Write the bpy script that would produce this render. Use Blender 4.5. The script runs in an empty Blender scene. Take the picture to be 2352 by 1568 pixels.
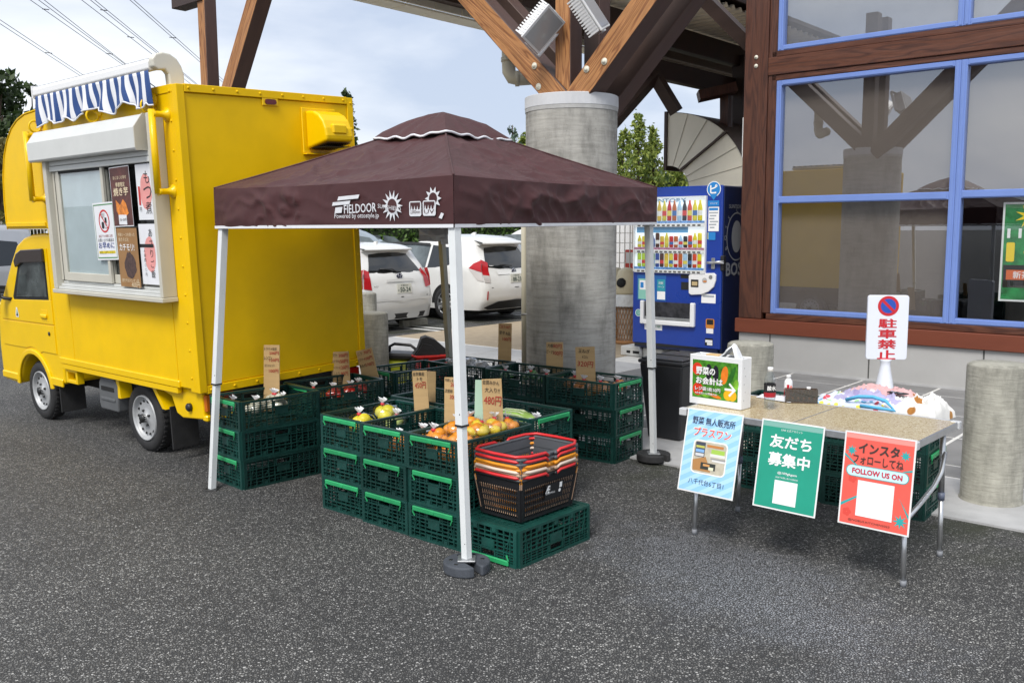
import bpy, math, random
from mathutils import Vector, Matrix, noise
random.seed(7)
SC = bpy.context.scene
COL = SC.collection
rad = math.radians

# ------------------------------------------------------------------ camera
F_PX, EYE = 2120.0, 1.72            # focal length in pixels of a 2352-wide picture, eye height
PITCH, ROLL = rad(6.95), rad(0.3)
fw = Vector((0, math.cos(PITCH), -math.sin(PITCH)))
up0 = Vector((0, math.sin(PITCH), math.cos(PITCH)))
rt0 = Vector((1, 0, 0))
rt = math.cos(ROLL)*rt0 - math.sin(ROLL)*up0
upv = math.sin(ROLL)*rt0 + math.cos(ROLL)*up0
CAM = Vector((0, 0, EYE))
cd = bpy.data.cameras.new('camera'); cam = bpy.data.objects.new('camera', cd); COL.objects.link(cam)
cd.sensor_width = 36.0; cd.lens = 36.0*F_PX/2352.0; cd.clip_start = 0.05; cd.clip_end = 3000
mw = Matrix((rt, upv, -fw)).transposed().to_4x4(); mw.translation = CAM
cam.matrix_world = mw
SC.camera = cam

# ------------------------------------------------------------------ world, sun, exposure
SUN_EL, SUN_AZ = rad(50), rad(203)      # azimuth clockwise from +Y: the bright part of the sky is behind the camera, to the left
wd = bpy.data.worlds.new('World'); SC.world = wd; wd.use_nodes = True
nt = wd.node_tree; N = nt.nodes; Lk = nt.links
N.clear()
wo = N.new('ShaderNodeOutputWorld'); bg = N.new('ShaderNodeBackground')
sky = N.new('ShaderNodeTexSky'); sky.sky_type = 'NISHITA'; sky.sun_disc = False
sky.sun_elevation = SUN_EL; sky.sun_rotation = SUN_AZ; sky.air_density = 1.0; sky.dust_density = 2.0
tc = N.new('ShaderNodeTexCoord')
mp = N.new('ShaderNodeMapping'); mp.inputs['Scale'].default_value = (1.0, 1.0, 3.2); mp.inputs['Location'].default_value = (0.75, 0.1, 0.2)
n1 = N.new('ShaderNodeTexNoise'); n1.inputs['Scale'].default_value = 1.7; n1.inputs['Detail'].default_value = 8; n1.inputs['Roughness'].default_value = 0.52; n1.inputs['Distortion'].default_value = 0.4
cr = N.new('ShaderNodeValToRGB')
cr.color_ramp.elements[0].position = 0.37; cr.color_ramp.elements[0].color = (3.8, 4.35, 5.4, 1)
cr.color_ramp.elements[1].position = 0.57; cr.color_ramp.elements[1].color = (6.8, 7.0, 7.35, 1)
mx = N.new('ShaderNodeMix'); mx.data_type = 'RGBA'; mx.inputs[0].default_value = 0.88
Lk.new(tc.outputs['Generated'], mp.inputs['Vector']); Lk.new(mp.outputs['Vector'], n1.inputs['Vector'])
Lk.new(n1.outputs['Fac'], cr.inputs['Fac'])
Lk.new(sky.outputs['Color'], mx.inputs[6]); Lk.new(cr.outputs['Color'], mx.inputs[7])
Lk.new(mx.outputs[2], bg.inputs['Color']); bg.inputs['Strength'].default_value = 0.1
Lk.new(bg.outputs['Background'], wo.inputs['Surface'])
sd = bpy.data.lights.new('sun', 'SUN'); sd.energy = 2.0; sd.angle = rad(22); sd.color = (1.0, 0.965, 0.91)
sun = bpy.data.objects.new('sun', sd); COL.objects.link(sun)
sdir = Vector((math.sin(SUN_AZ)*math.cos(SUN_EL), math.cos(SUN_AZ)*math.cos(SUN_EL), math.sin(SUN_EL)))
sun.rotation_euler = sdir.to_track_quat('Z', 'Y').to_euler()
vs = SC.view_settings; vs.view_transform = 'Standard'; vs.look = 'None'; vs.gamma = 1; vs.use_curve_mapping = False
vs.exposure = 0.72
SC.cycles.max_bounces = 7; SC.cycles.transparent_max_bounces = 16

# ------------------------------------------------------------------ pixel helpers (2352 x 1568 picture)
def ray(x, y):
    return (fw*F_PX + rt*(x-1176) - upv*(y-784)).normalized()
def G(x, y, z=0.0):
    d = ray(x, y); return CAM + d*((z-EYE)/d.z)
def AT(x, y, Y):
    d = ray(x, y); return CAM + d*(Y/d.y)
def ONP(x, y, p0, n):
    d = ray(x, y); return CAM + d*((p0-CAM).dot(n)/d.dot(n))

# ------------------------------------------------------------------ mesh builder
class MB:
    def __init__(s): s.v = []; s.f = []; s.m = []; s.cm = 0; s.sm = []; s.smooth = False
    def quadlist(s, vs, fs):
        b = len(s.v); s.v.extend([tuple(v) for v in vs]); 
        for f in fs: s.f.append(tuple(i+b for i in f)); s.m.append(s.cm); s.sm.append(s.smooth)
    def box(s, x0, x1, y0, y1, z0, z1, T=None):
        vs = [(x, y, z) for z in (z0, z1) for y in (y0, y1) for x in (x0, x1)]
        if T is not None: vs = [T @ Vector(v) for v in vs]
        s.quadlist(vs, [(0,2,3,1), (4,5,7,6), (0,1,5,4), (2,6,7,3), (0,4,6,2), (1,3,7,5)])
    def bbox(s, x0, x1, y0, y1, z0, z1, b=.004, T=None):
        # box with chamfered edges
        xs, ys, zs = (x0, x1), (y0, y1), (z0, z1)
        vs = []; idx = {}
        for i in (0, 1):
            for j in (0, 1):
                for k in (0, 1):
                    sx, sy, sz = (1-2*i)*b, (1-2*j)*b, (1-2*k)*b
                    X, Y, Z = xs[i], ys[j], zs[k]
                    idx[i,j,k,0] = len(vs); vs.append((X, Y+sy, Z+sz))
                    idx[i,j,k,1] = len(vs); vs.append((X+sx, Y, Z+sz))
                    idx[i,j,k,2] = len(vs); vs.append((X+sx, Y+sy, Z))
        fs = []
        for i in (0, 1):
            q = [idx[i,0,0,0], idx[i,1,0,0], idx[i,1,1,0], idx[i,0,1,0]]; fs.append(q if i else q[::-1])
            q = [idx[0,i,0,1], idx[1,i,0,1], idx[1,i,1,1], idx[0,i,1,1]]; fs.append(q[::-1] if i else q)
            q = [idx[0,0,i,2], idx[1,0,i,2], idx[1,1,i,2], idx[0,1,i,2]]; fs.append(q if i else q[::-1])
        for i in (0, 1):
            for j in (0, 1):
                fs.append([idx[i,j,0,0], idx[i,j,1,0], idx[i,j,1,1], idx[i,j,0,1]])
                fs.append([idx[i,0,j,0], idx[i,1,j,0], idx[i,1,j,2], idx[i,0,j,2]])
                fs.append([idx[0,i,j,1], idx[1,i,j,1], idx[1,i,j,2], idx[0,i,j,2]])
                for k in (0, 1): fs.append([idx[i,j,k,0], idx[i,j,k,1], idx[i,j,k,2]])
        if T is not None: vs = [T @ Vector(v) for v in vs]
        s.quadlist(vs, fs)
    def bar(s, a, b, w, h, upd=(0, 0, 1)):
        # rectangular bar from a to b; h along upd, w across
        a, b = Vector(a), Vector(b); d = (b-a).normalized(); u = Vector(upd)
        sdv = d.cross(u)
        if sdv.length < 1e-5: u = Vector((1, 0, 0)); sdv = d.cross(u)
        sdv.normalize(); u = sdv.cross(d).normalized()
        vs = []
        for p in (a, b):
            for i, j in ((-1,-1), (1,-1), (1,1), (-1,1)): vs.append(p + sdv*(i*w/2) + u*(j*h/2))
        s.quadlist(vs, [(0,3,2,1), (4,5,6,7), (0,1,5,4), (1,2,6,5), (2,3,7,6), (3,0,4,7)])
    def tube(s, pts, r, n=8, closed=False, caps=True):
        pts = [Vector(p) for p in pts]; rs = r if isinstance(r, (list, tuple)) else [r]*len(pts)
        rings = []; m = len(pts); prev = None
        for i, p in enumerate(pts):
            if closed: t = pts[(i+1) % m] - pts[i-1]
            else: t = pts[min(i+1, m-1)] - pts[max(i-1, 0)]
            t.normalize()
            if prev is None:
                a = Vector((0, 0, 1)) if abs(t.z) < .9 else Vector((1, 0, 0))
                u = t.cross(a).normalized()
            else:
                u = prev - t*prev.dot(t)
                u = u.normalized() if u.length > 1e-6 else t.orthogonal().normalized()
            prev = u; w = t.cross(u)
            rings.append([p + u*(rs[i]*math.cos(2*math.pi*k/n)) + w*(rs[i]*math.sin(2*math.pi*k/n)) for k in range(n)])
        vs = [q for rg in rings for q in rg]; fs = []
        for i in range(m if closed else m-1):
            j = (i+1) % m
            for k in range(n): fs.append((i*n+k, i*n+(k+1) % n, j*n+(k+1) % n, j*n+k))
        if caps and not closed:
            fs.append(tuple(range(n))[::-1]); fs.append(tuple((m-1)*n+k for k in range(n)))
        sm = s.smooth; s.smooth = True; s.quadlist(vs, fs); s.smooth = sm
    def lathe(s, prof, n=24, T=None, caps=True, smooth=True):
        # prof: list of (r, z)
        vs = []; fs = []
        for (r, z) in prof:
            for k in range(n):
                a = 2*math.pi*k/n; vs.append((r*math.cos(a), r*math.sin(a), z))
        for i in range(len(prof)-1):
            for k in range(n): fs.append((i*n+k, i*n+(k+1) % n, (i+1)*n+(k+1) % n, (i+1)*n+k))
        if T is not None: vs = [T @ Vector(v) for v in vs]
        sm = s.smooth; s.smooth = smooth; s.quadlist(vs, fs); s.smooth = sm
        if caps:
            b = len(s.v)-len(vs)
            for i, rev in ((0, True), (len(prof)-1, False)):
                if prof[i][0] > 1e-5:
                    q = [b+i*n+k for k in range(n)]; s.f.append(tuple(q[::-1] if rev else q)); s.m.append(s.cm); s.sm.append(False)
    def prism(s, poly, h0, h1, T=None, axis='z'):
        # polygon (list of 2D) extruded from h0 to h1 along axis
        n = len(poly)
        def mk(p, h):
            if axis == 'z': return (p[0], p[1], h)
            if axis == 'y': return (p[0], h, p[1])
            return (h, p[0], p[1])
        vs = [mk(p, h0) for p in poly] + [mk(p, h1) for p in poly]
        if T is not None: vs = [T @ Vector(v) for v in vs]
        fs = [tuple(range(n))[::-1], tuple(range(n, 2*n))]
        for i in range(n): fs.append((i, (i+1) % n, n+(i+1) % n, n+i))
        s.quadlist(vs, fs)
    def grid(s, P):
        # P[i][j] points
        a, b = len(P), len(P[0]); vs = [p for row in P for p in row]
        fs = [(i*b+j, i*b+j+1, (i+1)*b+j+1, (i+1)*b+j) for i in range(a-1) for j in range(b-1)]
        s.quadlist(vs, fs)
    def blob(s, c, r, nu=8, nv=6, jit=0.0):
        c = Vector(c); rx, ry, rz = r if isinstance(r, (tuple, list)) else (r, r, r)
        vs = []; fs = []
        for i in range(nv+1):
            th = math.pi*i/nv
            for k in range(nu):
                a = 2*math.pi*k/nu; q = 1 + random.uniform(-jit, jit)
                vs.append(c + Vector((rx*math.sin(th)*math.cos(a)*q, ry*math.sin(th)*math.sin(a)*q, rz*math.cos(th)*q)))
        for i in range(nv):
            for k in range(nu): fs.append((i*nu+k, (i+1)*nu+k, (i+1)*nu+(k+1) % nu, i*nu+(k+1) % nu))
        sm = s.smooth; s.smooth = True; s.quadlist(vs, fs); s.smooth = sm
    def mesh(s, name, mats):
        me = bpy.data.meshes.new(name); me.from_pydata(s.v, [], s.f)
        for m in (mats if isinstance(mats, (list, tuple)) else [mats]): me.materials.append(m)
        me.polygons.foreach_set('material_index', s.m); me.polygons.foreach_set('use_smooth', s.sm)
        me.validate(); me.update(); return me
    def fixn(s, me):
        import bmesh
        bm = bmesh.new(); bm.from_mesh(me); bmesh.ops.recalc_face_normals(bm, faces=bm.faces); bm.to_mesh(me); bm.free(); return me

def new(name, data=None, parent=None):
    o = bpy.data.objects.new(name, data); COL.objects.link(o)
    if parent is not None: o.parent = parent
    return o
def tag(o, label=None, cat=None, group=None, kind=None):
    if label: o['label'] = label
    if cat: o['category'] = cat
    if group: o['group'] = group
    if kind: o['kind'] = kind
    return o
def thing(name, label, cat, loc=(0, 0, 0), rz=0.0, group=None):
    o = new(name); o.location = loc; o.rotation_euler = (0, 0, rz); o.empty_display_size = .1
    return tag(o, label, cat, group)
def part(name, mb, mats, parent=None, label=None, fix=False):
    me = mb.mesh(name, mats)
    if fix: mb.fixn(me)
    o = new(name, me, parent)
    if label: o['label'] = label
    return o
def bevel(o, w=.01, seg=2, ang=40):
    m = o.modifiers.new('bevel', 'BEVEL'); m.width = w; m.segments = seg; m.limit_method = 'ANGLE'; m.angle_limit = rad(ang)
    return o
def copy_tree(o, parent=None):
    c = o.copy(); COL.objects.link(c)
    if parent is not None: c.parent = parent
    for ch in list(o.children): copy_tree(ch, c)
    return c
def FR(o, right, up, off=0.0):
    # matrix of a plane frame: x right, y up, z towards the viewer
    r = Vector(right).normalized(); u = Vector(up).normalized(); n = r.cross(u).normalized(); u = n.cross(r)
    m = Matrix((r, u, n)).transposed().to_4x4(); m.translation = Vector(o) + n*off
    return m

# ------------------------------------------------------------------ lettering (flat print)
_tc = {}
def text_mesh(body, mat, bold=0.0, spacing=1.0):
    k = (body, mat.name, bold, spacing)
    if k in _tc: return _tc[k]
    c = bpy.data.curves.new('lettering', 'FONT'); c.body = body; c.size = 1.0; c.resolution_u = 2
    c.space_character = spacing
    o = bpy.data.objects.new('lettering', c); COL.objects.link(o)
    dg = bpy.context.evaluated_depsgraph_get(); dg.update()
    me = bpy.data.meshes.new_from_object(o.evaluated_get(dg))
    bpy.data.objects.remove(o); bpy.data.curves.remove(c)
    if bold > 0:
        vs_ = [v.co.copy() for v in me.vertices]; fs_ = [tuple(p.vertices) for p in me.polygons]; V_, F_ = [], []
        for q, (dx, dy) in enumerate(((0, 0), (1, 0), (-1, 0), (0, 1), (0, -1), (.7, .7), (-.7, .7), (.7, -.7), (-.7, -.7))):
            b_ = len(V_); V_ += [(v.x+dx*bold, v.y+dy*bold, .00006*q) for v in vs_]; F_ += [tuple(i+b_ for i in f_) for f_ in fs_]
        bpy.data.meshes.remove(me); me = bpy.data.meshes.new('lettering'); me.from_pydata(V_, [], F_)
    me.materials.clear(); me.materials.append(mat)
    xs = [v.co.x for v in me.vertices] or [0, 1]; ys = [v.co.y for v in me.vertices] or [0, 1]
    _tc[k] = (me, min(xs), max(xs), min(ys), max(ys)); return _tc[k]
def lettering(parent, frame, body, mat, x, y, w=None, h=None, bold=0.0, rot=0.0, align='C', z=.0015, shear=0.0, name='lettering'):
    """text centred at x,y of a frame, fitted to width w and/or height h"""
    me, x0, x1, y0, y1 = text_mesh(body, mat, bold)
    tw, th = x1-x0, y1-y0
    if w and h: sx, sy = w/tw, h/th
    elif w: sx = sy = w/tw
    else: sx = sy = h/th
    cx = (x0+x1)/2 if align == 'C' else x0
    o = new(name, me, parent)
    S = Matrix.Diagonal((sx, sy, 1, 1)); T = Matrix.Translation((-cx, -(y0+y1)/2, 0))
    sh = Matrix.Identity(4); sh[0][1] = shear
    o.matrix_local = frame @ Matrix.Translation((x, y, z)) @ Matrix.Rotation(rot, 4, 'Z') @ sh @ S @ T
    return o
def patch(parent, frame, x0, x1, y0, y1, mat, z=.001, name='print', r=0.0, rot=0.0):
    mb = MB()
    if r > 0:
        pts = []
        for cx, cy, a0 in ((x1-r, y1-r, 0), (x0+r, y1-r, 90), (x0+r, y0+r, 180), (x1-r, y0+r, 270)):
            for k in range(5): a = rad(a0+k*22.5); pts.append((cx+r*math.cos(a), cy+r*math.sin(a), 0))
    else: pts = [(x0, y0, 0), (x1, y0, 0), (x1, y1, 0), (x0, y1, 0)]
    mb.quadlist(pts, [tuple(range(len(pts)))])
    o = part(name, mb, mat, parent); o.matrix_local = frame @ Matrix.Translation((0, 0, z)) @ Matrix.Rotation(rot, 4, 'Z'); return o
def polypatch(parent, frame, pts, mat, z=.001, name='print'):
    mb = MB(); mb.quadlist([(p[0], p[1], 0) for p in pts], [tuple(range(len(pts)))])
    o = part(name, mb, mat, parent); o.matrix_local = frame @ Matrix.Translation((0, 0, z)); return o
def ell(cx, cy, rx, ry, n=20, a0=0, a1=360):
    return [(cx+rx*math.cos(rad(a0+(a1-a0)*k/n)), cy+ry*math.sin(rad(a0+(a1-a0)*k/n))) for k in range(n if a1-a0 >= 360 else n+1)]
def star(cx, cy, r0, r1, n=12, ph=0):
    return [(cx+(r0 if k % 2 else r1)*math.cos(math.pi*k/n+ph), cy+(r0 if k % 2 else r1)*math.sin(math.pi*k/n+ph)) for k in range(2*n)]

# ------------------------------------------------------------------ materials
def lin(c):
    c = c/255.0; return c/12.92 if c <= .04045 else ((c+.055)/1.055)**2.4
def srgb(r, g, b): return (lin(r), lin(g), lin(b), 1)
_m = {}
def mat(name, col, rough=.5, metal=0.0, var=0.0, scale=6.0, bump=0.0, bscale=40.0, spec=.5, coat=0.0, alpha=1.0, emit=0.0, detail=4, stretch=(1, 1, 1)):
    if name in _m: return _m[name]
    m = bpy.data.materials.new(name); m.use_nodes = True; t = m.node_tree; b = t.nodes['Principled BSDF']
    if len(col) == 3: col = tuple(col)+(1,)
    b.inputs['Base Color'].default_value = col; b.inputs['Roughness'].default_value = rough; b.inputs['Metallic'].default_value = metal
    b.inputs['Specular IOR Level'].default_value = spec; b.inputs['Coat Weight'].default_value = coat; b.inputs['Coat Roughness'].default_value = .08
    b.inputs['Alpha'].default_value = alpha
    if emit: b.inputs['Emission Color'].default_value = col; b.inputs['Emission Strength'].default_value = emit
    if var or bump:
        tcn = t.nodes.new('ShaderNodeTexCoord'); mpn = t.nodes.new('ShaderNodeMapping'); mpn.inputs['Scale'].default_value = stretch
        t.links.new(tcn.outputs['Object'], mpn.inputs['Vector'])
    if var:
        nz = t.nodes.new('ShaderNodeTexNoise'); nz.inputs['Scale'].default_value = scale; nz.inputs['Detail'].default_value = detail; nz.inputs['Roughness'].default_value = .6
        t.links.new(mpn.outputs['Vector'], nz.inputs['Vector'])
        rp = t.nodes.new('ShaderNodeValToRGB'); e = rp.color_ramp.elements
        e[0].position = .3; e[0].color = tuple(max(0, c*(1-var)) for c in col[:3])+(1,)
        e[1].position = .7; e[1].color = tuple(min(1, c*(1+var)) for c in col[:3])+(1,)
        t.links.new(nz.outputs['Fac'], rp.inputs['Fac']); t.links.new(rp.outputs['Color'], b.inputs['Base Color'])
        mr = t.nodes.new('ShaderNodeMapRange'); mr.inputs['To Min'].default_value = max(0.02, rough-.1); mr.inputs['To Max'].default_value = min(1, rough+.1)
        t.links.new(nz.outputs['Fac'], mr.inputs['Value']); t.links.new(mr.outputs['Result'], b.inputs['Roughness'])
    if bump:
        nb = t.nodes.new('ShaderNodeTexNoise'); nb.inputs['Scale'].default_value = bscale; nb.inputs['Detail'].default_value = 5
        t.links.new(mpn.outputs['Vector'], nb.inputs['Vector'])
        bn = t.nodes.new('ShaderNodeBump'); bn.inputs['Strength'].default_value = bump; bn.inputs['Distance'].default_value = .01
        t.links.new(nb.outputs['Fac'], bn.inputs['Height']); t.links.new(bn.outputs['Normal'], b.inputs['Normal'])
    _m[name] = m; return m

def nodes_of(name, rough=.8):
    m = bpy.data.materials.new(name); m.use_nodes = True; t = m.node_tree; b = t.nodes['Principled BSDF']; b.inputs['Roughness'].default_value = rough
    _m[name] = m; return m, t, b
def nd(t, typ, **kw):
    n = t.nodes.new(typ)
    for k, v in kw.items():
        if k in n.inputs: n.inputs[k].default_value = v
        else: setattr(n, k, v)
    return n
def ramp(t, fac, stops):
    r = t.nodes.new('ShaderNodeValToRGB'); e = r.color_ramp.elements
    while len(e) < len(stops): e.new(.5)
    for q, (p, c) in zip(e, stops): q.position = p; q.color = c if len(c) == 4 else tuple(c)+(1,)
    t.links.new(fac, r.inputs['Fac']); return r.outputs['Color']
def mixc(t, fac, a, b, mode='MIX'):
    n = t.nodes.new('ShaderNodeMix'); n.data_type = 'RGBA'; n.blend_type = mode
    for s, v in ((0, fac), (6, a), (7, b)):
        if hasattr(v, 'is_output'): t.links.new(v, n.inputs[s])
        else: n.inputs[s].default_value = v
    return n.outputs[2]

def make_asphalt():
    m, t, b = nodes_of('asphalt', .72)
    o = nd(t, 'ShaderNodeTexCoord').outputs['Object']
    v = nd(t, 'ShaderNodeTexVoronoi', Scale=88.0); t.links.new(o, v.inputs['Vector'])
    ve = nd(t, 'ShaderNodeTexVoronoi', feature='DISTANCE_TO_EDGE', Scale=88.0); t.links.new(o, ve.inputs['Vector'])
    sep = nd(t, 'ShaderNodeSeparateColor'); t.links.new(v.outputs['Color'], sep.inputs[0])
    stone = ramp(t, sep.outputs[0], [(0, (.04, .04, .04)), (.25, (.078, .077, .074)), (.55, (.13, .128, .122)), (.85, (.205, .202, .194)), (1, (.36, .355, .34))])
    edge = ramp(t, ve.outputs['Distance'], [(0.05, (0, 0, 0)), (.20, (1, 1, 1))])
    c = mixc(t, edge, (.026, .026, .0265, 1), stone)
    big = nd(t, 'ShaderNodeTexNoise', Scale=.8, Detail=5.0); t.links.new(o, big.inputs['Vector'])
    c = mixc(t, 1.0, c, ramp(t, big.outputs['Fac'], [(.3, (.78, .78, .79)), (.7, (1.18, 1.18, 1.16))]), 'MULTIPLY')
    c = mixc(t, 1.0, c, (1.32, 1.32, 1.32, 1), 'MULTIPLY')
    # pale dried-out stain in front of the table (its own shape on the ground)
    sx = nd(t, 'ShaderNodeSeparateXYZ'); t.links.new(o, sx.inputs[0])
    mpn = nd(t, 'ShaderNodeMapping'); mpn.inputs['Location'].default_value = (-1.12, -4.35, 0); mpn.vector_type = 'POINT'
    t.links.new(o, mpn.inputs['Vector'])
    m1_ = nd(t, 'ShaderNodeMapping'); m1_.inputs['Rotation'].default_value = (0, 0, rad(64)); t.links.new(mpn.outputs['Vector'], m1_.inputs['Vector'])
    m2 = nd(t, 'ShaderNodeMapping'); m2.inputs['Scale'].default_value = (.62, 1.25, 1); t.links.new(m1_.outputs['Vector'], m2.inputs['Vector'])
    ln = nd(t, 'ShaderNodeVectorMath', operation='LENGTH'); t.links.new(m2.outputs['Vector'], ln.inputs[0])
    ns = nd(t, 'ShaderNodeTexNoise', Scale=2.6, Detail=9.0, Roughness=.72); t.links.new(o, ns.inputs['Vector'])
    ad = nd(t, 'ShaderNodeMath', operation='MULTIPLY_ADD'); t.links.new(ns.outputs['Fac'], ad.inputs[0]); ad.inputs[1].default_value = 1.7; t.links.new(ln.outputs['Value'], ad.inputs[2]); sb_ = nd(t, 'ShaderNodeMath', operation='SUBTRACT'); t.links.new(ad.outputs[0], sb_.inputs[0]); sb_.inputs[1].default_value = .62
    st = ramp(t, sb_.outputs[0], [(.0, (.8, .8, .8)), (.55, (.7, .7, .7)), (.80, (.3, .3, .3)), (1.0, (0, 0, 0))])
    sm = nd(t, 'ShaderNodeMath', operation='MULTIPLY'); t.links.new(st, sm.inputs[0]); t.links.new(edge, sm.inputs[1])
    c = mixc(t, sm.outputs[0], c, (.30, .315, .345, 1))
    # moss tint beside the walkway
    mo = nd(t, 'ShaderNodeTexNoise', Scale=2.1, Detail=6.0); t.links.new(o, mo.inputs['Vector'])
    dm = nd(t, 'ShaderNodeVectorMath', operation='DOT_PRODUCT'); t.links.new(o, dm.inputs[0]); dm.inputs[1].default_value = (.656, .755, 0)
    near = ramp(t, nd_range(t, dm.outputs['Value'], 4.7, 5.65), [(0, (0, 0, 0)), (1, (1, 1, 1))])
    k = nd(t, 'ShaderNodeMath', operation='MULTIPLY'); t.links.new(ramp(t, mo.outputs['Fac'], [(.42, (0, 0, 0)), (.62, (.8, .8, .8))]), k.inputs[0]); t.links.new(near, k.inputs[1])
    c = mixc(t, k.outputs[0], c, (.028, .034, .012, 1))
    t.links.new(c, b.inputs['Base Color'])
    bn = nd(t, 'ShaderNodeBump', Strength=1.0, Distance=.006); t.links.new(edge, bn.inputs['Height']); t.links.new(bn.outputs['Normal'], b.inputs['Normal'])
    return m
def nd_range(t, val, a, b):
    n = nd(t, 'ShaderNodeMapRange'); n.inputs['From Min'].default_value = a; n.inputs['From Max'].default_value = b; t.links.new(val, n.inputs['Value']); return n.outputs['Result']

def make_concrete(name, base=(.30, .295, .275), dark=.55, fscale=1.0):
    m, t, b = nodes_of(name, .85)
    o = nd(t, 'ShaderNodeTexCoord').outputs['Object']
    mp1 = nd(t, 'ShaderNodeMapping'); mp1.inputs['Scale'].default_value = (1, 1, .35); t.links.new(o, mp1.inputs['Vector'])
    a = nd(t, 'ShaderNodeTexNoise', Scale=5.0*fscale, Detail=8.0, Roughness=.65); t.links.new(mp1.outputs['Vector'], a.inputs['Vector'])
    mp2 = nd(t, 'ShaderNodeMapping'); mp2.inputs['Scale'].default_value = (1, 1, 9); t.links.new(o, mp2.inputs['Vector'])
    l = nd(t, 'ShaderNodeTexNoise', Scale=4.0*fscale, Detail=6.0, Roughness=.7); t.links.new(mp2.outputs['Vector'], l.inputs['Vector'])
    c1 = ramp(t, a.outputs['Fac'], [(.28, tuple(x*dark for x in base)), (.5, base), (.75, tuple(min(1, x*1.3) for x in base))])
    c2 = ramp(t, l.outputs['Fac'], [(.3, (.72, .72, .70)), (.6, (1.06, 1.06, 1.05))])
    c = mixc(t, 1.0, c1, c2, 'MULTIPLY')
    v = nd(t, 'ShaderNodeTexVoronoi', Scale=42.0*fscale); t.links.new(o, v.inputs['Vector'])
    pit = ramp(t, v.outputs['Distance'], [(.06, (.35, .35, .33)), (.13, (1, 1, 1))])
    sep = nd(t, 'ShaderNodeSeparateColor'); t.links.new(v.outputs['Color'], sep.inputs[0])
    gate = ramp(t, sep.outputs[0], [(.30, (1, 1, 1)), (.33, (0, 0, 0))])
    c = mixc(t, gate, c, mixc(t, 1.0, c, pit, 'MULTIPLY'))
    t.links.new(c, b.inputs['Base Color'])
    bn = nd(t, 'ShaderNodeBump', Strength=.35, Distance=.01); t.links.new(l.outputs['Fac'], bn.inputs['Height']); t.links.new(bn.outputs['Normal'], b.inputs['Normal'])
    return m

def make_wood(name, light, dark, rough=.6, ringscale=7.0, axis='x', grain=1.0):
    m, t, b = nodes_of(name, rough)
    o = nd(t, 'ShaderNodeTexCoord').outputs['Object']
    mp1 = nd(t, 'ShaderNodeMapping'); sc = {'x': (.09, 1, 1), 'y': (1, .09, 1), 'z': (1, 1, .09)}[axis]; mp1.inputs['Scale'].default_value = sc
    t.links.new(o, mp1.inputs['Vector'])
    w = nd(t, 'ShaderNodeTexNoise', Scale=ringscale, Detail=2.0, Distortion=.8); t.links.new(mp1.outputs['Vector'], w.inputs['Vector'])
    mm = nd(t, 'ShaderNodeMath', operation='MULTIPLY'); t.links.new(w.outputs['Fac'], mm.inputs[0]); mm.inputs[1].default_value = 11.0*grain
    fr = nd(t, 'ShaderNodeMath', operation='FRACT'); t.links.new(mm.outputs[0], fr.inputs[0])
    c = ramp(t, fr.outputs[0], [(0, dark), (.25, light), (.7, light), (.95, dark)])
    f = nd(t, 'ShaderNodeTexNoise', Scale=70.0, Detail=3.0); t.links.new(mp1.outputs['Vector'], f.inputs['Vector'])
    c = mixc(t, 1.0, c, ramp(t, f.outputs['Fac'], [(.3, (.75, .75, .75)), (.7, (1.15, 1.15, 1.15))]), 'MULTIPLY')
    t.links.new(c, b.inputs['Base Color'])
    bn = nd(t, 'ShaderNodeBump', Strength=.3, Distance=.006); t.links.new(fr.outputs[0], bn.inputs['Height']); t.links.new(bn.outputs['Normal'], b.inputs['Normal'])
    return m

def make_glass(name, tint=(.8, .85, .85), refl=.25, rough=.0, fres=1.45):
    m = bpy.data.materials.new(name); m.use_nodes = True; t = m.node_tree; t.nodes.clear()
    out = nd(t, 'ShaderNodeOutputMaterial'); tr = nd(t, 'ShaderNodeBsdfTransparent'); tr.inputs['Color'].default_value = tuple(tint)+(1,)
    gl = nd(t, 'ShaderNodeBsdfGlossy'); gl.inputs['Roughness'].default_value = rough; gl.inputs['Color'].default_value = (.95, .97, 1, 1)
    fr = nd(t, 'ShaderNodeFresnel', IOR=fres); mr = nd(t, 'ShaderNodeMapRange'); mr.inputs['To Min'].default_value = refl; t.links.new(fr.outputs[0], mr.inputs['Value'])
    mxs = nd(t, 'ShaderNodeMixShader'); gm = nd(t, 'ShaderNodeNewGeometry'); inv_ = nd(t, 'ShaderNodeMath', operation='SUBTRACT'); inv_.inputs[0].default_value = 1.0; t.links.new(gm.outputs['Backfacing'], inv_.inputs[1])
    ml = nd(t, 'ShaderNodeMath', operation='MULTIPLY'); t.links.new(mr.outputs['Result'], ml.inputs[0]); t.links.new(inv_.outputs[0], ml.inputs[1])
    t.links.new(ml.outputs[0], mxs.inputs[0]); t.links.new(tr.outputs[0], mxs.inputs[1]); t.links.new(gl.outputs[0], mxs.inputs[2])
    t.links.new(mxs.outputs[0], out.inputs['Surface']); _m[name] = m; return m

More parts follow.
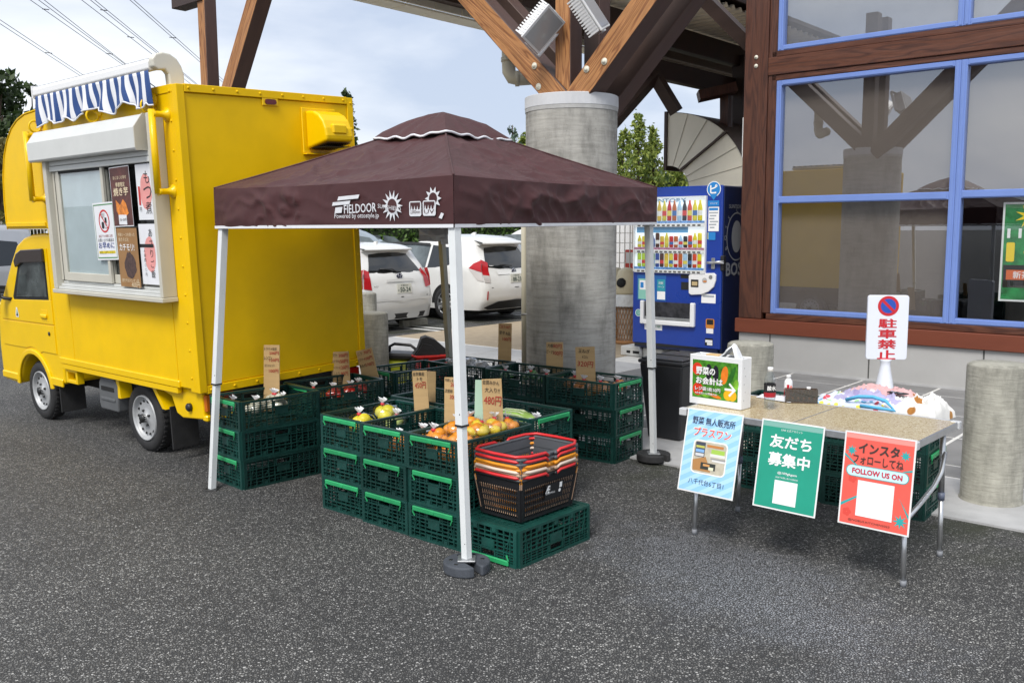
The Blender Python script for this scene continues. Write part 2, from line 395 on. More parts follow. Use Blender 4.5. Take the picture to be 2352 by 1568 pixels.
ASPHALT = make_asphalt()
CONC = make_concrete('concrete_pillar_grey', (.37, .36, .335), .45, .9)
CONC_B = make_concrete('concrete_bollard', (.33, .32, .275), .6, 2.2)
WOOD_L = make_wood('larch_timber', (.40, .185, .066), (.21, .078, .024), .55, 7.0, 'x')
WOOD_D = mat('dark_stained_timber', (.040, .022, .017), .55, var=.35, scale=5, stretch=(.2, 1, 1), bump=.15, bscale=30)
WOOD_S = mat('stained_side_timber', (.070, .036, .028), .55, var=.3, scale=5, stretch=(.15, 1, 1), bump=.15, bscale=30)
WOOD_R = make_wood('red_brown_timber', (.105, .034, .016), (.060, .017, .008), .5, 6.0, 'x', .7)
WOOD_RZ = make_wood('red_brown_post', (.088, .030, .016), (.050, .016, .009), .5, 6.0, 'z', .7)
WHITE = mat('white_paint', (.78, .78, .77), .35, var=.04)
PLW = mat('white_plastic', (.80, .80, .80), .35)
BLK = mat('black_plastic', (.018, .018, .019), .45, var=.3, scale=12)
BLACKINK = mat('black_ink', (.012, .012, .013), .5)
REDINK = mat('red_ink', (.55, .02, .02), .5)
WHITEINK = mat('white_ink', (.85, .85, .85), .5)
ALU = mat('aluminium', (.62, .63, .64), .32, metal=.9, var=.06, scale=20)
STEEL = mat('galvanised_steel', (.42, .43, .44), .4, metal=.8, var=.15, scale=15)
RUBBER = mat('black_rubber', (.022, .022, .023), .75, var=.25, scale=15, bump=.2, bscale=60)
TAN = mat('tan_paving', (.36, .29, .20), .85, var=.12, scale=7, bump=.2, bscale=60)
# ------------------------------------------------------------------ frames
ROT_F = rad(-41)
FP = G(1866.5, 862.8)
FT = Vector((math.cos(ROT_F), math.sin(ROT_F), 0)); FN = Vector((FT.y, -FT.x, 0))     # along the shop front (to the right), out of it (to the camera)
def BF(t, n, z=0.0): return FP + FT*t + FN*n + Vector((0, 0, z))
def tn(p): q = p-FP; return q.dot(FT), q.dot(FN)

# ------------------------------------------------------------------ ground
mb = MB(); S_ = 400
mb.quadlist([(-S_, -S_, 0), (S_, -S_, 0), (S_, S_, 0), (-S_, S_, 0)], [(0, 1, 2, 3)])
tag(part('ground', mb, ASPHALT), kind='structure')

# pavement: bed, concrete strip, slabs
PAVE = mat('pavement_slab', (.20, .198, .195), .8, var=.16, scale=3, bump=.2, bscale=50)
PAVEL = mat('pale_pavement_slab', (.43, .43, .425), .8, var=.12, scale=4, bump=.2, bscale=50)
JOINT = mat('pale_joint_mortar', (.62, .61, .58), .9, var=.1, scale=9)
STRIP = mat('concrete_strip', (.40, .40, .40), .85, var=.18, scale=2.5, bump=.25, bscale=45)
pv = new('pavement'); tag(pv, kind='structure'); pv.location = FP; pv.rotation_euler = (0, 0, ROT_F)
EDGE_N = 4.62
mb = MB(); mb.box(-6.8, 9, -EDGE_N, 12, -.05, .008); part('joint_bed', mb, JOINT, pv)
mb = MB(); mb.box(-6.85, 9.05, -EDGE_N-.01, -3.72, -.05, .0135); part('concrete_strip', mb, STRIP, pv)
mb = MB(); mb.box(-6.79, -2.6, -.40, 12.0, -.05, .0125); part('tan_strip', mb, TAN, pv)
slab_me = {}
def slab(x0, x1, y0, y1, m):
    w, h = round(x1-x0, 3), round(y1-y0, 3); k = (w, h, m.name)
    if k not in slab_me:
        b = MB(); b.bbox(-w/2, w/2, -h/2, h/2, -.01, .0125, .003); slab_me[k] = b.mesh('slab', m)
    o = new('slab', slab_me[k], pv); o.location = ((x0+x1)/2, (y0+y1)/2, 0)
rows = [(-3.70, -3.36), (-3.36, -2.42), (-2.42, -1.47), (-1.47, -.5), (-.5, -.02)]
J = .027
for (y0, y1) in rows:
    x = -6.8
    while x < 8.2:
        x1 = x+.82
        left = x < -2.5
        if left and y0 > -.6: x = x1; continue
        slab(x+J, x1-J*.2, y0+J, y1-J*.2, PAVEL if left else PAVE); x = x1
for k in range(4):
    for j in range(6):
        x0 = -2.58 + k*.82; y0 = .0 + j*.95
        if x0 < -1.6: slab(x0+J, x0+.82-J*.2, y0+J, y0+.95-J*.2, PAVE)

# parking bay lines
LINE = mat('road_paint', (.62, .62, .60), .7, var=.15, scale=12)
bay = new('parking_line'); tag(bay, kind='structure')
def pline(a, b, w=.1):
    mb = MB(); mb.bar((a.x, a.y, .003), (b.x, b.y, .003), w, .004); part('painted_line', mb, LINE, bay)
for a, b in (((830, 746), (1205, 790-70)), ((830, 754), (1120, 729))): pass
dF = Vector((-FT.x, -FT.y, 0))      # direction the cars face
def bay_lines(p):
    pline(p - dF*.2, p + dF*5.0); pline(p + FN*.28 - dF*.2, p + FN*.28 + dF*5.0)
BAY0 = G(1035, 757)
for k in (-1, 0, 1, 2):
    bay_lines(BAY0 - FN*(2.75*k))

# ------------------------------------------------------------------ shop building
bld = thing('shop_building', 'shop front of red brown timber with lavender window frames on grey base', 'building', FP, ROT_F)
BASEG = mat('grey_base_panel', (.40, .395, .385), .7, var=.06, scale=2)
FRM = mat('lavender_window_frame', (.17, .26, .58), .35, var=.05, scale=3)
GL = make_glass('shop_glass', (.93, .93, .93), .24, 0.0, 1.45)
GLD = make_glass('shop_glass_clear', (.95, .96, .96), .09, 0.0, 1.5)
BLIND = mat('roller_blind', (.22, .19, .165), .9, var=.06, scale=2)
BLINDL = mat('pale_roller_blind', (.30, .305, .315), .9, var=.05)
DARKIN = mat('dark_interior', (.012, .013, .013), .8)
xs = [-.95, -.537, .648, 1.822, 2.99, 4.16, 5.34, 6.5]
for a, b in zip(xs[:-1], xs[1:]):
    mb = MB(); mb.bbox(a+.004, b-.012, -.012, .2, .02, .452, .004); part('base_panel', mb, BASEG, bld)
mb = MB(); mb.box(-.945, 6.5, .0, .18, 0, .455); part('base_backing', mb, mat('joint_dark', (.10, .10, .095), .9), bld)
mb = MB(); mb.box(-.93, 6.5, -.03, .0, .0, .035); part('base_kerb', mb, STRIP, bld)
SILLR = mat('sill_paint', (.155, .038, .017), .5, var=.12, scale=4, stretch=(.2, 1, 1))
mb = MB(); mb.bbox(-.985, 6.5, -.055, .2, .457, .625, .006); part('sill_board', mb, SILLR, bld)
mb = MB(); mb.bbox(-.60, 6.5, -.02, .2, .628, .70, .006); part('sill_trim', mb, WOOD_R, bld)
mb = MB(); mb.bbox(-.95, -.655, -.03, .22, .627, 6.2, .008); p = part('corner_post', mb, WOOD_RZ, bld)
mb = MB(); mb.bbox(-.652, -.55, -.012, .2, .702, 6.2, .006); part('post_trim', mb, WOOD_RZ, bld)
mb = MB(); mb.bbox(-.652, 6.5, -.028, .2, 3.475, 3.675, .006); part('cross_beam', mb, WOOD_R, bld)
mb = MB(); mb.bbox(-.61, 6.5, -.012, .2, 3.678, 3.74, .005); part('beam_trim', mb, WOOD_R, bld)
mb = MB(); mb.bbox(-.61, 6.5, -.012, .2, 3.41, 3.472, .005); part('beam_trim', mb, WOOD_R, bld)
def bolt(parent, x, y, z, nrm='y', r=.03, m=None):
    mb = MB(); T = Matrix.Translation((x, y, z)) @ (Matrix.Rotation(rad(90), 4, 'X') if nrm == 'y' else Matrix.Identity(4))
    mb.lathe([(r, 0), (r, .006), (r*.9, .009), (r*.55, .009), (r*.5, .02), (0.001, .022)], 14, T)
    return part('bolt', mb, m or mat('bolt_cap', (.62, .6, .5), .4), parent)
bolt(bld, -.80, -.031, 3.70, r=.024); bolt(bld, -.80, -.031, 3.60, r=.024)
# windows
def window(x0, x1, z0, z1, rails, panes, name='window'):
    w = new(name, None, bld)
    def fr(a, b, c, d):
        mb = MB(); mb.bbox(a, b, -.008, .10, c, d, .004); mb.box(a+.018, b-.018, -.014, -.007, c+.012, d-.012); part('frame_bar', mb, FRM, w)
    fr(x0, x0+.06, z0, z1); fr(x1-.06, x1, z0, z1); fr(x0+.06, x1-.06, z0, z0+.06); fr(x0+.06, x1-.06, z1-.06, z1)
    zz = [z0+.06] + [r for r in rails] + [z1-.06]
    for r in rails: fr(x0+.06, x1-.06, r-.04, r+.04)
    k = 0
    for a, b in zip(zz[:-1], zz[1:]):
        a2 = a+.04 if a in rails else a; b2 = b-.04 if b in rails else b
        mb = MB(); mb.box(x0+.06, x1-.06, .05, .056, a2, b2); part('pane', mb, panes[k][0], w)
        if panes[k][1] is not None:
            mb = MB(); mb.box(x0+.03, x1-.03, .14, .146, a2-.03, b2+.03); part('blind', mb, panes[k][1], w)
        k += 1
    return w
window(-.548, 1.455, .702, 3.408, [2.04], [(GL, BLIND), (GL, BLIND)])
window(1.457, 3.46, .702, 3.408, [2.05], [(GLD, None), (GL, BLIND)])
window(3.462, 5.46, .702, 3.408, [2.05], [(GLD, None), (GL, BLIND)])
window(-.548, 1.455, 3.742, 5.6, [], [(GL, BLINDL)]); window(1.457, 3.46, 3.742, 5.6, [], [(GL, BLINDL)]); window(3.462, 5.46, 3.742, 5.6, [], [(GL, BLINDL)])
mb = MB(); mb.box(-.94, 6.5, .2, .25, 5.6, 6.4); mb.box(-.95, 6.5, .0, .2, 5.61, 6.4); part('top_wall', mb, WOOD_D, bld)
# interior shell
mb = MB(); mb.box(-.6, 6.5, 3.4, 3.5, 0, 6); mb.box(-.6, 6.5, .25, 3.4, .3, .34); mb.box(-.6, 6.5, .26, 3.4, 5.3, 5.4); mb.box(6.4, 6.5, .2, 3.4, .3, 6)
part('interior', mb, DARKIN, bld)
mb = MB(); mb.lathe([(.17, .34), (.17, .99), (.2, 1.0), (.2, 1.04), (.0, 1.05)], 20, Matrix.Translation((2.02, .55, 0))); part('indoor_bin', mb, mat('indoor_bin', (.03, .03, .032), .4), bld)
for k in range(3):
    mb = MB(); mb.box(1.6+k*1.2, 2.5+k*1.2, 1.6, 2.1, .34, 1.35); part('indoor_shelf', mb, mat('indoor_shelf', (.05, .052, .05), .6), bld)
# side wall with vertical boards, going back
for k in range(14):
    y0 = .23+k*.5
    mb = MB(); mb.bbox(-.935, -.80, y0, y0+.494, 0.02, 5.4, .006); part('side_board', mb, WOOD_RZ, bld)
mb = MB(); mb.box(-.90, -.75, .22, 7.2, 0, 5.42); part('side_wall', mb, WOOD_D, bld)
# white notice plate on the corner post's side
mb = MB(); mb.bbox(-.985, -.952, .02, .20, 2.55, 3.03, .006); part('notice_plate', mb, WHITE, bld)
# banner inside the glass
ban = new('banner', None, bld); bf = FR((2.62, .085, 1.46), (1, 0, 0), (0, 0, 1))
GRN = mat('banner_green', (.02, .22, .06), .5, var=.5, scale=9); YEL = mat('banner_yellow', (.85, .62, .03), .5)
patch(ban, bf, -.72, .72, -.50, .50, WHITE, 0, 'banner_sheet'); patch(ban, bf, -.70, .70, -.48, .48, GRN, .001, 'banner_ground')
patch(ban, bf, -.69, .69, -.36, -.13, mat('banner_black', (.01, .01, .01), .5), .002, 'print'); patch(ban, bf, -.66, .66, -.28, -.18, mat('banner_orange', (.65, .13, .03), .5), .003, 'print')
polypatch(ban, bf, star(-.48, .36, .05, .13, 9), YEL, .003)
lettering(ban, bf, '11月1', WHITEINK, -.45, .19, w=.44, h=.12, bold=.02, z=.004)
lettering(ban, bf, '10', YEL, -.47, .0, w=.40, h=.20, bold=.03, z=.005)
lettering(ban, bf, '新茶', WHITEINK, -.52, -.23, h=.075, bold=.01, z=.005)

# ------------------------------------------------------------------ concrete pillars with timber struts
CAPW = mat('pale_column_cap', (.55, .56, .58), .6, var=.08, scale=5)
def pillar(name, label, base, r, h, lean_l, lean_r, up_h=1.9, second=True):
    o = thing(name, label, 'pillar', base, ROT_F, 'concrete pillars with timber struts')
    mb = MB(); mb.lathe([(r+.004, -.02), (r, .02), (r, h-.13)], 48, caps=False); part('shaft', mb, CONC, o)
    mb = MB(); mb.lathe([(r+.004, h-.135), (r+.006, h-.10)], 48, caps=False); part('mortar_ring', mb, mat('mortar', (.42, .42, .41), .8, var=.15, scale=12), o)
    mb = MB(); mb.lathe([(r+.0, h-.10), (r+.008, h-.10), (r+.008, h-.005), (r, h), (.001, h)], 48, caps=False, smooth=False); part('cap', mb, CAPW, o)
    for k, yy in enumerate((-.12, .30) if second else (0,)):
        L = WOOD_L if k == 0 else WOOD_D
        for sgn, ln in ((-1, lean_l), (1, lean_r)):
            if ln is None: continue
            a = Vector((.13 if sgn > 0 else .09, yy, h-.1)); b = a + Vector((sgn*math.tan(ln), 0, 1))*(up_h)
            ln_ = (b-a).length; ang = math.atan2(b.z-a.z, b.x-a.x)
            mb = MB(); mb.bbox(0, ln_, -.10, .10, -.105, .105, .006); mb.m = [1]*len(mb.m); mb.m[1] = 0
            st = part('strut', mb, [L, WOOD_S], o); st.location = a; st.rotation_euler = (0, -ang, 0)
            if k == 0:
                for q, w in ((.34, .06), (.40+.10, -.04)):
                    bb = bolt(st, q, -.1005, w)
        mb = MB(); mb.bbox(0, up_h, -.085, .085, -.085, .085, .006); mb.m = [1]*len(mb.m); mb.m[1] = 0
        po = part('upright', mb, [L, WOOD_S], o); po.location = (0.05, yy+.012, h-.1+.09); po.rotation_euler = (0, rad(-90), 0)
    return o
PIL = AT(1312, 500, 8.4); PIL.z = 0
pillar('timber_pillar', 'large round grey concrete pillar with orange timber struts beside the vending machine', PIL, .408, 2.87, rad(46), rad(45))
P2 = PIL - FT*5.93
pillar('timber_pillar', 'round concrete pillar behind the yellow truck, only its struts showing over the roof', P2, .408, 2.87, None, rad(33), 2.6, False)
mb = MB(); mb.bbox(-.62, .1, -.1, .1, 4.62, 4.84, .006); bp = part('beam_end', mb, WOOD_D, bpy.data.objects['timber_pillar.001'])
mb = MB(); mb.bbox(-.085, .085, -.085, .085, 2.78, 4.9, .006)

# ------------------------------------------------------------------ canopy over the walkway
cano = thing('entrance_canopy', 'canopy with pale corrugated ceiling on dark timber beams beside the shop', 'canopy', FP, ROT_F)
CEIL = mat('corrugated_ceiling', (.84, .76, .62), .6, var=.06, scale=2)
CZ = 4.60
def corr(x0, x1, y0, y1, z, pitch=.20, d=.05):
    mb = MB(); n = int((y1-y0)/pitch); pr = []
    for k in range(n):
        y = y0+k*pitch
        pr += [(y, z+d), (y+pitch*.18, z), (y+pitch*.62, z), (y+pitch*.80, z+d)]
    pr.append((y0+n*pitch, z+d))
    mb.grid([[(x0, y, zz) for y, zz in pr], [(x1, y, zz) for y, zz in pr]])
    return mb
part('ceiling_sheet', corr(-3.80, -1.75, -4.6, 7.0, CZ), CEIL, cano)
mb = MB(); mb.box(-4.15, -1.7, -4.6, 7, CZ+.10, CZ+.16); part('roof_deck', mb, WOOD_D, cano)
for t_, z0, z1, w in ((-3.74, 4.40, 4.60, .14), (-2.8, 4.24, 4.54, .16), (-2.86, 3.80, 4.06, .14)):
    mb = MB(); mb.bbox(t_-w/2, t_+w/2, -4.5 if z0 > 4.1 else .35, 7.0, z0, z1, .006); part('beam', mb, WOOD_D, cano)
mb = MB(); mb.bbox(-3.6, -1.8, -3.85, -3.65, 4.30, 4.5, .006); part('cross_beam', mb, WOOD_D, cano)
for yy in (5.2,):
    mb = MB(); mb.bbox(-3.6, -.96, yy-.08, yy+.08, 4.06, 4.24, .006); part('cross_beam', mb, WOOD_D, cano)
# pale eave panels, one by one
EAVE = mat('eave_panel', (.80, .76, .64), .6, var=.05)
for k in range(22):
    y0 = -4.6+k*.46
    mb = MB(); mb.bbox(-4.14, -3.86, y0+.004, y0+.456, 4.30, 4.325, .004); mb.bbox(-3.86, -3.83, y0+.004, y0+.456, 4.326, 4.52, .004)
    part('eave_panel', mb, EAVE, cano)
# braces at the back of the canopy
def cbar(a, b, w, h, m=WOOD_D, name='brace'):
    mb = MB(); mb.bar(a, b, w, h, (0, 1, 0)); return part(name, mb, m, cano)
iv = Matrix.Translation(FP) @ Matrix.Rotation(ROT_F, 4, 'Z'); iv = iv.inverted()
def cpt(px, py, Y): return iv @ AT(px, py, Y)
cbar(cpt(1508, 168, 13.2), cpt(1405, 285, 13.2), .15, .15); cbar(cpt(1500, 168, 13.25), cpt(1554, 258, 13.25), .15, .15)
cbar(cpt(1610, -10, 11.6), cpt(1725, 105, 11.6), .15, .17); 
cbar(cpt(1668, 205, 14.4), cpt(1668, 420, 14.4), .14, .14, WOOD_RZ, 'post'); cbar(cpt(1604, 222, 14.3), cpt(1690, 203, 14.3), .14, .2, WOOD_RZ, 'bracket')
cbar(cpt(1702, 130, 15.0), cpt(1702, 520, 15.0), .2, .2, WOOD_D, 'post')

# quarter-round duct hood
dh = thing('duct_hood', 'large cream quarter-round ventilation duct elbow above the vending machine', 'duct', AT(1532, 434, 14.6), ROT_F)
CREAM = mat('cream_sheet_metal', (.82, .78, .66), .5, var=.06, scale=2); BRN = mat('brown_sheet_metal', (.045, .024, .016), .5, var=.15)
sc_ = 14.6/2136
R1, R0 = 178*sc_, 52*sc_
for k in range(6):
    a0, a1 = rad(90-15*k), rad(90-15*(k+1)); mb = MB()
    pts = [(R1*1.12*math.cos(a0+(a1-a0)*q/3), R1*.95*math.sin(a0+(a1-a0)*q/3)) for q in range(4)] + [(R0*1.1*math.cos(a1+(a0-a1)*q/3), R0*math.sin(a1+(a0-a1)*q/3)) for q in range(4)]
    pts = [(p[0], p[1]) for p in pts]
    mb.prism([((p[0]*.998), p[1]) for p in pts], -.004*(k % 2), .05, axis='y'); part('gore_plate', mb, CREAM, dh, fix=True)
    mb = MB(); mb.bar((R0*1.1*math.cos(a1), -.006, R0*math.sin(a1)), (R1*1.12*math.cos(a1), -.006, R1*.95*math.sin(a1)), .008, .012, (0, 1, 0)); part('seam', mb, mat('seam_grey', (.50, .47, .40), .6), dh)
mb = MB(); P = [[], []]
for k in range(19):
    a = rad(90-5*k)
    for j, y in enumerate((-.02, 1.5)): P[j].append((R1*1.125*math.cos(a)+.0, y, R1*.955*math.sin(a)))
mb.grid(P); part('outer_sheet', mb, BRN, dh)
mb = MB(); mb.box(-.05, -.004, -.03, 1.5, R0*.8, R1*.97); part('end_flange', mb, BRN, dh)
mb = MB(); mb.bar((R0*.9*.75, -.025, R0*.75), (R1*1.1*.77, -.025, R1*.95*.70), .03, .05, (0, 1, 0)); part('seam_strip', mb, BRN, dh)
mb = MB(); P = [[], []]
for k in range(10):
    a = rad(90-10*k)
    for j, y in enumerate((0.0, 1.5)): P[j].append((R0*1.1*math.cos(a), y, R0*math.sin(a)))
mb.grid(P); part('inner_sheet', mb, BRN, dh)

# floodlights on the big pillar
FLW = mat('floodlight_white', (.70, .71, .72), .4, var=.05); FGL = mat('floodlight_glass', (.35, .36, .37), .12, spec=.8)
def floodlight(label, loc, rot):
    o = thing('floodlight', label, 'floodlight', loc, 0, 'floodlights on the timber pillar'); o.rotation_euler = rot; o.scale = (1.08, 1.08, 1.08)
    mb = MB(); mb.bbox(-.15, .15, -.11, .11, -.045, .04, .008); part('housing', mb, FLW, o)
    for k in range(13):
        mb = MB(); mb.box(-.148+k*.0245, -.136+k*.0245, -.115, .115, -.035, .06); part('cooling_fin', mb, FLW, o)
    mb = MB(); mb.bbox(-.16, .16, -.12, .12, -.062, -.046, .004); part('front_frame', mb, FLW, o)
    mb = MB(); mb.box(-.14, .14, -.10, .10, -.066, -.063); part('glass', mb, FGL, o)
    mb = MB(); mb.bar((-.165, 0, 0), (-.165, .20, .03), .035, .006, (1, 0, 0)); mb.bar((.165, 0, 0), (.165, .20, .03), .035, .006, (1, 0, 0)); mb.bar((-.165, .2, .03), (.165, .2, .03), .035, .006, (0, 1, 0)); part('bracket', mb, FLW, o)
floodlight('left white floodlight on the timber post above the concrete pillar', AT(1240, 62, 8.1), (rad(-40), rad(-48), rad(-8)))
floodlight('right white floodlight above the pillar, tilted up against the strut', AT(1352, 34, 8.0), (rad(-35), rad(-125), rad(8)))

# drain pipes
PIPE = mat('beige_pipe', (.50, .47, .37), .45, var=.05)
dp = thing('drain_pipe', 'beige drain pipe with an elbow beside the concrete pillar', 'pipe', PIL)
def rel(px, py, Y): return AT(px, py, Y) - PIL
mb = MB(); pts = [rel(1168, 60, 9.0), rel(1168, 140, 9.0), rel(1169, 165, 9.0), rel(1176, 178, 9.0), rel(1192, 181, 9.0), rel(1235, 178, 9.0)]
mb.tube(pts, .066, 14); part('elbow_pipe', mb, PIPE, dp)
for q in ((1168, 138), (1188, 181)):
    mb = MB(); a = rel(q[0], q[1], 9.0); d = Vector((0, 0, .02)) if q[0] == 1168 else Vector((.02, 0, 0)); mb.tube([a-d, a+d], .073, 14); part('collar', mb, PIPE, dp)
mb = MB(); a = AT(1206, 600, 8.6); mb.tube([Vector((a.x+.12, a.y, 1.80))-PIL, Vector((a.x, a.y, 1.76))-PIL, Vector((a.x, a.y, .012))-PIL], .036, 12); part('downpipe', mb, PIPE, dp)
mb = MB(); mb.tube([Vector((a.x-.04, a.y-.03, .93))-PIL, Vector((a.x+.1, a.y-.03, .93))-PIL], .01, 6); part('clamp', mb, STEEL, dp)
# ------------------------------------------------------------------ yellow kitchen truck (local: x forward, y to its left, z up)
YL = mat('yellow_paint', (.80, .50, .0), .42, var=.06, scale=3, bump=.02, bscale=120, spec=.22)
YLB = mat('yellow_body_paint', (.82, .525, .0), .32, var=.04, scale=3, spec=.3, coat=.12)
BEIGE = mat('beige_aluminium', (.52, .50, .43), .4, var=.03)
SHUT = mat('shutter_grey', (.58, .59, .57), .35, var=.04)
DARKP = mat('dark_gap', (.008, .008, .008), .8)
CABGL = make_glass('cab_glass', (.35, .40, .40), .12, 0.0, 1.5)
WINGL = make_glass('serving_window_glass', (.96, .97, .97), .08, 0.02, 1.5)
LEAN = rad(2.0)
TA = rad(138.7)
TO = G(345, 1038)
trk = thing('kitchen_truck', 'yellow kitchen van truck with striped awning and serving hatch', 'truck', (TO.x, TO.y, 0), 0)
trk.rotation_mode = 'XYZ'; trk.rotation_euler = (-LEAN, 0, TA)
def tb(name, b, m, x0, x1, y0, y1, z0, z1, par=None, label=None):
    mb = MB(); mb.bbox(x0, x1, y0, y1, z0, z1, b) if b else mb.box(x0, x1, y0, y1, z0, z1)
    return part(name, mb, m, par or trk, label)
# box body
X0, X1, YLf, YRt, ZB, ZT = -1.0, 1.24, .10, -1.37, .60, 2.69
bx = tb('box_body', .01, YL, X0+.012, X1, YRt+.01, YLf-.012, ZB+.005, ZT-.006)
for a, b in ((X0+.07, -.72), (-.712, .955), (.963, X1-.01)):
    tb('side_panel', .003, YL, a, b, YLf-.02, YLf, ZB+.02, ZT-.05, bx)
tb('rear_panel', .003, YL, X0, X0+.02, YRt+.05, YLf-.05, ZB+.05, ZT-.055, bx)
def trim(x0, x1, y0, y1, z0, z1): return tb('corner_trim', .003, YL, x0, x1, y0, y1, z0, z1, bx)
trim(X0-.012, X0+.05, YLf-.05, YLf+.008, ZB, ZT); trim(X0-.012, X0+.03, YRt-.006, YRt+.05, ZB, ZT)
trim(X0-.014, X0+.03, YRt+.052, YLf-.052, ZT-.05, ZT+.004); trim(X0-.012, X0+.03, YRt+.052, YLf-.052, ZB-.012, ZB+.045)
trim(X0+.052, X1, YLf-.05, YLf+.006, ZT-.05, ZT+.004)
trim(X0+.052, X0+.11, YLf-.01, YLf+.006, ZB, ZT-.052)
mb = MB()
for k in range(8):
    y = YLf-.08-k*(1.3/7); 
    for z in (ZT-.022, ZB+.016): mb.lathe([(.011, 0), (.009, .006), (.001, .008)], 8, Matrix.Translation((X0-.012, y, z)) @ Matrix.Rotation(rad(-90), 4, 'Y'))
for k in range(11):
    z = ZB+.1+k*.195
    mb.lathe([(.009, 0), (.008, .006), (.001, .008)], 8, Matrix.Translation((X0+.082, YLf+.005, z)) @ Matrix.Rotation(rad(-90), 4, 'X'))
    mb.lathe([(.009, 0), (.008, .006), (.001, .008)], 8, Matrix.Translation((X0-.012, YRt+.02, z)) @ Matrix.Rotation(rad(-90), 4, 'Y'))
rv = part('rivets', mb, YL, bx); rv['kind'] = 'stuff'
# over-cab luton
mb = MB(); prof = [(X1, 1.745), (2.09, 1.745), (2.105, 1.80), (2.10, 2.0), (2.07, 2.2), (2.0, 2.38), (1.90, 2.51), (1.78, 2.605), (1.64, 2.665), (1.48, 2.70), (X1, 2.712)]
mb.prism(prof, YRt+.01, YLf-.004, axis='y'); lu = part('over_cab_box', mb, YL, trk, fix=True); bevel(lu, .012, 2, 50)
mb = MB(); pp = [Vector((p[0], YLf-.003, p[1])) for p in prof[1:]]
mb.tube(pp, .007, 6); part('edge_bead', mb, YL, lu)
tb('drip_rail', .003, YL, X1+.02, 2.08, YLf-.012, YLf+.008, 1.765, 1.80, lu)
# side handrails
def handrail(x, z0, z1):
    o = new('handrail', None, trk); mb = MB()
    mb.tube([(x, YLf+.115, z0-.015), (x, YLf+.115, z1+.03)], .023, 12); part('tube', mb, YLB, o)
    for z in (z0, z1):
        mb = MB(); mb.lathe([(.047, 0), (.047, .012), (.028, .022), (.02, .05), (.022, .09), (.03, .115)], 16, Matrix.Translation((x, YLf, z)) @ Matrix.Rotation(rad(-90), 4, 'X')); part('mount', mb, YLB, o)
handrail(X0+.135, 1.99, 2.50); handrail(1.19, 1.99, 2.50)
# rings under the awning
for x in (1.15, .12, -.70):
    o = new('tie_ring', None, trk); mb = MB(); mb.lathe([(.045, 0), (.045, .01), (.02, .02), (.016, .045)], 14, Matrix.Translation((x, YLf, 2.61)) @ Matrix.Rotation(rad(-90), 4, 'X')); part('mount', mb, YLB, o)
    mb = MB(); mb.tube([(x-.0, YLf+.055+.045*math.cos(rad(a)), 2.57+.045*math.sin(rad(a))) for a in range(0, 360, 24)], .008, 6, closed=True); part('ring', mb, YLB, o)
# serving hatch
ht = new('serving_hatch', None, trk); Y2 = .21
hx0, hx1, hz0, hz1 = -.80, .955, 1.245, 2.30
def hb(name, m, x0, x1, y0, y1, z0, z1, b=.004, par=None): return tb(name, b, m, x0, x1, y0, y1, z0, z1, par or ht)
hb('frame_side', BEIGE, hx0-.003, hx0+.035, YLf+.001, Y2, hz0+.022, 2.515); hb('frame_side', BEIGE, hx1-.06, hx1, YLf+.001, Y2, hz0+.022, hz1)
hb('frame_sill', BEIGE, hx0-.01, hx1+.005, YLf+.001, Y2+.012, hz0-.012, hz0+.02)
for k in range(3): hb('sill_rail', SHUT, hx0+.037, hx1-.062, YLf+.03, Y2-.012-.022*k, hz0+.022+.022*k, hz0+.042+.022*k, .002)
hb('shutter_slat', SHUT, hx0+.037, hx1-.062, .14, .185, 2.195, 2.235); hb('shutter_slat', SHUT, hx0+.037, hx1-.062, .14, .183, 2.238, 2.275); hb('shutter_slat', DARKP, hx0+.037, hx1-.062, .14, .18, 2.277, 2.30, 0)
mb = MB(); pr = [(.101, 2.275), (.255, 2.275), (.265, 2.29), (.265, 2.425), (.20, 2.515), (.101, 2.515)]
mb.prism(pr, -.70, 1.075, axis='x'); sb = part('shutter_box', mb, SHUT, ht, fix=True); bevel(sb, .006, 2)
mb = MB(); pr2 = [(.101, 2.272), (.262, 2.272), (.27, 2.29), (.27, 2.428), (.202, 2.519), (.101, 2.519)]
mb.prism(pr2, -.712, -.7005, axis='x'); part('end_cap', mb, BEIGE, ht, fix=True)
# inside of the hatch: sashes and panes
hb('recess', mat('van_inside', (.22, .23, .22), .8), hx0+.03, hx1-.06, .1005, .104, hz0+.05, 2.2, 0)
zb, zt = 1.335, 2.195
def sash(x0, x1, y, pane_mat, back):
    s = new('sash', None, ht); w = .035
    hb('stile', BEIGE, x0, x0+w, y-.012, y+.012, zb, zt, .003, s); hb('stile', BEIGE, x1-w, x1, y-.012, y+.012, zb, zt, .003, s)
    hb('rail', BEIGE, x0+w, x1-w, y-.012, y+.012, zb, zb+.065, .003, s); hb('rail', DARKP, x0+w, x1-w, y-.012, y+.012, zt-.02, zt, .002, s)
    hb('pane', pane_mat, x0+w, x1-w, y-.002, y+.002, zb+.065, zt-.02, 0, s)
    if back: hb('backing_sheet', back, x0+w, x1-w, y-.012, y-.008, zb+.065, zt-.02, 0, s)
sash(.02, .80, .16, WINGL, mat('pale_blue_sheet', (.50, .58, .60), .5, var=.1, scale=3, bump=.1, bscale=4))
sash(-.765, .06, .13, WINGL, mat('van_dark_inside', (.03, .034, .032), .6, var=.4, scale=5))
hb('jamb_strip', BEIGE, .80, .895, .12, .165, zb, zt)
hb('jamb_groove', DARKP, .845, .85, .166, .168, zb, zt, 0)
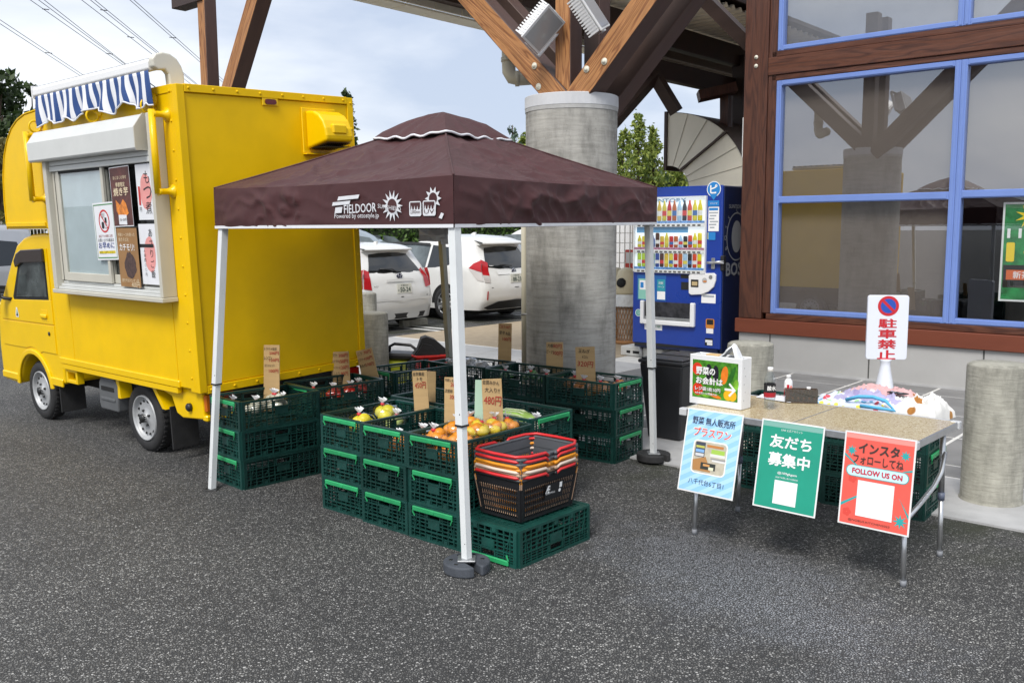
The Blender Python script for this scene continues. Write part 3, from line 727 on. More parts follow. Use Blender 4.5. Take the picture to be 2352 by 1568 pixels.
# posters on the hatch (frame: x to the viewer's right = -x of the truck)
def tposter(xc, zc, w, h, y, rot, base, name='poster'):
    o = new(name, None, ht); f = FR((xc, y, zc), (-1, 0, 0), (0, 0, 1)) @ Matrix.Rotation(rot, 4, 'Z')
    patch(o, f, -w/2, w/2, -h/2, h/2, base, 0, 'sheet'); return o, f
PAPER = mat('paper_white', (.72, .73, .76), .6, var=.04, scale=6)
GREENB = mat('poster_green', (.05, .22, .06), .5); PINK = mat('poster_pink', (.72, .30, .28), .6, var=.1, scale=8)
o, f = tposter(.035, 1.725, .335, .425, .178, rad(1.5), PAPER)
for a in ((-.155, -.15, -.20, .20), (.15, .155, -.20, .20), (-.155, .155, .192, .20), (-.155, .155, -.20, -.192)): patch(o, f, *a, GREENB, .001)
q = ell(0, .075, .085, .085, 24); qi = ell(0, .075, .072, .072, 24)
mb = MB(); mb.quadlist([(p[0], p[1], 0) for p in q+qi], [(k, (k+1) % 24, 24+(k+1) % 24, 24+k) for k in range(24)]); r_ = part('print', mb, REDINK, o); r_.matrix_local = f @ Matrix.Translation((0, 0, .0015))
patch(o, f, -.045, -.005, .02, .07, BLACKINK, .0012, r=.012); patch(o, f, .01, .04, .02, .10, BLACKINK, .0012); patch(o, f, .014, .036, .024, .06, PAPER, .0016)
for k in range(3): polypatch(o, f, [(-.04+.02*k, .10), (-.035+.02*k, .10), (-.028+.02*k, .135), (-.033+.02*k, .135)], BLACKINK, .0014)
polypatch(o, f, [(-.06, .13), (-.053, .138), (.06, .02), (.053, .013)], REDINK, .002)
lettering(o, f, '高温下での保管に注意', mat('brown_ink', (.25, .03, .02), .5), 0, -.035, w=.22)
lettering(o, f, 'お買い上げの商品は', BLACKINK, 0, -.065, w=.25); lettering(o, f, 'お早めに', mat('blue_ink', (.02, .05, .25), .5), 0, -.105, w=.25, h=.045, bold=.01)
patch(o, f, -.13, .13, -.165, -.145, mat('yellow_print', (.8, .62, .02), .5), .001); lettering(o, f, 'お召し上がりください', BLACKINK, 0, -.155, w=.24, z=.002)
o, f = tposter(-.268, 1.972, .298, .42, .180, rad(1), mat('poster_brown', (.10, .035, .03), .55, var=.5, scale=9))
for a in ((-.149, .149, .207, .212), (-.149, -.145, -.21, .21), (.145, .149, -.21, .21), (-.149, .149, -.214, -.208)): patch(o, f, *a, PAPER, .001)
CRM = mat('cream_ink', (.75, .62, .42), .5)
lettering(o, f, 'ほくほくの幸せ', CRM, .0, .135, w=.20); lettering(o, f, '季節限定', CRM, 0, .085, w=.14, bold=.01); lettering(o, f, '焼き芋', CRM, 0, .035, w=.22, h=.06, bold=.02)
ORG = mat('sweet_potato_print', (.75, .22, .03), .5, var=.5, scale=20)
polypatch(o, f, [(-.09, -.02), (-.03, -.06), (.02, -.02), (.06, -.05), (.09, -.12), (.03, -.15), (-.04, -.16), (-.09, -.10)], ORG, .001)
patch(o, f, -.06, .06, -.20, -.13, PAPER, .0018, rot=rad(-2)); lettering(o, f, '150~350円', BLACKINK, 0, -.165, w=.10, z=.003)
o, f = tposter(-.300, 1.535, .305, .425, .182, rad(0), mat('poster_tan', (.30, .16, .06), .6, var=.12, scale=6))
lettering(o, f, '特製ソースを使った', CRM, -.005, .165, w=.25); lettering(o, f, '焼きそばを', CRM, -.05, .13, w=.15); lettering(o, f, 'カチモリ!', WHITEINK, -.01, .075, w=.22, h=.05, bold=.012)
polypatch(o, f, [(x+random.uniform(-.008, .008), y+random.uniform(-.008, .008)) for x, y in ell(.02, -.055, .085, .095, 26)], mat('noodle_print', (.07, .04, .035), .6, var=.6, scale=35), .001)
lettering(o, f, '焼きそばパンオン目', CRM, .0, -.165, w=.25); lettering(o, f, '400円', CRM, .075, -.195, w=.12)
for zc, h_, kind in ((1.995, .385, 0), (1.562, .425, 1)):
    o, f = tposter(-.588 if not kind else -.575, zc, .215 if not kind else .235, h_, .168, 0, PAPER)
    polypatch(o, f, [(x+random.uniform(-.004, .004), y+random.uniform(-.004, .004)) for x, y in ell(.02, 0, .078, .125, 24)], PINK, .001)
    if kind:
        for i, c in enumerate('あさりご飯'): lettering(o, f, c, BLACKINK, .045, .15-.072*i, h=.055, z=.002)
        for i, c in enumerate('一人前四〇〇円'): lettering(o, f, c, BLACKINK, -.055, .06-.034*i, h=.024, z=.002)
    else:
        for i, c in enumerate('もつ煮'): lettering(o, f, c, BLACKINK, .045, .10-.105*i, h=.085, z=.002)
        patch(o, f, -.085, -.06, -.09, .04, REDINK, .002); lettering(o, f, '円', BLACKINK, -.07, -.12, h=.03, z=.002)
# awning
aw = new('awning', None, trk); ax0, ax1 = -.80, 1.06
STW, STB = mat('awning_white', (.74, .75, .78), .6), mat('awning_blue', (.018, .06, .21), .6)
mb = MB(); mb.smooth = True
pr = [(.10, 2.80), (.14, 2.765), (.19, 2.77), (.205, 2.80), (.20, 2.84), (.17, 2.875), (.12, 2.875)]
NS = 33
mb.smooth = False
for k in range(NS):
    a, b = ax0+(ax1-ax0)*k/NS, ax0+(ax1-ax0)*(k+1)/NS
    mb.cm = k % 2
    mb.quadlist([(a, -.02, 2.895), (b, -.02, 2.895), (b, .15, 2.875), (a, .15, 2.875)], [(0, 1, 2, 3)])
part('rolled_cloth', mb, [STB, STW], aw)
mb = MB(); mb.prism([(.13, 2.875), (.165, 2.868), (.178, 2.845), (.178, 2.805), (.165, 2.79), (.13, 2.79)], ax0, ax1+.01, axis='x'); fb = part('front_bar', mb, PLW, aw, fix=True); bevel(fb, .006, 2)
mb = MB(); mb.box(ax1+.0105, ax1+.03, .11, .18, 2.785, 2.88); part('bar_cap', mb, PLW, aw)
mb = MB(); mb.smooth = True
mb.tube([(ax0+.05, 0.02, 2.86), (ax1, 0.02, 2.86)], .035, 10); part('roller', mb, STEEL, aw)
# curved end bracket
mb = MB(); cv = [(-.86, -.25, 2.66), (-.86, -.22, 2.76), (-.86, -.16, 2.83), (-.86, -.08, 2.89), (-.86, .02, 2.90), (-.86, .09, 2.88)]
outl = [(-.045, 2.69), (-.045, 2.78), (-.03, 2.83), (.0, 2.875), (.05, 2.905), (.10, 2.91), (.15, 2.895), (.18, 2.86), (.175, 2.81), (.14, 2.79), (.09, 2.795), (.07, 2.77), (.065, 2.69)]
mb.prism(outl, ax0-.065, ax0-.005, axis='x'); eb = part('end_bracket', mb, mat('awning_end', (.62, .60, .52), .4), aw, fix=True); bevel(eb, .012, 3)
# hanging scalloped valance with stripes
def valance():
    mb = MB(); mb.smooth = True; n = 132; rows = 12
    bots = [(0, 2.545), (.05, 2.60), (.09, 2.64), (.13, 2.60), (.17, 2.56), (.21, 2.575), (.25, 2.63), (.30, 2.605), (.345, 2.555), (.39, 2.625), (.44, 2.64), (.50, 2.655), (.56, 2.655), (.62, 2.60), (.67, 2.555), (.72, 2.60), (.78, 2.655), (.83, 2.62), (.88, 2.56), (.93, 2.555), (.965, 2.60), (.98, 2.575), (1.0, 2.575)]
    def bz(s):
        for (a, za), (b, zb_) in zip(bots[:-1], bots[1:]):
            if a <= s <= b: u = (s-a)/(b-a); u = u*u*(3-2*u); return za+(zb_-za)*u
        return bots[-1][1]
    P = []
    for i in range(rows+1):
        r = i/rows; row = []
        for j in range(n+1):
            s = j/n; x = ax1-.02-(ax1-ax0-.03)*s; zb2 = 2.575+(bz(s)-2.59)*.62; z = 2.793+(zb2-2.793)*r
            y = .172 + r*(.018*math.sin(s*40+r*2.2)+.008*math.sin(s*71+1)+.010)
            x += r*(.014*math.sin(s*18+r*3)+.010*math.sin(s*47+r*5) - .045)
            row.append((x, y, z))
        P.append(row)
    a, b = rows+1, n+1
    vs = [p for row in P for p in row]; mb.v = [tuple(v) for v in vs]
    for i in range(rows):
        for j in range(n):
            mb.f.append((i*b+j, i*b+j+1, (i+1)*b+j+1, (i+1)*b+j)); mb.m.append(2 if i == rows-1 and False else int(j/4) % 2); mb.sm.append(True)
    mb2 = MB(); mb2.tube([Vector(p)+Vector((0, .002, 0)) for p in P[-1]], .006, 5)
    return mb, mb2
m1, m2 = valance()
va = part('valance', m1, [STB, STW], aw); part('valance_hem', m2, STW, va)
so = va.modifiers.new('solid', 'SOLIDIFY'); so.thickness = .002
# rear: marker lamp and vent hood
lm = new('marker_lamp', None, trk); lf = FR((X0, -.62, 2.615), (0, -1, 0), (0, 0, 1))
mb = MB(); mb.bbox(-.067, .067, -.028, .028, 0, .012, .004); o = part('lamp_plate', mb, YLB, lm); o.matrix_local = lf
mb = MB(); mb.prism([(.03+.018*math.cos(rad(a)), .018*math.sin(rad(a))) for a in range(-90, 91, 30)]+[(-.03+.018*math.cos(rad(a)), .018*math.sin(rad(a))) for a in range(90, 271, 30)], .012, .02); o = part('lens', mb, mat('dark_red_lens', (.11, .004, .006), .2, var=.4, scale=60), lm, fix=True); o.matrix_local = lf
vh = new('vent_hood', None, trk); vy0, vy1 = -.885, -1.198
tb('flange', .004, YLB, X0-.014, X0, vy1, vy0, 2.258, 2.592, vh)
hp = [(X0-.014, 2.29), (X0-.25, 2.335), (X0-.255, 2.375), (X0-.245, 2.43), (X0-.22, 2.485), (X0-.175, 2.53), (X0-.11, 2.56), (X0-.014, 2.57)]
mb = MB(); mb.prism(hp, vy1+.03, vy0-.03, axis='y'); hd = part('hood', mb, YLB, vh, fix=True); bevel(hd, .018, 3, 30)
mb = MB(); T = Matrix.Translation((0, 0, -.004))
for k in range(11):
    x = X0-.035-k*.02; z = 2.29+(.035+k*.02-.014)*.19-.006
    mb.bar((x, vy1+.045, z), (x, vy0-.045, z), .006, .003)
for k in range(12):
    y = vy1+.05+k*.0193; mb.bar((X0-.03, y, 2.290-.004), (X0-.24, y, 2.33-.004), .005, .003)
part('grille', mb, mat('brown_mesh', (.06, .03, .005), .6), vh)
tb('grille_gap', 0, DARKP, X0-.235, X0-.03, vy1+.045, vy0-.045, 2.296, 2.299, vh)
bpy.data.objects[vh.children[-1].name].rotation_euler = (0, 0, 0)
tb('drip_lip', .003, YLB, X0-.05, X0, vy1, vy0, 2.248, 2.257, vh)
tb('hood_panel', .012, YLB, X0-.262, X0-.20, vy1+.09, vy0-.09, 2.385, 2.46, vh)
# chassis
tb('side_rail', .004, YLB, -.74, 1.24, YLf-.03, YLf+.012, .612, .662); tb('side_rail', .004, YLB, -.70, 1.22, YLf-.03, YLf+.006, .565, .608)
tb('chassis', .01, mat('chassis_black', (.012, .012, .012), .7), -.9, 2.2, -1.1, -.28, .30, .60)
tb('chassis_floor', .01, _m['chassis_black'], -.93, 1.3, -1.33, -.0, .52, .60)
br = new('side_bracket', None, trk)
for a in ((1.0, 1.03, .44, .565), (1.18, 1.215, .44, .565), (1.03, 1.18, .44, .47), (1.03, 1.18, .535, .565)): tb('bracket_bar', .004, YLB, a[0], a[1], .02, .08, a[2], a[3], br)
bt = new('battery_box', None, trk); GREYP = mat('grey_plastic', (.10, .105, .11), .6, var=.1)
mb = MB(); mb.prism([(.36, .28), (.66, .28), (.68, .33), (.66, .50), (.62, .545), (.40, .545), (.34, .50)], -.18, .055, axis='y'); o = part('cover', mb, GREYP, bt, fix=True); bevel(o, .012, 2)
tb('cover_slot', 0, DARKP, .40, .62, .05, .058, .44, .475, bt); tb('cover_rib', .004, GREYP, .39, .63, .05, .064, .36, .385, bt)
for x in (.27, -.30):
    mb = MB(); mb.prism([(x+.05, .57), (x+.10, .57), (x+.05+(.03 if x > 0 else -.10), .40), (x+(.03 if x > 0 else -.10), .40)], -.05, .05, axis='y'); part('fender_stay', mb, YLB, trk, fix=True)
mb = MB(); mb.prism([(-.30, .60), (-.95, .60), (-.955, .40), (-.66, .375), (-.58, .40), (-.52, .52), (-.34, .56)], -.02, .06, axis='y'); o = part('rear_fender', mb, YLB, trk, fix=True); bevel(o, .01, 2)
tb('rear_bumper', .01, YLB, -.99, -.93, -1.36, .06, .385, .43)
tb('rear_skirt', .006, mat('chassis_dark', (.02, .02, .02), .6), -.95, -.90, -1.33, .02, .44, .60)
for y0, y1 in ((-.17, .055), (-1.32, -1.10)):
    tl = new('tail_lamp', None, trk)
    tb('lens', .006, mat('red_lens', (.42, .012, .008), .18), -.99, -.955, y0, (y0+y1)/2, .455, .575, tl); tb('lens', .006, mat('amber_lens', (.55, .14, .01), .18), -.99, -.955, (y0+y1)/2+.002, y1, .455, .575, tl)
tb('number_plate', .003, mat('plate_black', (.015, .015, .015), .4), -.985, -.965, -.80, -.47, .44, .575)
mb = MB(); mb.lathe([(.03, 0), (.03, .02), (.02, .03), (.001, .03)], 14, Matrix.Translation((-.78, .06, .47)) @ Matrix.Rotation(rad(-90), 4, 'X')); part('reflector', mb, BLK, trk)
def flap(x, yc, z0, z1):
    mb = MB(); mb.bbox(x-.006, x+.006, yc-.11, yc+.11, z0, z1, .003); return part('mud_flap', mb, RUBBER, trk)
flap(-.42, -.08, .09, .42); flap(1.50, -.08, .13, .42)
# wheels
STR = mat('silver_wheel', (.42, .43, .44), .5, metal=.25, var=.08, scale=18)
def wheel(x, y, z, r=.268, w=.145, side=1, parent=None, holes=14, m=None):
    o = new('wheel', None, parent or trk); o.location = (x, y, z); o.rotation_euler = (rad(-90*side), 0, 0)
    # axis along local z, outer face at z=0 (towards +z)
    mb = MB(); mb.lathe([(r*.66, -w+.01), (r*.9, -w), (r*.985, -w+.02), (r, -w*.7), (r, -w*.3), (r*.985, -.02), (r*.93, .0), (r*.72, .0), (r*.66, -.012)], 40, caps=False)
    for k in range(40):
        a = 2*math.pi*k/40; c, s_ = math.cos(a), math.sin(a)
        mb.bar((c*r*1.0, s_*r*1.0, -.022), (c*r*1.004, s_*r*1.004, -w*.36), .014, .012, (c, s_, 0))
    part('tyre', mb, RUBBER, o)
    mb = MB(); R = r*.67
    mb.lathe([(R, -w+.012), (R, .003), (R*.95, .004), (R*.93, -.01), (R*.88, -.03), (R*.80, -.034), (R*.62, -.022), (R*.45, -.028), (R*.36, -.018), (R*.20, -.010), (R*.19, .012), (R*.12, .02), (.001, .02)], 36, caps=False)
    rim = part('rim', mb, m or STR, o)
    mb = MB()
    for k in range(holes):
        a = 2*math.pi*k/holes; T = Matrix.Rotation(a, 4, 'Z') @ Matrix.Translation((R*.72, 0, -.0255)) @ Matrix.Rotation(rad(-20), 4, 'Y')
        mb.lathe([(.0125, 0), (.0125, .003), (.001, .003)], 10, T)
    part('vent_holes', mb, DARKP, rim)['kind'] = 'stuff'
    mb = MB()
    for k in range(4):
        a = 2*math.pi*k/4+.4; mb.lathe([(.010, 0), (.010, .016), (.001, .018)], 6, Matrix.Translation((R*.33*math.cos(a), R*.33*math.sin(a), -.018)))
    mb.lathe([(.036, 0), (.034, .03), (.001, .034)], 14, Matrix.Translation((0, 0, -.005))); part('hub_nuts', mb, BLK, rim)['kind'] = 'stuff'
    return o
wheel(.05, -.0, .267); wheel(1.98, -.0, .267); wheel(.05, -1.28, .222, side=-1); wheel(1.98, -1.28, .222, side=-1)
# cab
cp = [(1.36, .36), (1.60, .36), (1.62, .44)]
for k in range(0, 13):
    a = rad(158-k*11.3); cp.append((1.98-.335*math.cos(rad(180)-a)*1.0 if False else 1.98+.335*math.cos(a)*1.0, .29+.325*math.sin(a)))
cp = [(1.36, .40), (1.63, .36)] + [(1.98+.34*math.cos(rad(a)), .28+.33*math.sin(rad(a))) for a in range(165, 9, -13)] + [(2.36, .30), (2.72, .31), (2.75, .42), (2.75, .64), (2.735, .75), (2.71, .92), (2.65, 1.06), (2.55, 1.13), (2.27, 1.44), (2.10, 1.60), (1.93, 1.665), (1.75, 1.695), (1.50, 1.705), (1.38, 1.70), (1.36, 1.66)]
mb = MB(); mb.prism(cp, -1.33, .035, axis='y'); cab = part('cab', mb, YLB, trk, fix=True); bevel(cab, .03, 3, 35)
cw = YLf-.05
door = new('door', None, trk)
mb = MB(); mb.prism([(1.455, .655), (1.74, .655), (1.80, .64)]+[(1.98+.42*math.cos(rad(a)), .28+.40*math.sin(rad(a))) for a in range(112, 60, -13)]+[(2.30, .66), (2.62, .66), (2.60, .895), (1.455, .905)], .03, .043, axis='y'); o = part('lower_panel', mb, YLB, door, fix=True); bevel(o, .004, 2)
mb = MB(); mb.prism([(1.455, .913), (2.60, .903), (2.56, 1.0), (2.46, 1.09), (2.30, 1.10), (1.455, 1.13)], .03, .045, axis='y'); o = part('upper_panel', mb, YLB, door, fix=True); bevel(o, .006, 2)
mb = MB(); mb.prism([(1.455, 1.132), (1.50, 1.132), (1.50, 1.56), (1.455, 1.575)], .03, .043, axis='y'); part('window_post', mb, YLB, door, fix=True)
mb = MB(); mb.prism([(1.52, 1.125), (2.27, 1.095), (2.285, 1.13), (2.10, 1.42), (2.04, 1.50), (1.52, 1.525)], .030, .040, axis='y'); gl_ = part('window', mb, DARKP, door, fix=True)
mb = MB(); mb.prism([(1.535, 1.155), (2.20, 1.13), (2.17, 1.20), (2.05, 1.42), (1.99, 1.485), (1.535, 1.505)], .041, .044, axis='y'); part('pane', mb, mat('cab_glass_dark', (.05, .06, .06), .06, spec=.9, var=.7, scale=6), gl_, fix=True)
mb = MB(); mb.prism([(1.50, 1.46), (1.99, 1.44), (2.11, 1.40), (2.13, 1.46), (2.06, 1.525), (1.95, 1.56), (1.50, 1.575)], .042, .068, axis='y'); o = part('rain_visor', mb, mat('smoke_visor', (.035, .025, .022), .12, spec=.8), door, fix=True); bevel(o, .008, 2)
tb('handle', .008, YLB, 1.56, 1.68, .044, .066, .965, 1.0, door); tb('handle_recess', .004, YLB, 1.55, 1.69, .043, .047, .935, 1.04, door)
mb = MB(); mb.lathe([(.018, 0), (.018, .006), (.001, .008)], 12, Matrix.Translation((1.56, .043, .83)) @ Matrix.Rotation(rad(-90), 4, 'X')); part('lock', mb, BLK, door)
ef = FR((2.22, .0462, .985), (-1, 0, 0), (0, 0, 1))
polypatch(trk, ef, [(-.03, -.045), (.03, -.045), (.034, -.02), (.012, .045), (-.012, .045), (-.034, -.02)], PLW, .0005, 'emblem'); polypatch(trk, ef, [(-.02, -.03), (.02, -.03), (.005, .035)], GREENB, .001, 'emblem'); polypatch(trk, ef, [(-.022, -.035), (.022, -.035), (.015, -.012), (-.015, -.015)], BLACKINK, .0015, 'emblem')
# wheel arch moulding and lower trims
mb = MB(); arc = [(1.98+.40*math.cos(rad(a)), .28+.38*math.sin(rad(a))) for a in range(172, -1, -12)]; arc2 = [(1.98+.345*math.cos(rad(a)), .28+.335*math.sin(rad(a))) for a in range(172, -1, -12)]
mb.prism(arc+arc2[::-1], .03, .052, axis='y'); o = part('wheel_arch', mb, YLB, trk, fix=True); bevel(o, .008, 2)
tb('arch_liner', 0, DARKP, 1.66, 2.30, -1.29, -.10, .30, .62)
tb('sill_step', .006, YLB, 1.38, 1.62, .03, .05, .37, .44); tb('bumper_trim', .01, YLB, 2.36, 2.72, .03, .052, .33, .40)
tb('windscreen', .004, CABGL, 0, .60, -.58, .58, -.004, .004); ws = trk.children[-1]
ws = [c for c in trk.children if c.name.startswith('windscreen')][0]; ws.location = (2.54, -.65, 1.145); ws.rotation_euler = (0, rad(180+48), 0)
mr_ = new('side_mirror', None, trk)
mb = MB(); mb.bbox(2.40, 2.46, .10, .24, 1.12, 1.33, .02); part('mirror_shell', mb, BLK, mr_); mb = MB(); mb.box(2.394, 2.3995, .115, .225, 1.135, 1.315); part('mirror_glass', mb, mat('mirror_glass', (.5, .52, .53), .03, metal=1), mr_)
mb = MB(); mb.tube([(2.43, .14, 1.16), (2.40, .08, 1.11), (2.33, .04, 1.10)], .016, 8); part('mirror_arm', mb, BLK, mr_)
for c in trk.children:
    pass
# ------------------------------------------------------------------ gazebo tent
CLOTH = mat('brown_tent_cloth', (.062, .021, .022), .58, var=.12, scale=3, bump=.6, bscale=14, spec=.35)
_t = CLOTH.node_tree; _rn = [n for n in _t.nodes if n.type == 'TEX_NOISE' and abs(n.inputs['Scale'].default_value-14) < .1][0]
_rn.noise_type = 'RIDGED_MULTIFRACTAL'; _rn.inputs['Scale'].default_value = 5.0; _rn.inputs['Detail'].default_value = 4; _rn.inputs['Distortion'].default_value = 1.2
_b = CLOTH.node_tree.nodes['Principled BSDF']; _b.inputs['Sheen Weight'].default_value = .06; _b.inputs['Sheen Roughness'].default_value = .4
TRIMW = mat('white_tape', (.72, .73, .76), .6)
POLEW = mat('tent_pole_white', (.66, .68, .68), .3, var=.05, scale=5, coat=.2); POLEG = mat('tent_pole_grey', (.42, .42, .38), .35, metal=.3, var=.08)
tops = {'L': AT(495, 525, 6.2), 'F': AT(1043, 523, 4.7), 'R': AT(1508, 516, 6.7), 'B': AT(1010, 525, 8.2)}
feet = {'L': G(487, 1123), 'F': G(1072, 1283, .06), 'R': G(1501, 1040, .065), 'B': Vector((-.53, 8.2, 0))}
TC = (tops['L']+tops['F']+tops['R']+tops['B'])/4; TC.z = 0
tent = thing('gazebo_tent', 'brown pop-up gazebo tent with white poles over the vegetable crates', 'tent', (TC.x, TC.y, 0))
tp = {k: v-TC for k, v in tops.items()}; tf = {k: v-TC for k, v in feet.items()}
VH = .262; ORDER = ['L', 'F', 'R', 'B']
cen = Vector((0, 0, 0))
def wr(p, s=1.0):
    def rg(q): return (1-abs(noise.noise(q)))**6
    d = Vector((p.x+.35*noise.noise(p*1.7), p.y+.35*noise.noise(p*1.7+Vector((5, 2, 1))), p.z*1.4))
    return s*(noise.noise(p*3.2)*.010 + .012*rg(d*2.6) + .007*rg(d*6.0+Vector((4, 9, 2))) + .0025*noise.noise(p*16.0) - .006)
def outw(a, b):
    d = (b-a).normalized(); n = Vector((d.y, -d.x, 0)); m = (a+b)/2
    return n if n.dot(Vector((m.x, m.y, 0))) > 0 else -n
for a, b in zip(ORDER, ORDER[1:]+ORDER[:1]):
    A_, B_ = tp[a], tp[b]; nrm = outw(A_, B_); ap = Vector((0.0, 0, 2.46))
    nu, nv = 120, 64; P = []
    for i in range(nv+1):
        v = i/nv*.80; row = []
        for j in range(nu+1):
            u = j/nu; e = A_.lerp(B_, u) + Vector((0, 0, VH)); p = e.lerp(ap, v)
            mid = math.sin(math.pi*u)
            p.z -= .036*math.sin(math.pi*min(1, v/.8))*(.2+.8*mid) + .012*mid*(1-v)
            p += nrm*(.0)
            p.z += wr(p, 2.2)*mid**.5*(1 if i else 0) + .010*math.sin(u*26+v*9)*mid*math.exp(-v*7)*(1 if i else 0)
            row.append(p)
        P.append(row)
    mb = MB(); mb.smooth = True; mb.grid(P); rp = part('roof_panel', mb, CLOTH, tent); RP_ = [row[0].copy() for row in P]
    # valance
    P = []; nz = 18
    for i in range(nz+1):
        r = i/nz; row = []
        for j in range(nu+1):
            u = j/nu; p = A_.lerp(B_, u) + Vector((0, 0, VH*(1-r) - .012*math.sin(math.pi*u)*(1-r)))
            mid = math.sin(math.pi*u)**.5*(.22 if a == 'L' and .42 < u < .99 else 1.0)
            p += nrm*(mid*math.sin(math.pi*r*.9)*(wr(p+nrm*3, 3.0)+.006*math.sin(u*23+r*5)+.008) + .002)
            row.append(p)
        P.append(row)
    mb = MB(); mb.smooth = True; mb.grid(P); va = part('valance', mb, CLOTH, tent)
    P2 = [[q + nrm*.003 for q in P[-2][:]], [q + nrm*.003 for q in P[-1]]]
    P2[0] = [q1 + Vector((0, 0, .018)) for q1 in P2[1]]
    mb = MB(); mb.grid(P2); part('hem_tape', mb, TRIMW, va)
    # vent cap
    k_ = .31; zc = 2.335; P = []
    for i in range(9):
        v = i/8; row = []
        for j in range(25):
            u = j/24; e = (A_.lerp(B_, u))*k_; e.z = zc - .012*math.sin(math.pi*u) + .010*math.sin(u*25)*math.sin(math.pi*u)
            p = e.lerp(Vector((0, 0, 2.515)), v); p.z += .045*math.sin(math.pi*v)*(.6) + wr(p*2, .8)*(1 if 0 < i < 8 else 0); row.append(p)
        P.append(row)
    mb = MB(); mb.smooth = True; mb.grid(P); vc = part('vent_cap', mb, CLOTH, tent)
    mb = MB(); mb.tube([q + Vector((0, 0, -.004)) for q in P[0]], .008, 5); part('cap_trim', mb, TRIMW, vc)
    mb = MB(); mb.tube([q + Vector((0, 0, .003)) for q in RP_], .006, 5); part('ridge_seam', mb, CLOTH, rp)
    # truss bars
    mb = MB(); q1, q2 = A_*.96, B_*.96
    for z0, z1, z2 in ((.23, .12, .23), (.12, .23, .12)):
        pts = [q1+Vector((0, 0, z0)), q1.lerp(q2, .5)+Vector((0, 0, z1)), q2+Vector((0, 0, z2))]
        for s_, e_ in zip(pts[:-1], pts[1:]): mb.bar(s_, e_, .012, .025)
    part('truss_bars', mb, POLEW, tent)['kind'] = 'stuff'
joint = {'L': .53, 'F': .535, 'R': .56, 'B': .62}
for k in ORDER:
    hd2 = Vector((tp[k].x, tp[k].y, 0)).normalized(); a = tp[k] - hd2*.065; a.z = tp[k].z+.18
    b = tf[k]; d = (a-b); pt = b + d*(1-joint[k])*.78
    yaw = math.atan2(FT.y, FT.x); updir = (FT.x, FT.y, 0)
    m_ = POLEG if k == 'B' else POLEW
    lg = new('leg', None, tent)
    mb = MB(); mb.bar(pt, a, .046, .046, updir); part('upper_tube', mb, m_, lg)
    mb = MB(); mb.bar(b, pt+Vector((0, 0, .002)), .037, .037, updir); part('lower_tube', mb, m_, lg)
    mb = MB(); mb.bar(pt-Vector((0, 0, .004)), pt+Vector((0, 0, .006)), .052, .052, updir); part('collar', mb, BLK, lg)
    mb = MB(); q_ = b.lerp(pt, .12); mb.blob(q_+Vector((-.004, -.0185, 0)), (.004, .003, .004), 8, 5); q_ = pt.lerp(a, .05); mb.blob(q_+Vector((-.006, -.023, 0)), (.005, .003, .005), 8, 5); part('snap_button', mb, BLK, lg)['kind'] = 'stuff'
    mb = MB(); q_ = a.lerp(pt, .09); mb.bar(q_, q_-Vector((0, 0, .07)), .056, .056, updir); part('slider', mb, BLK if k == 'B' else mat('slider_grey', (.2, .2, .21), .5), lg)
    mb = MB(); mb.bbox(b.x-.045, b.x+.045, b.y-.045, b.y+.045, b.z-.004, b.z+.006, .002); part('foot_plate', mb, BLK if k == 'L' else STEEL, lg)
mb = MB(); P = [[Vector((.0+.07*j, .02*math.sin(i*2+j), -.05*i+.01*math.sin(j*3))) + (AT(962, 526, 7.6)-TC) for j in range(4)] for i in range(3)]
mb.grid(P); part('care_label', mb, TRIMW, tent)
mb = MB(); P = [[Vector((.0+.03*j, .02*math.sin(i*2+j), -.045*i)) + (AT(1012, 523, 7.6)-TC) for j in range(3)] for i in range(4)]
mb.grid(P); part('care_label', mb, TRIMW, tent)
# print on the front left valance
A_, B_ = tp['L'], tp['F']; dv = (B_-A_); nv_ = outw(A_, B_); dl = Vector((dv.x, dv.y, dv.z)).normalized()
vf = FR(A_, dl, (0, 0, 1)); 
def vxy(px, py):
    q = vf.inverted() @ (ONP(px, py, tops['L'], nv_) - TC); return q.x, q.y
LOGO = mat('logo_silver', (.66, .67, .70), .45, var=.08, scale=20)
lg_o = [c for c in tent.children if c.name.startswith('valance')][0]
def quadpx(pts): polypatch(lg_o, vf, [vxy(*p) for p in pts], LOGO, .011, 'print')
quadpx([(781, 452), (829, 447), (826, 456), (778, 461)]); quadpx([(768, 465), (808, 461), (806, 469), (766, 473)]); quadpx([(774, 477), (790, 475), (788, 489), (772, 490)])
def vt(s, p0, p1, h, **kw):
    a, b = vxy(*p0), vxy(*p1); lettering(lg_o, vf, s, LOGO, (a[0]+b[0])/2, (a[1]+b[1])/2, w=b[0]-a[0], h=h, rot=math.atan2(b[1]-a[1], b[0]-a[0]), z=.012, **kw)
vt('FIELDOOR', (794, 481), (868, 476), .050, bold=.012); vt('Powered by ottostyle.jp', (772, 498), (874, 496), .034)
vt('SUNSHIELD', (872, 473), (935, 469), .022, shear=.25)
def sunpx(c, r0, r1, n):
    a = vxy(*c); polypatch(lg_o, vf, star(a[0], a[1], r0, r1, n), LOGO, .0105, 'print')
    polypatch(lg_o, vf, ell(a[0], a[1], r0*.85, r0*.85, 18), CLOTH, .0110, 'print')
sunpx((904, 473), .045, .085, 14); sunpx((998, 456), .036, .062, 10)
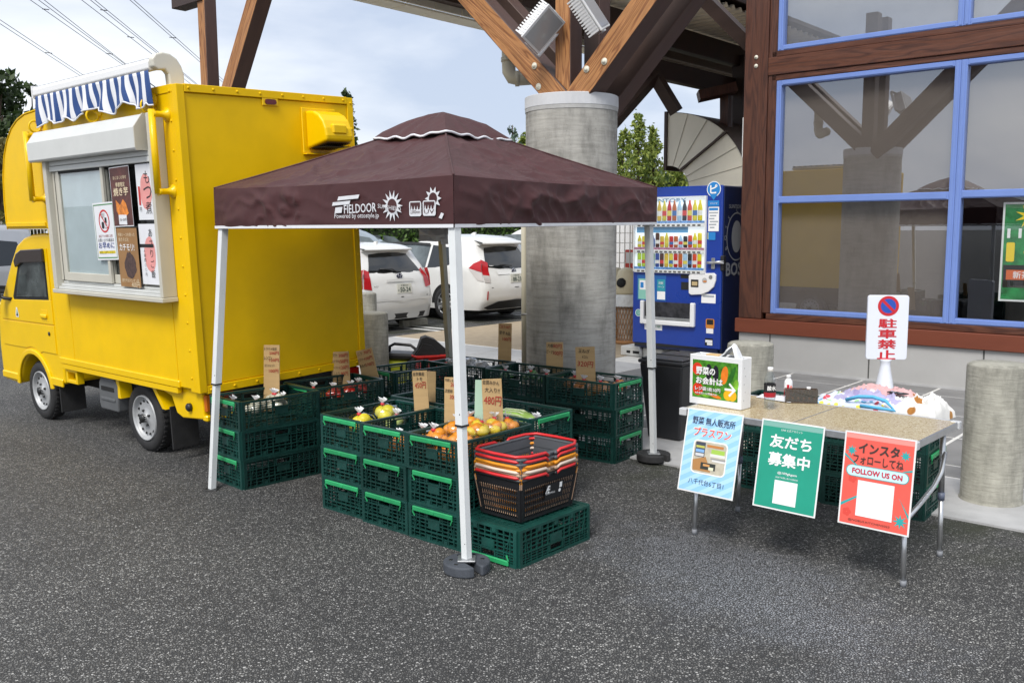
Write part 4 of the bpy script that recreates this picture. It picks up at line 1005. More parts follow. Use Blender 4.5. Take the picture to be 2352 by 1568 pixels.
for (x0, y0, x1, y1, s) in ((944, 462, 971, 497, '2,000mm'), (975, 460, 1004, 496, 'UV')):
    a, b = vxy(x0, y1), vxy(x1, y0); patch(lg_o, vf, a[0], b[0], a[1], b[1], LOGO, .0115, r=.012)
    patch(lg_o, vf, a[0]+.008, b[0]-.008, a[1]+(b[1]-a[1])*.45, b[1]-.006, CLOTH, .0118)
    for k in range(4): polypatch(lg_o, vf, [(a[0]+.012+.022*k, b[1]-.05), (a[0]+.02+.022*k, b[1]-.06), (a[0]+.026+.022*k, b[1]-.05), (a[0]+.02+.022*k, b[1]-.022)], LOGO, .0122)
    lettering(lg_o, vf, s, CLOTH, (a[0]+b[0])/2, a[1]+(b[1]-a[1])*.28, w=(b[0]-a[0])*.8, h=.022, z=.0125)
quadpx([(1017, 488), (1023, 491), (1018, 503), (1011, 500)])

# leg weights: C-shaped rubber plates
def weight(label, loc, r, slot, m, h=.055):
    o = thing('leg_weight', label, 'weight', loc, slot, 'round weights on tent legs')
    pts = [(r*math.cos(rad(a)), r*math.sin(rad(a))) for a in range(14, 347, 9)] + [(r*.95, -.018), (.0, -.024), (-.024, 0), (.0, .024), (r*.95, .018)]
    mb = MB(); mb.prism(pts, .0, h, axis='z'); p = part('plate', mb, m, o, fix=True); bevel(p, .010, 3, 50)
    for k in range(5):
        a = rad(70+k*55); mb = MB(); mb.lathe([(.011, h), (.011, h+.0015), (.001, h+.0015)], 10, Matrix.Translation((r*.68*math.cos(a), r*.68*math.sin(a), 0))); part('dimple', mb, BLK, o)
    mb = MB(); mb.lathe([(r+.002, h*.42), (r+.002, h*.52)], 40, caps=False) if False else mb.box(-.001, .001, -.001, .001, .001, .002); part('moulding_mark', mb, m, o)
    return o
WGT = mat('grey_rubber_weight', (.055, .062, .075), .7, var=.2, scale=14, bump=.15, bscale=50)
fF = feet['F']; fR = feet['R']
weight('dusty grey round weight on the front tent leg', (fF.x, fF.y, 0.0), .120, rad(-58), WGT)
weight('black round weight on the right tent leg by the dark bin', (fR.x, fR.y, .0135), .125, rad(-48), RUBBER)

# ------------------------------------------------------------------ green crates
CRG = mat('crate_green', (.005, .040, .033), .42, var=.22, scale=9); CRH = mat('crate_handle_green', (.022, .31, .11), .45, var=.12, scale=9)
def vary(m, lo=.75, hi=1.3, scuff=(.10, .16, .14)):
    t = m.node_tree; b = t.nodes['Principled BSDF']; src = b.inputs['Base Color'].links[0].from_socket
    oi = nd(t, 'ShaderNodeObjectInfo'); mr = nd(t, 'ShaderNodeMapRange'); mr.inputs['To Min'].default_value = lo; mr.inputs['To Max'].default_value = hi; t.links.new(oi.outputs['Random'], mr.inputs['Value'])
    c = mixc(t, 1.0, src, (1, 1, 1, 1), 'MULTIPLY'); t.links.new(mr.outputs['Result'], c.node.inputs[7])
    g2 = nd(t, 'ShaderNodeTexCoord'); ng = nd(t, 'ShaderNodeTexNoise', Scale=38.0, Detail=6.0, Roughness=.75); t.links.new(g2.outputs['Object'], ng.inputs['Vector'])
    k = ramp(t, ng.outputs['Fac'], [(.60, (0, 0, 0)), (.74, (.55, .55, .55))])
    t.links.new(mixc(t, k, c, scuff+(1,)), b.inputs['Base Color'])

CRGB = mat('crate_green_bright', (.006, .058, .046), .42, var=.2, scale=9)
vary(CRG); vary(CRGB); vary(CRH, .85, 1.15, (.10, .42, .22))
CL, CW, CH = .598, .398, .198
def lattice(w, h, hole, nv):
    """wall in x (0..w) and z (0..h), thickness along y 0..-.014 outwards"""
    mb = MB(); B = lambda x0, x1, z0, z1, y0=-.011, y1=-.002: mb.box(x0, x1, y0, y1, z0, z1)
    B(.0, w, h-.016, h, -.015, .006); B(0, w, 0, .014, -.013, .0)
    B(0, .022, .014, h-.016, -.014, .0); B(w-.022, w, .014, h-.016, -.014, .0)
    c = w/2; hz0, hz1 = h-.062, h-.03
    # handle opening frame
    B(c-hole-.008, c-hole, hz0, hz1, -.014, 0); B(c+hole, c+hole+.008, hz0, hz1, -.014, 0); B(c-hole-.008, c+hole+.008, hz0-.007, hz0, -.014, 0); B(c-hole-.008, c+hole+.008, hz1, hz1+.006, -.014, 0)
    B(c-hole*.95, c+hole*.95, h*.40, h*.62, -.0125, -.004)      # label plate
    for k, z in enumerate((.036, .058, .080, .102, .124, .140, .156, .170)):
        if hz0-.01 < z < hz1+.01: B(.022, c-hole-.008, z, z+.0045); B(c+hole+.008, w-.022, z, z+.0045)
        else: B(.022, w-.022, z, z+(.0065 if k in (1, 4) else .0045), -.014 if k in (1, 4) else -.010)
    for k in range(1, nv):
        x = w*k/nv
        if abs(x-c) < hole+.01: B(x-.002, x+.002, .014, h*.40); continue
        B(x-.0025, x+.0025, .014, h-.016, -.013)
    for k in range(nv):
        x = w*(k+.5)/nv
        if abs(x-c) > hole+.02 and k % 2: mb.bar((x-.018, -.008, .06), (x+.018, -.008, .10), .004, .005, (0, 1, 0))
        if k % 3 == 0 and k not in (0, nv-1): B(x-.014, x+.014, .014, .034, -.0125)
    for x in (.045, w-.045): mb.bar((x, -.012, .03), (x+(.025 if x < c else -.025), -.012, .15), .004, .006, (0, 1, 0))
    return mb
long_me = lattice(CL, CH, .052, 13); short_me = lattice(CW, CH, .046, 9)
flo = MB()
for k in range(15): x = .012+k*(CL-.024)/14; flo.box(x-.003, x+.003, .01, CW-.01, .004, .016)
for k in range(11): y = .012+k*(CW-.024)/10; flo.box(.01, CL-.01, y-.003, y+.003, .006, .014)
flo.box(0, CL, 0, .03, .002, .018); flo.box(0, CL, CW-.03, CW, .002, .018); flo.box(0, .03, .03, CW-.03, .002, .018); flo.box(CL-.03, CL, .03, CW-.03, .002, .018)
flo.box(.02, CL-.02, .02, CW-.02, .0085, .0105)
hnd = MB(); hnd.bbox(.045, CW-.045, -.030, -.016, CH-.034, CH-.006, .004)
hnd.bar((.045, -.026, CH-.034), (.06, -.022, CH-.062), .006, .006); hnd.bar((CW-.045, -.026, CH-.034), (CW-.06, -.022, CH-.062), .006, .006); hnd.box(CW/2-.018, CW/2+.018, -.0325, -.030, CH-.028, CH-.014)
ME = {'l': long_me.mesh('long_wall', CRG), 's': short_me.mesh('short_wall', CRG), 'f': flo.mesh('floor', CRG), 'h': hnd.mesh('handle', CRH)}
ME2 = {'l': long_me.mesh('long_wall', CRGB), 's': short_me.mesh('short_wall', CRGB), 'f': flo.mesh('floor', CRGB), 'h': ME['h']}
def crate_proto(me, label, group):
    o = thing('produce_crate', label, 'crate', (0, 0, 0), 0, group)
    for nm, key, loc, rz in (('long_wall', 'l', (0, 0, 0), 0), ('long_wall', 'l', (CL, CW, 0), 180), ('short_wall', 's', (0, CW, 0), -90), ('short_wall', 's', (CL, 0, 0), 90), ('floor', 'f', (0, 0, 0), 0), ('handle', 'h', (0, CW, 0), -90), ('handle', 'h', (CL, 0, 0), 90)):
        c = new(nm, me[key], o); c.location = loc; c.rotation_euler = (0, 0, rad(rz))
    return o
QO = Vector((.025, 4.538, 0)); D1 = -FN; D2 = -FT
def CQ(a, b, z=0.0): return QO + D1*a + D2*b + Vector((0, 0, z))
AZ1 = math.atan2(D1.y, D1.x); AZ2 = math.atan2(D2.y, D2.x)
GRP = 'green folding produce crates'
proto = {}
def crate(label, p, rz, me=ME, flip=False):
    k = id(me)
    if k not in proto: proto[k] = crate_proto(me, label, GRP); o = proto[k]
    else: o = copy_tree(proto[k]); o['label'] = label
    o.rotation_euler = (0, 0, rz); o.location = p
    return o
lev = ['bottom', 'middle', 'top']
def stack(desc, tops_, p, rz, n=3, me=ME, jit=.006):
    for k in range(n):
        q = Vector(p) + Vector((random.uniform(-jit, jit), random.uniform(-jit, jit), k*CH+.0012*k))
        crate('%s green crate of %s' % (lev[k] if k < n-1 else 'topmost', desc) if k < n-1 or not tops_ else tops_, q, rz+random.uniform(-.012, .012), me)
# long side along D1: local x = D1, local y = D2 ; anchor at (a, b)
def stackA(desc, top, a, b, dr=0.0, me=ME): stack(desc, top, CQ(a, b), AZ1+dr, 3, me)
# long side along D2 (x = D2, y = -D1): anchor at (a+CW, b)
def stackB(desc, top, a, b, dr=0.0, me=ME): stack(desc, top, CQ(a+CW, b), AZ2+dr, 3, me)
stackA('the stack at the left end of the inner front row', 'top green crate with yellow citrus bags, left end of the inner front row', .02, 1.215)
stackA('the second stack from the left in the inner front row', 'top green crate with the 450 yen card, second in the inner front row', .0, .81)
stackA('the third inner stack, behind the front tent leg', 'top green crate full of orange bags behind the front tent leg', .0, .405)
stackA('the left outer stack beside the truck rear corner', 'top green crate with the tall card at the truck rear corner', -.09, 2.335, rad(-4))
stackA('the outer stack behind the truck, with the tomato card', 'top green crate with the tomato price card along the truck rear', .53, 2.385, rad(-6))
stackA('the farthest outer stack along the truck rear', 'top green crate with the tilted chive card, farthest along the truck rear', 1.40, 2.48, rad(-6))
stackB('the inner back stack behind the red handled baskets', 'top green crate holding the green cabbage behind the baskets', .70, .50)
stackB('the inner back stack hidden behind the citrus crates', 'top empty looking green crate in the middle of the inner block', .72, 1.14)
stackB('the right outer stack next to the black bin', 'top green crate with the onion card next to the black bin', 2.06, .86, rad(3))
stackB('the back outer stack in front of the concrete pillar', 'top green crate with the green pepper card before the pillar', 2.06, 1.50, rad(3))
stackB('the back outer stack left of the concrete pillar', 'top green crate with the burdock card left of the pillar', 2.06, 2.14, rad(3))
# upside-down single crate in front
o = crate('single upside-down green crate carrying the stacked shopping baskets', CQ(0, 0), AZ1, ME2)
o.rotation_euler = (rad(180), 0, AZ1); o.location = CQ(0, CW, CH)
# ------------------------------------------------------------------ shopping baskets
def basket(label, z, m, mh, loc, rz, logo=False, solid=False, h=.235):
    o = thing('shopping_basket', label, 'basket', loc, rz, 'nested shopping baskets'); o.location.z = z
    L0, W0, L1, W1 = .208, .140, .240, .168      # half sizes bottom / top
    def at(s, u, r):     # side s, u -1..1 along, r 0..1 up
        l, w = L0+(L1-L0)*r, W0+(W1-W0)*r; zz = h*r
        return [Vector((u*l, -w, zz)), Vector((l, u*w, zz)), Vector((-u*l, w, zz)), Vector((-l, -u*w, zz))][s]
    nrm = [Vector((0, -1, .18)), Vector((1, 0, .22)), Vector((0, 1, .18)), Vector((-1, 0, .22))]
    for s in range(4):
        mb = MB(); n = 30 if s % 2 == 0 else 20
        for k in range(n+1):
            u = -1+2*k/n; e = k in (0, 1, n-1, n)
            mb.bar(at(s, u, .02), at(s, u, .80), .016 if e else .0062, .005, nrm[s])
        for r, hh in ((.03, .016), (.19, .006), (.34, .006), (.49, .006), (.64, .010)):
            mb.bar(at(s, -1, r), at(s, 1, r), .005, hh, (0, 0, 1))
        P = [[at(s, u, r) for u in (-1, -.5, 0, .5, 1)] for r in (.78, 1.0)]
        Q = [[at(s, u, r)+nrm[s]*-.006 for u in (-1, -.5, 0, .5, 1)] for r in (.78, 1.0)]
        mb.grid(P); mb.grid(Q)
        part('side', mb, m, o)
    mb = MB(); mb.box(-L0, L0, -W0, W0, 0, .006); part('base', mb, m, o)
    rim = [at(s, u, 1.0)+Vector((0, 0, 0)) for s in range(4) for u in (-.93, -.5, 0, .5, .93)]
    mb = MB(); mb.tube(rim, .009, 6, closed=True); part('rim', mb, m, o)
    for sg in (-1, 1):
        l, w = L1+.008, W1+.012
        pts = [Vector((sg*.035, -w, h-.004)), Vector((sg*.06, -w-.004, h+.012)), Vector((sg*(l-.06), -w, h+.014)), Vector((sg*l, -w+.04, h+.016)), Vector((sg*(l+.008), 0, h+.016)), Vector((sg*l, w-.04, h+.016)), Vector((sg*(l-.06), w, h+.014)), Vector((sg*.06, w+.004, h+.012)), Vector((sg*.035, w, h-.004))]
        mb = MB(); mb.tube(pts, .0085, 8); part('handle', mb, mh, o)
        for yy in (-w, w):
            mb = MB(); mb.blob((sg*.03, yy, h-.002), (.014, .009, .011), 8, 5); part('pivot', mb, m, o)
    if logo:
        f = FR((0.03, -(W0+(W1-W0)*.62)-.0125, h*.62), (1, 0, 0), (0, -.119, 1))
        patch(o, f, -.075, .075, -.055, .03, m, .001, 'badge'); lettering(o, f, 'ÆON', WHITEINK, -.025, .002, w=.098, h=.044, bold=.045, shear=.15, z=.003)
        patch(o, f, .040, .062, -.006, .024, WHITEINK, .002); polypatch(o, f, ell(.045, -.022, .010, .010, 12), WHITEINK, .002); lettering(o, f, 'SHOPPING', WHITEINK, -.032, -.022, w=.075, z=.002)
        o2 = None
    return o
GB = mat('grey_basket', (.085, .09, .10), .5, var=.08); RH = mat('red_handle', (.62, .025, .028), .35); OB = mat('orange_basket', (.75, .28, .012), .45); BB = mat('beige_basket', (.42, .28, .19), .5); BH = mat('beige_handle', (.68, .56, .46), .45); BKB = mat('black_basket', (.012, .012, .014), .42)
bc = CQ(.315, .205); brz = AZ1+rad(-1)
z0 = CH+.006
basket('bottom black shopping basket with white lettering and red handles', z0, BKB, RH, bc, brz, True, h=.225)
basket('beige shopping basket nested second from the bottom', z0+.026, BB, BH, bc, brz, h=.228)
basket('orange shopping basket in the middle of the nested pile', z0+.052, OB, OB, bc, brz, h=.230)
basket('grey shopping basket nested just under the top one', z0+.078, GB, RH, bc, brz, h=.232)
basket('topmost grey shopping basket with red handles', z0+.102, GB, RH, bc, brz, h=.234)

# ------------------------------------------------------------------ produce in bags
FILM = make_glass('bag_film', (.97, .97, .97), .05, .12, 1.25)
TUFT = mat('bag_tuft', (.66, .67, .68), .35); REDT = mat('red_tie', (.6, .02, .03), .4)
ORA = mat('mandarin', (.72, .26, .012), .45, var=.15, scale=25); YEF = mat('grapefruit', (.70, .52, .03), .45, var=.12, scale=18); LEM = mat('lemon', (.72, .60, .03), .45, var=.1, scale=20)
TOM = mat('tomato', (.50, .02, .012), .3, var=.2, scale=20); WVG = mat('white_vegetable', (.55, .55, .45), .5, var=.25, scale=20); ONI = mat('onion', (.50, .20, .05), .5, var=.3, scale=20); GRV = mat('leafy_green', (.10, .22, .03), .5, var=.45, scale=30); GRY = mat('grey_wrap', (.38, .39, .40), .2, var=.4, scale=18); PEP = mat('green_pepper', (.03, .16, .02), .3, var=.3, scale=20)
rnd = random.Random(11)
def bag(name, label, cat, p, m, n=7, r=.037, R=.085, tuft=True, rz=0, group='bagged produce in the crates', pc='fruit', mixm=None):
    o = thing(name, label, cat, p, rz, group)
    for k in range(n):
        a = k*2.4; q = math.sqrt((k+.3)/n)
        c = (R*.62*q*math.cos(a), R*.62*q*math.sin(a), r+.6*r*(1-q)*2+rnd.uniform(0, .01))
        mb = MB(); mb.blob(c, (r, r, r*.88), 10, 7, .02); part(pc, mb, (mixm if mixm and k % 2 else m), o)
    mb = MB(); mb.blob((0, 0, r*1.35), (R*1.08, R*1.02, r*1.55), 14, 8, .10); part('bag', mb, FILM, o)
    if tuft:
        t = Vector((rnd.uniform(-.02, .02), rnd.uniform(-.02, .02), r*2.8))
        mb = MB(); mb.lathe([(.012, -.006), (.014, .0), (.012, .008)], 8, Matrix.Translation(t)); part('tie', mb, REDT, o)
        mb = MB()
        for k in range(7):
            a = k*.9; d = Vector((.020*math.cos(a), .020*math.sin(a), .026+rnd.uniform(0, .012)))
            mb.quadlist([t+Vector((0, 0, .004)), t+d+Vector((.012, 0, 0)), t+d*1.1+Vector((-.01, .012, .004))], [(0, 1, 2)])
        part('bag_end', mb, TUFT, o)
    return o
def cratebase(a, b, lvl=2): return CQ(a, b, lvl*CH+.02)
z2 = 2*CH+.03
def fill(a, b, la, lb, spots, name, lab, cat, m, z=None, **kw):
    for i, (u, v, w) in enumerate(spots):
        bag(name, lab[i] if isinstance(lab, (list, tuple)) else lab, cat, CQ(a+u*la, b+v*lb, z2+w), m, rz=i*1.3, **kw)
nm = ['nearest the tent leg', 'by the left handle of its crate', 'at the far left corner of its crate', 'in the middle of its crate', 'leaning on the 480 yen card', 'at the right side wall of its crate', 'at the far right corner of its crate']
ob = bag('citrus_bag', 'bag of mandarins nearest the tent leg', 'fruit bag', CQ(.13, .52, z2+.09), ORA)
for i, (u, v, w, mm) in enumerate(((.12, .70, .075, ORA), (.28, .70, .10, ORA), (.28, .53, .115, YEF), (.42, .54, .11, YEF), (.41, .70, .095, ORA), (.53, .54, .095, ORA))):
    bag('citrus_bag', 'bag of citrus fruit '+nm[i+1], 'fruit bag', CQ(u, v, z2+w), mm, mixm=ORA if mm is YEF else None, rz=i)
for u, v, s in ((.10, .62, 'near handle end'), (.22, .6, 'near side wall'), (.35, .62, 'middle'), (.48, .62, 'far end')):
    bag('citrus_bag', 'mandarin bag in the lower layer of the orange crate, ' + s, 'fruit bag', CQ(u, v, z2), ORA, tuft=False)
bag('grapefruit_bag', 'yellow citrus bag at the handle end of the left crate', 'fruit bag', CQ(.16, 1.40, z2+.045), LEM, n=5, r=.045, R=.09)
bag('grapefruit_bag', 'yellow green citrus bag farther back in the left crate', 'fruit bag', CQ(.38, 1.43, z2+.055), mat('pomelo', (.62, .56, .04), .45), n=4, r=.05, R=.09)
bag('grapefruit_bag', 'pale green fruit bag behind the 450 yen crate wall', 'fruit bag', CQ(.33, 1.29, z2+.02), mat('pale_lime', (.50, .60, .20), .45), n=3, r=.045, R=.07)
bag('persimmon_bag', 'orange fruit bag low in the second crate of the inner row', 'fruit bag', CQ(.10, .98, z2), ORA, n=5)
bag('persimmon_bag', 'second orange fruit bag low in the second crate', 'fruit bag', CQ(.30, 1.0, z2), ORA, n=5)
for i, (u, v) in enumerate(((.15, 2.45), (.33, 2.43), (.05, 2.6), (.4, 2.62))):
    bag('vegetable_bag', ['bag of white vegetables under the tall card', 'bag of white vegetables behind the tall card', 'bag of pale vegetables at the left handle by the truck', 'bag of pale vegetables at the truck side'][i], 'vegetable bag', CQ(u-.05, v, z2+.035), WVG, n=5, r=.034, R=.085, pc='vegetable')
bag('vegetable_bag', 'big white plastic tuft of a bag before the tall card', 'vegetable bag', CQ(.24, 2.40, z2+.085), WVG, n=2, r=.03, R=.05, pc='vegetable')
for i, (u, v) in enumerate(((.95, 2.50), (.80, 2.48), (1.08, 2.52), (.70, 2.62))):
    bag('tomato_bag', ['bag of red tomatoes in front of the tomato card', 'bag of red tomatoes left of the tomato card', 'bag of red tomatoes right of the tomato card', 'bag of green chillies behind the tomatoes'][i], 'tomato bag', CQ(u, v, z2+.04), TOM if i < 3 else PEP, n=6, r=.03, R=.075, pc='tomato' if i < 3 else 'chilli')
for i, (u, v) in enumerate(((2.2, 1.22), (2.22, 1.05), (2.3, 1.38), (2.33, .98))):
    bag('onion_bag', ['bag of onions under the onion card', 'bag of onions at the handle by the black bin', 'bag of onions behind the onion card', 'bag of onions at the far right corner'][i], 'onion bag', CQ(u, v, z2+.03), ONI, n=5, r=.04, R=.09, pc='onion')
for i, (u, v) in enumerate(((2.25, 1.62), (2.3, 1.82), (2.2, 2.0))):
    bag('pepper_bag', ['bag of green peppers under the pepper card', 'bag of green peppers left of the pepper card', 'bag of greens at the left end of the pepper crate'][i], 'vegetable bag', CQ(u, v, z2+.05), PEP, n=5, r=.032, R=.08, pc='pepper')
for i, (u, v) in enumerate(((2.22, 2.3), (2.3, 2.52), (2.25, 2.66))):
    bag('wrapped_bundle', ['grey wrapped bundle beside the burdock card', 'crinkled clear bundle in the burdock crate', 'crinkled clear bundle at the back left corner'][i], 'bundle', CQ(u, v, z2+.085), GRY, n=4, r=.035, R=.09, tuft=False, pc='wrap')
# cabbage wrapped in film
cb = thing('napa_cabbage', 'long pale green cabbage wrapped in film behind the orange bags', 'cabbage', CQ(.90, .80, z2+.10), AZ2+rad(10))
mb = MB(); mb.blob((0, 0, 0), (.17, .072, .06), 18, 12, .03); part('head', mb, mat('cabbage_leaf', (.34, .52, .12), .35, var=.55, scale=9, stretch=(1, 3, 1), detail=6), cb)
for k in range(5):
    a = rad(-50+k*25); mb = MB(); mb.tube([(-.15, .055*math.sin(a)*.5, .05*math.cos(a)*.4), (-.05, .073*math.sin(a), .061*math.cos(a)), (.06, .074*math.sin(a), .061*math.cos(a)), (.15, .05*math.sin(a)*.6, .045*math.cos(a)*.6)], .005, 5); part('rib', mb, mat('cabbage_rib', (.62, .70, .42), .4), cb)
mb = MB(); mb.blob((0, 0, -.01), (.18, .085, .066), 12, 8, .03); part('wrap', mb, FILM, cb)
bag('vegetable_bag', 'bag of vegetables at the handle of the cabbage crate', 'vegetable bag', CQ(.85, .6, z2+.03), WVG, n=4, pc='vegetable')
bag('vegetable_bag', 'bag of greens under the long cabbage', 'vegetable bag', CQ(.9, .92, z2), GRV, n=5, tuft=False, pc='vegetable')

# ------------------------------------------------------------------ cardboard price cards
CARD = mat('cardboard', (.47, .315, .145), .75, var=.08, scale=5, bump=.12, bscale=30, stretch=(.3, 1, 6)); FOAM = mat('pale_green_foam', (.42, .60, .46), .7)
INKR = mat('red_marker', (.36, .02, .012), .6); INKB = mat('black_marker', (.04, .03, .02), .6)
def card(label, base_px, top_px, wpx, Y, lines, yaw=-22, m=CARD, extra=0.12):
    b, t = AT(base_px[0], base_px[1], Y), AT(top_px[0], top_px[1], Y)
    w = wpx*Y/2136/math.cos(rad(yaw)); hgt = (t-b).length
    o = thing('price_card' if lines else 'blank_card', label, 'price card' if lines else 'card', b, 0, 'cardboard price cards')
    roll = math.atan2(t.x-b.x, t.z-b.z)
    R_ = Matrix.Rotation(roll, 4, 'Y') @ Matrix.Rotation(rad(yaw), 4, 'Z') @ Matrix.Rotation(rad(-7), 4, 'X')
    o.matrix_world = Matrix.Translation(b) @ R_
    mb = MB(); mb.bbox(-w/2, w/2, -.003, .003, -extra, hgt, .001); part('sheet', mb, m, o)
    f = FR((0, -.0035, 0), (1, 0, 0), (0, 0, 1))
    for (s, x, y, ww, hh, red, rot) in lines:
        lettering(o, f, s, INKR if red else INKB, x*w/2, hgt*y, w=ww*w, h=hh*hgt, rot=rad(rot), shear=.1, z=.0012, bold=.006)
    return o
card('tall narrow price card for kidney beans and lotus root at the truck corner', (624, 905), (617, 793), 40, 6.55, [('トラマメ枝豆', -.1, .93, .8, .06, 0, 3), ('500円', .35, .84, .6, .07, 1, 4), ('レンコン', -.4, .74, .5, .07, 0, 3), ('120円', .35, .70, .6, .07, 1, 4), ('エシャレット', -.2, .59, .65, .06, 0, 3), ('100円', .3, .48, .6, .075, 1, 3)], yaw=-16)
card('price card for tomatoes and radish, 300 yen on top', (784, 878), (776, 808), 45, 7.15, [('トマト', -.6, .90, .35, .11, 0, 4), ('300円', .4, .88, .5, .13, 1, 4), ('ミニトマト', -.55, .70, .42, .10, 0, 4), ('150円', .4, .69, .5, .13, 1, 4), ('ラディッシュ', -.5, .50, .45, .09, 0, 4), ('120円', .45, .49, .48, .13, 1, 4), ('ししとう', -.5, .30, .42, .10, 0, 4), ('90円', .45, .29, .40, .13, 1, 4)], yaw=-16)
card('tilted price card for chives and coriander at the truck rear', (848, 854), (833, 803), 40, 7.30, [('ニラ', -.6, .85, .3, .13, 0, 3), ('70円', .35, .86, .45, .16, 1, 3), ('パクチー', -.55, .60, .4, .12, 0, 3), ('100円', .35, .60, .5, .16, 1, 3), ('長ねぎ', -.55, .33, .4, .13, 0, 3), ('170円', .35, .33, .5, .16, 1, 3)], yaw=-14)
card('price card reading 450 yen in the inner front row', (968, 925), (960, 852), 36, 5.85, [('自家農産', -.1, .91, .75, .11, 0, 2), ('トモ', 0, .75, .35, .12, 0, 0), ('450円', .05, .56, .75, .20, 1, 4)], yaw=-18)
card('plain brown card standing behind the 450 yen card', (989, 908), (987, 853), 24, 6.05, [], yaw=-20)
card('price card for lemons and persimmons half hidden by the tent leg', (1038, 948), (1036, 867), 36, 5.45, [('竹原レモン', -.2, .92, .7, .09, 0, -2), ('280円', .45, .79, .6, .13, 1, -3), ('次郎柿', -.4, .62, .5, .11, 0, -2), ('300円', .35, .45, .6, .14, 1, -2)], yaw=-10)
card('price card reading 480 yen among the mandarin bags', (1133, 962), (1127, 871), 47, 5.25, [('佐賀みかん', -.05, .92, .85, .11, 0, -3), ('大入り!!', .05, .73, .75, .13, 0, -3), ('480円', .05, .47, .88, .23, 1, -4)], yaw=-8)
card('pale green foam sheet behind the 480 yen card', (1101, 938), (1100, 873), 22, 5.45, [], m=FOAM, yaw=-15)
card('narrow price card for burdock and second grade taro, left of the pillar', (1159, 832), (1158, 743), 31, 8.35, [('ごぼう100円', 0, .92, .85, .09, 1, -3), ('里芋 B品', 0, .76, .85, .09, 0, -4), ('100円', .3, .60, .65, .10, 1, -4)], yaw=-12)
card('price card for daikon and green peppers before the pillar', (1274, 850), (1273, 786), 39, 7.55, [('大根', -.5, .88, .35, .14, 0, -5), ('80円', .35, .86, .5, .16, 1, -5), ('ピーマン', -.45, .66, .48, .13, 0, -5), ('100円', .4, .61, .55, .17, 1, -5)], yaw=-10)
card('price card for onions reading 320 yen, next to the black bin', (1346, 872), (1343, 797), 45, 7.0, [('玉ねぎ', -.1, .88, .6, .12, 0, -4), ('6コ入', 0, .70, .3, .10, 0, -4), ('320円', .0, .49, .8, .18, 1, -4)], yaw=-8)
# ------------------------------------------------------------------ folding table
TZ = .72
tA, tB, tC = G(1566, 932, TZ), G(2105, 1017, TZ), G(2204, 955, TZ)
tdv = Vector((math.cos(rad(-42.5)), math.sin(rad(-42.5)), 0)); tA = tB - tdv*1.28; tout = Vector((tdv.y, -tdv.x, 0)); TL_, TW_ = (tB-tA).length, .64
TRZ = math.atan2(tdv.y, tdv.x)
# table local: x along front edge (left to right), y = away from the camera, origin at front left corner on the ground
tab = thing('folding_table', 'aluminium folding table with speckled beige top holding the cash box', 'table', (tA.x, tA.y, 0), TRZ)
def make_speckle():
    m, t, b = nodes_of('speckled_beige_top', .25)
    o = nd(t, 'ShaderNodeTexCoord').outputs['Object']
    n = nd(t, 'ShaderNodeTexNoise', Scale=110.0, Detail=2.0, Distortion=1.5); t.links.new(o, n.inputs['Vector'])
    c = ramp(t, n.outputs['Fac'], [(.38, (.34, .24, .11)), (.48, (.52, .42, .24)), (.62, (.66, .58, .40))])
    t.links.new(c, b.inputs['Base Color']); b.inputs['Coat Weight'].default_value = .3; return m
SPK = make_speckle()
hl = TL_/2-.003; r_ = .03
for x0, x1, cl in ((.012, hl-.006, 'l'), (hl+.006, TL_-.012, 'r')):
    mb = MB(); mb.bbox(x0, x1, .012, TW_-.012, TZ-.022, TZ, .002); part('top_panel', mb, SPK, tab)
mb = MB(); mb.box(hl-.0055, hl+.0055, .01, TW_-.01, TZ-.02, TZ-.002); part('hinge_gap', mb, mat('hinge_grey', (.16, .16, .165), .5), tab)
for a in ((0, hl-.001, 0, .0115), (hl+.001, TL_, 0, .0115), (0, hl-.001, TW_-.0115, TW_), (hl+.001, TL_, TW_-.0115, TW_), (0, .0115, .012, TW_-.012), (TL_-.0115, TL_, .012, TW_-.012)):
    mb = MB(); mb.bbox(a[0], a[1], a[2], a[3], TZ-.036, TZ+.002, .004); part('edge_rail', mb, ALU, tab)
for x in (.0, TL_):
    for y in (0, TW_):
        mb = MB(); mb.bbox(x-.006 if x else -.006, x+.04 if not x else x+.006, y-.006 if not y else y-.035, y+.035 if not y else y+.006, TZ-.038, TZ+.0035, .004)
        if x: mb = MB(); mb.bbox(x-.04, x+.006, y-.006 if not y else y-.035, y+.035 if not y else y+.006, TZ-.038, TZ+.0035, .004)
        part('corner_cap', mb, mat('clear_corner', (.55, .56, .57), .3), tab)
inv = (Matrix.Translation((tA.x, tA.y, 0)) @ Matrix.Rotation(TRZ, 4, 'Z')).inverted()
legs = {k: inv @ G(*p) for k, p in dict(FR=(2083, 1352), FL=(1590, 1228), BR=(2160, 1275), BL=(1690, 1167)).items()}
for k, f in list(legs.items()):
    f = Vector((min(max(f.x, .05), TL_-.045), min(max(f.y, .045), TW_-.05), 0)); legs[k] = f
    lg = new('leg', None, tab); t = Vector((f.x-(.015 if 'R' in k else -.015), f.y, TZ-.03)); m_ = f.lerp(t, .47)
    mb = MB(); mb.tube([m_, t], .0155, 12); part('upper_tube', mb, ALU, lg)
    mb = MB(); mb.tube([f+Vector((0, 0, .012)), m_], .0125, 12); part('lower_tube', mb, ALU, lg)
    mb = MB(); mb.tube([m_-Vector((0, 0, .02)), m_+Vector((0, 0, .02))], .0175, 12); part('clamp', mb, mat('clamp_grey', (.12, .14, .20), .5), lg)
    mb = MB(); mb.tube([f, f+Vector((0, 0, .03))], .015, 12); part('foot', mb, mat('foot_grey', (.22, .23, .25), .6), lg)
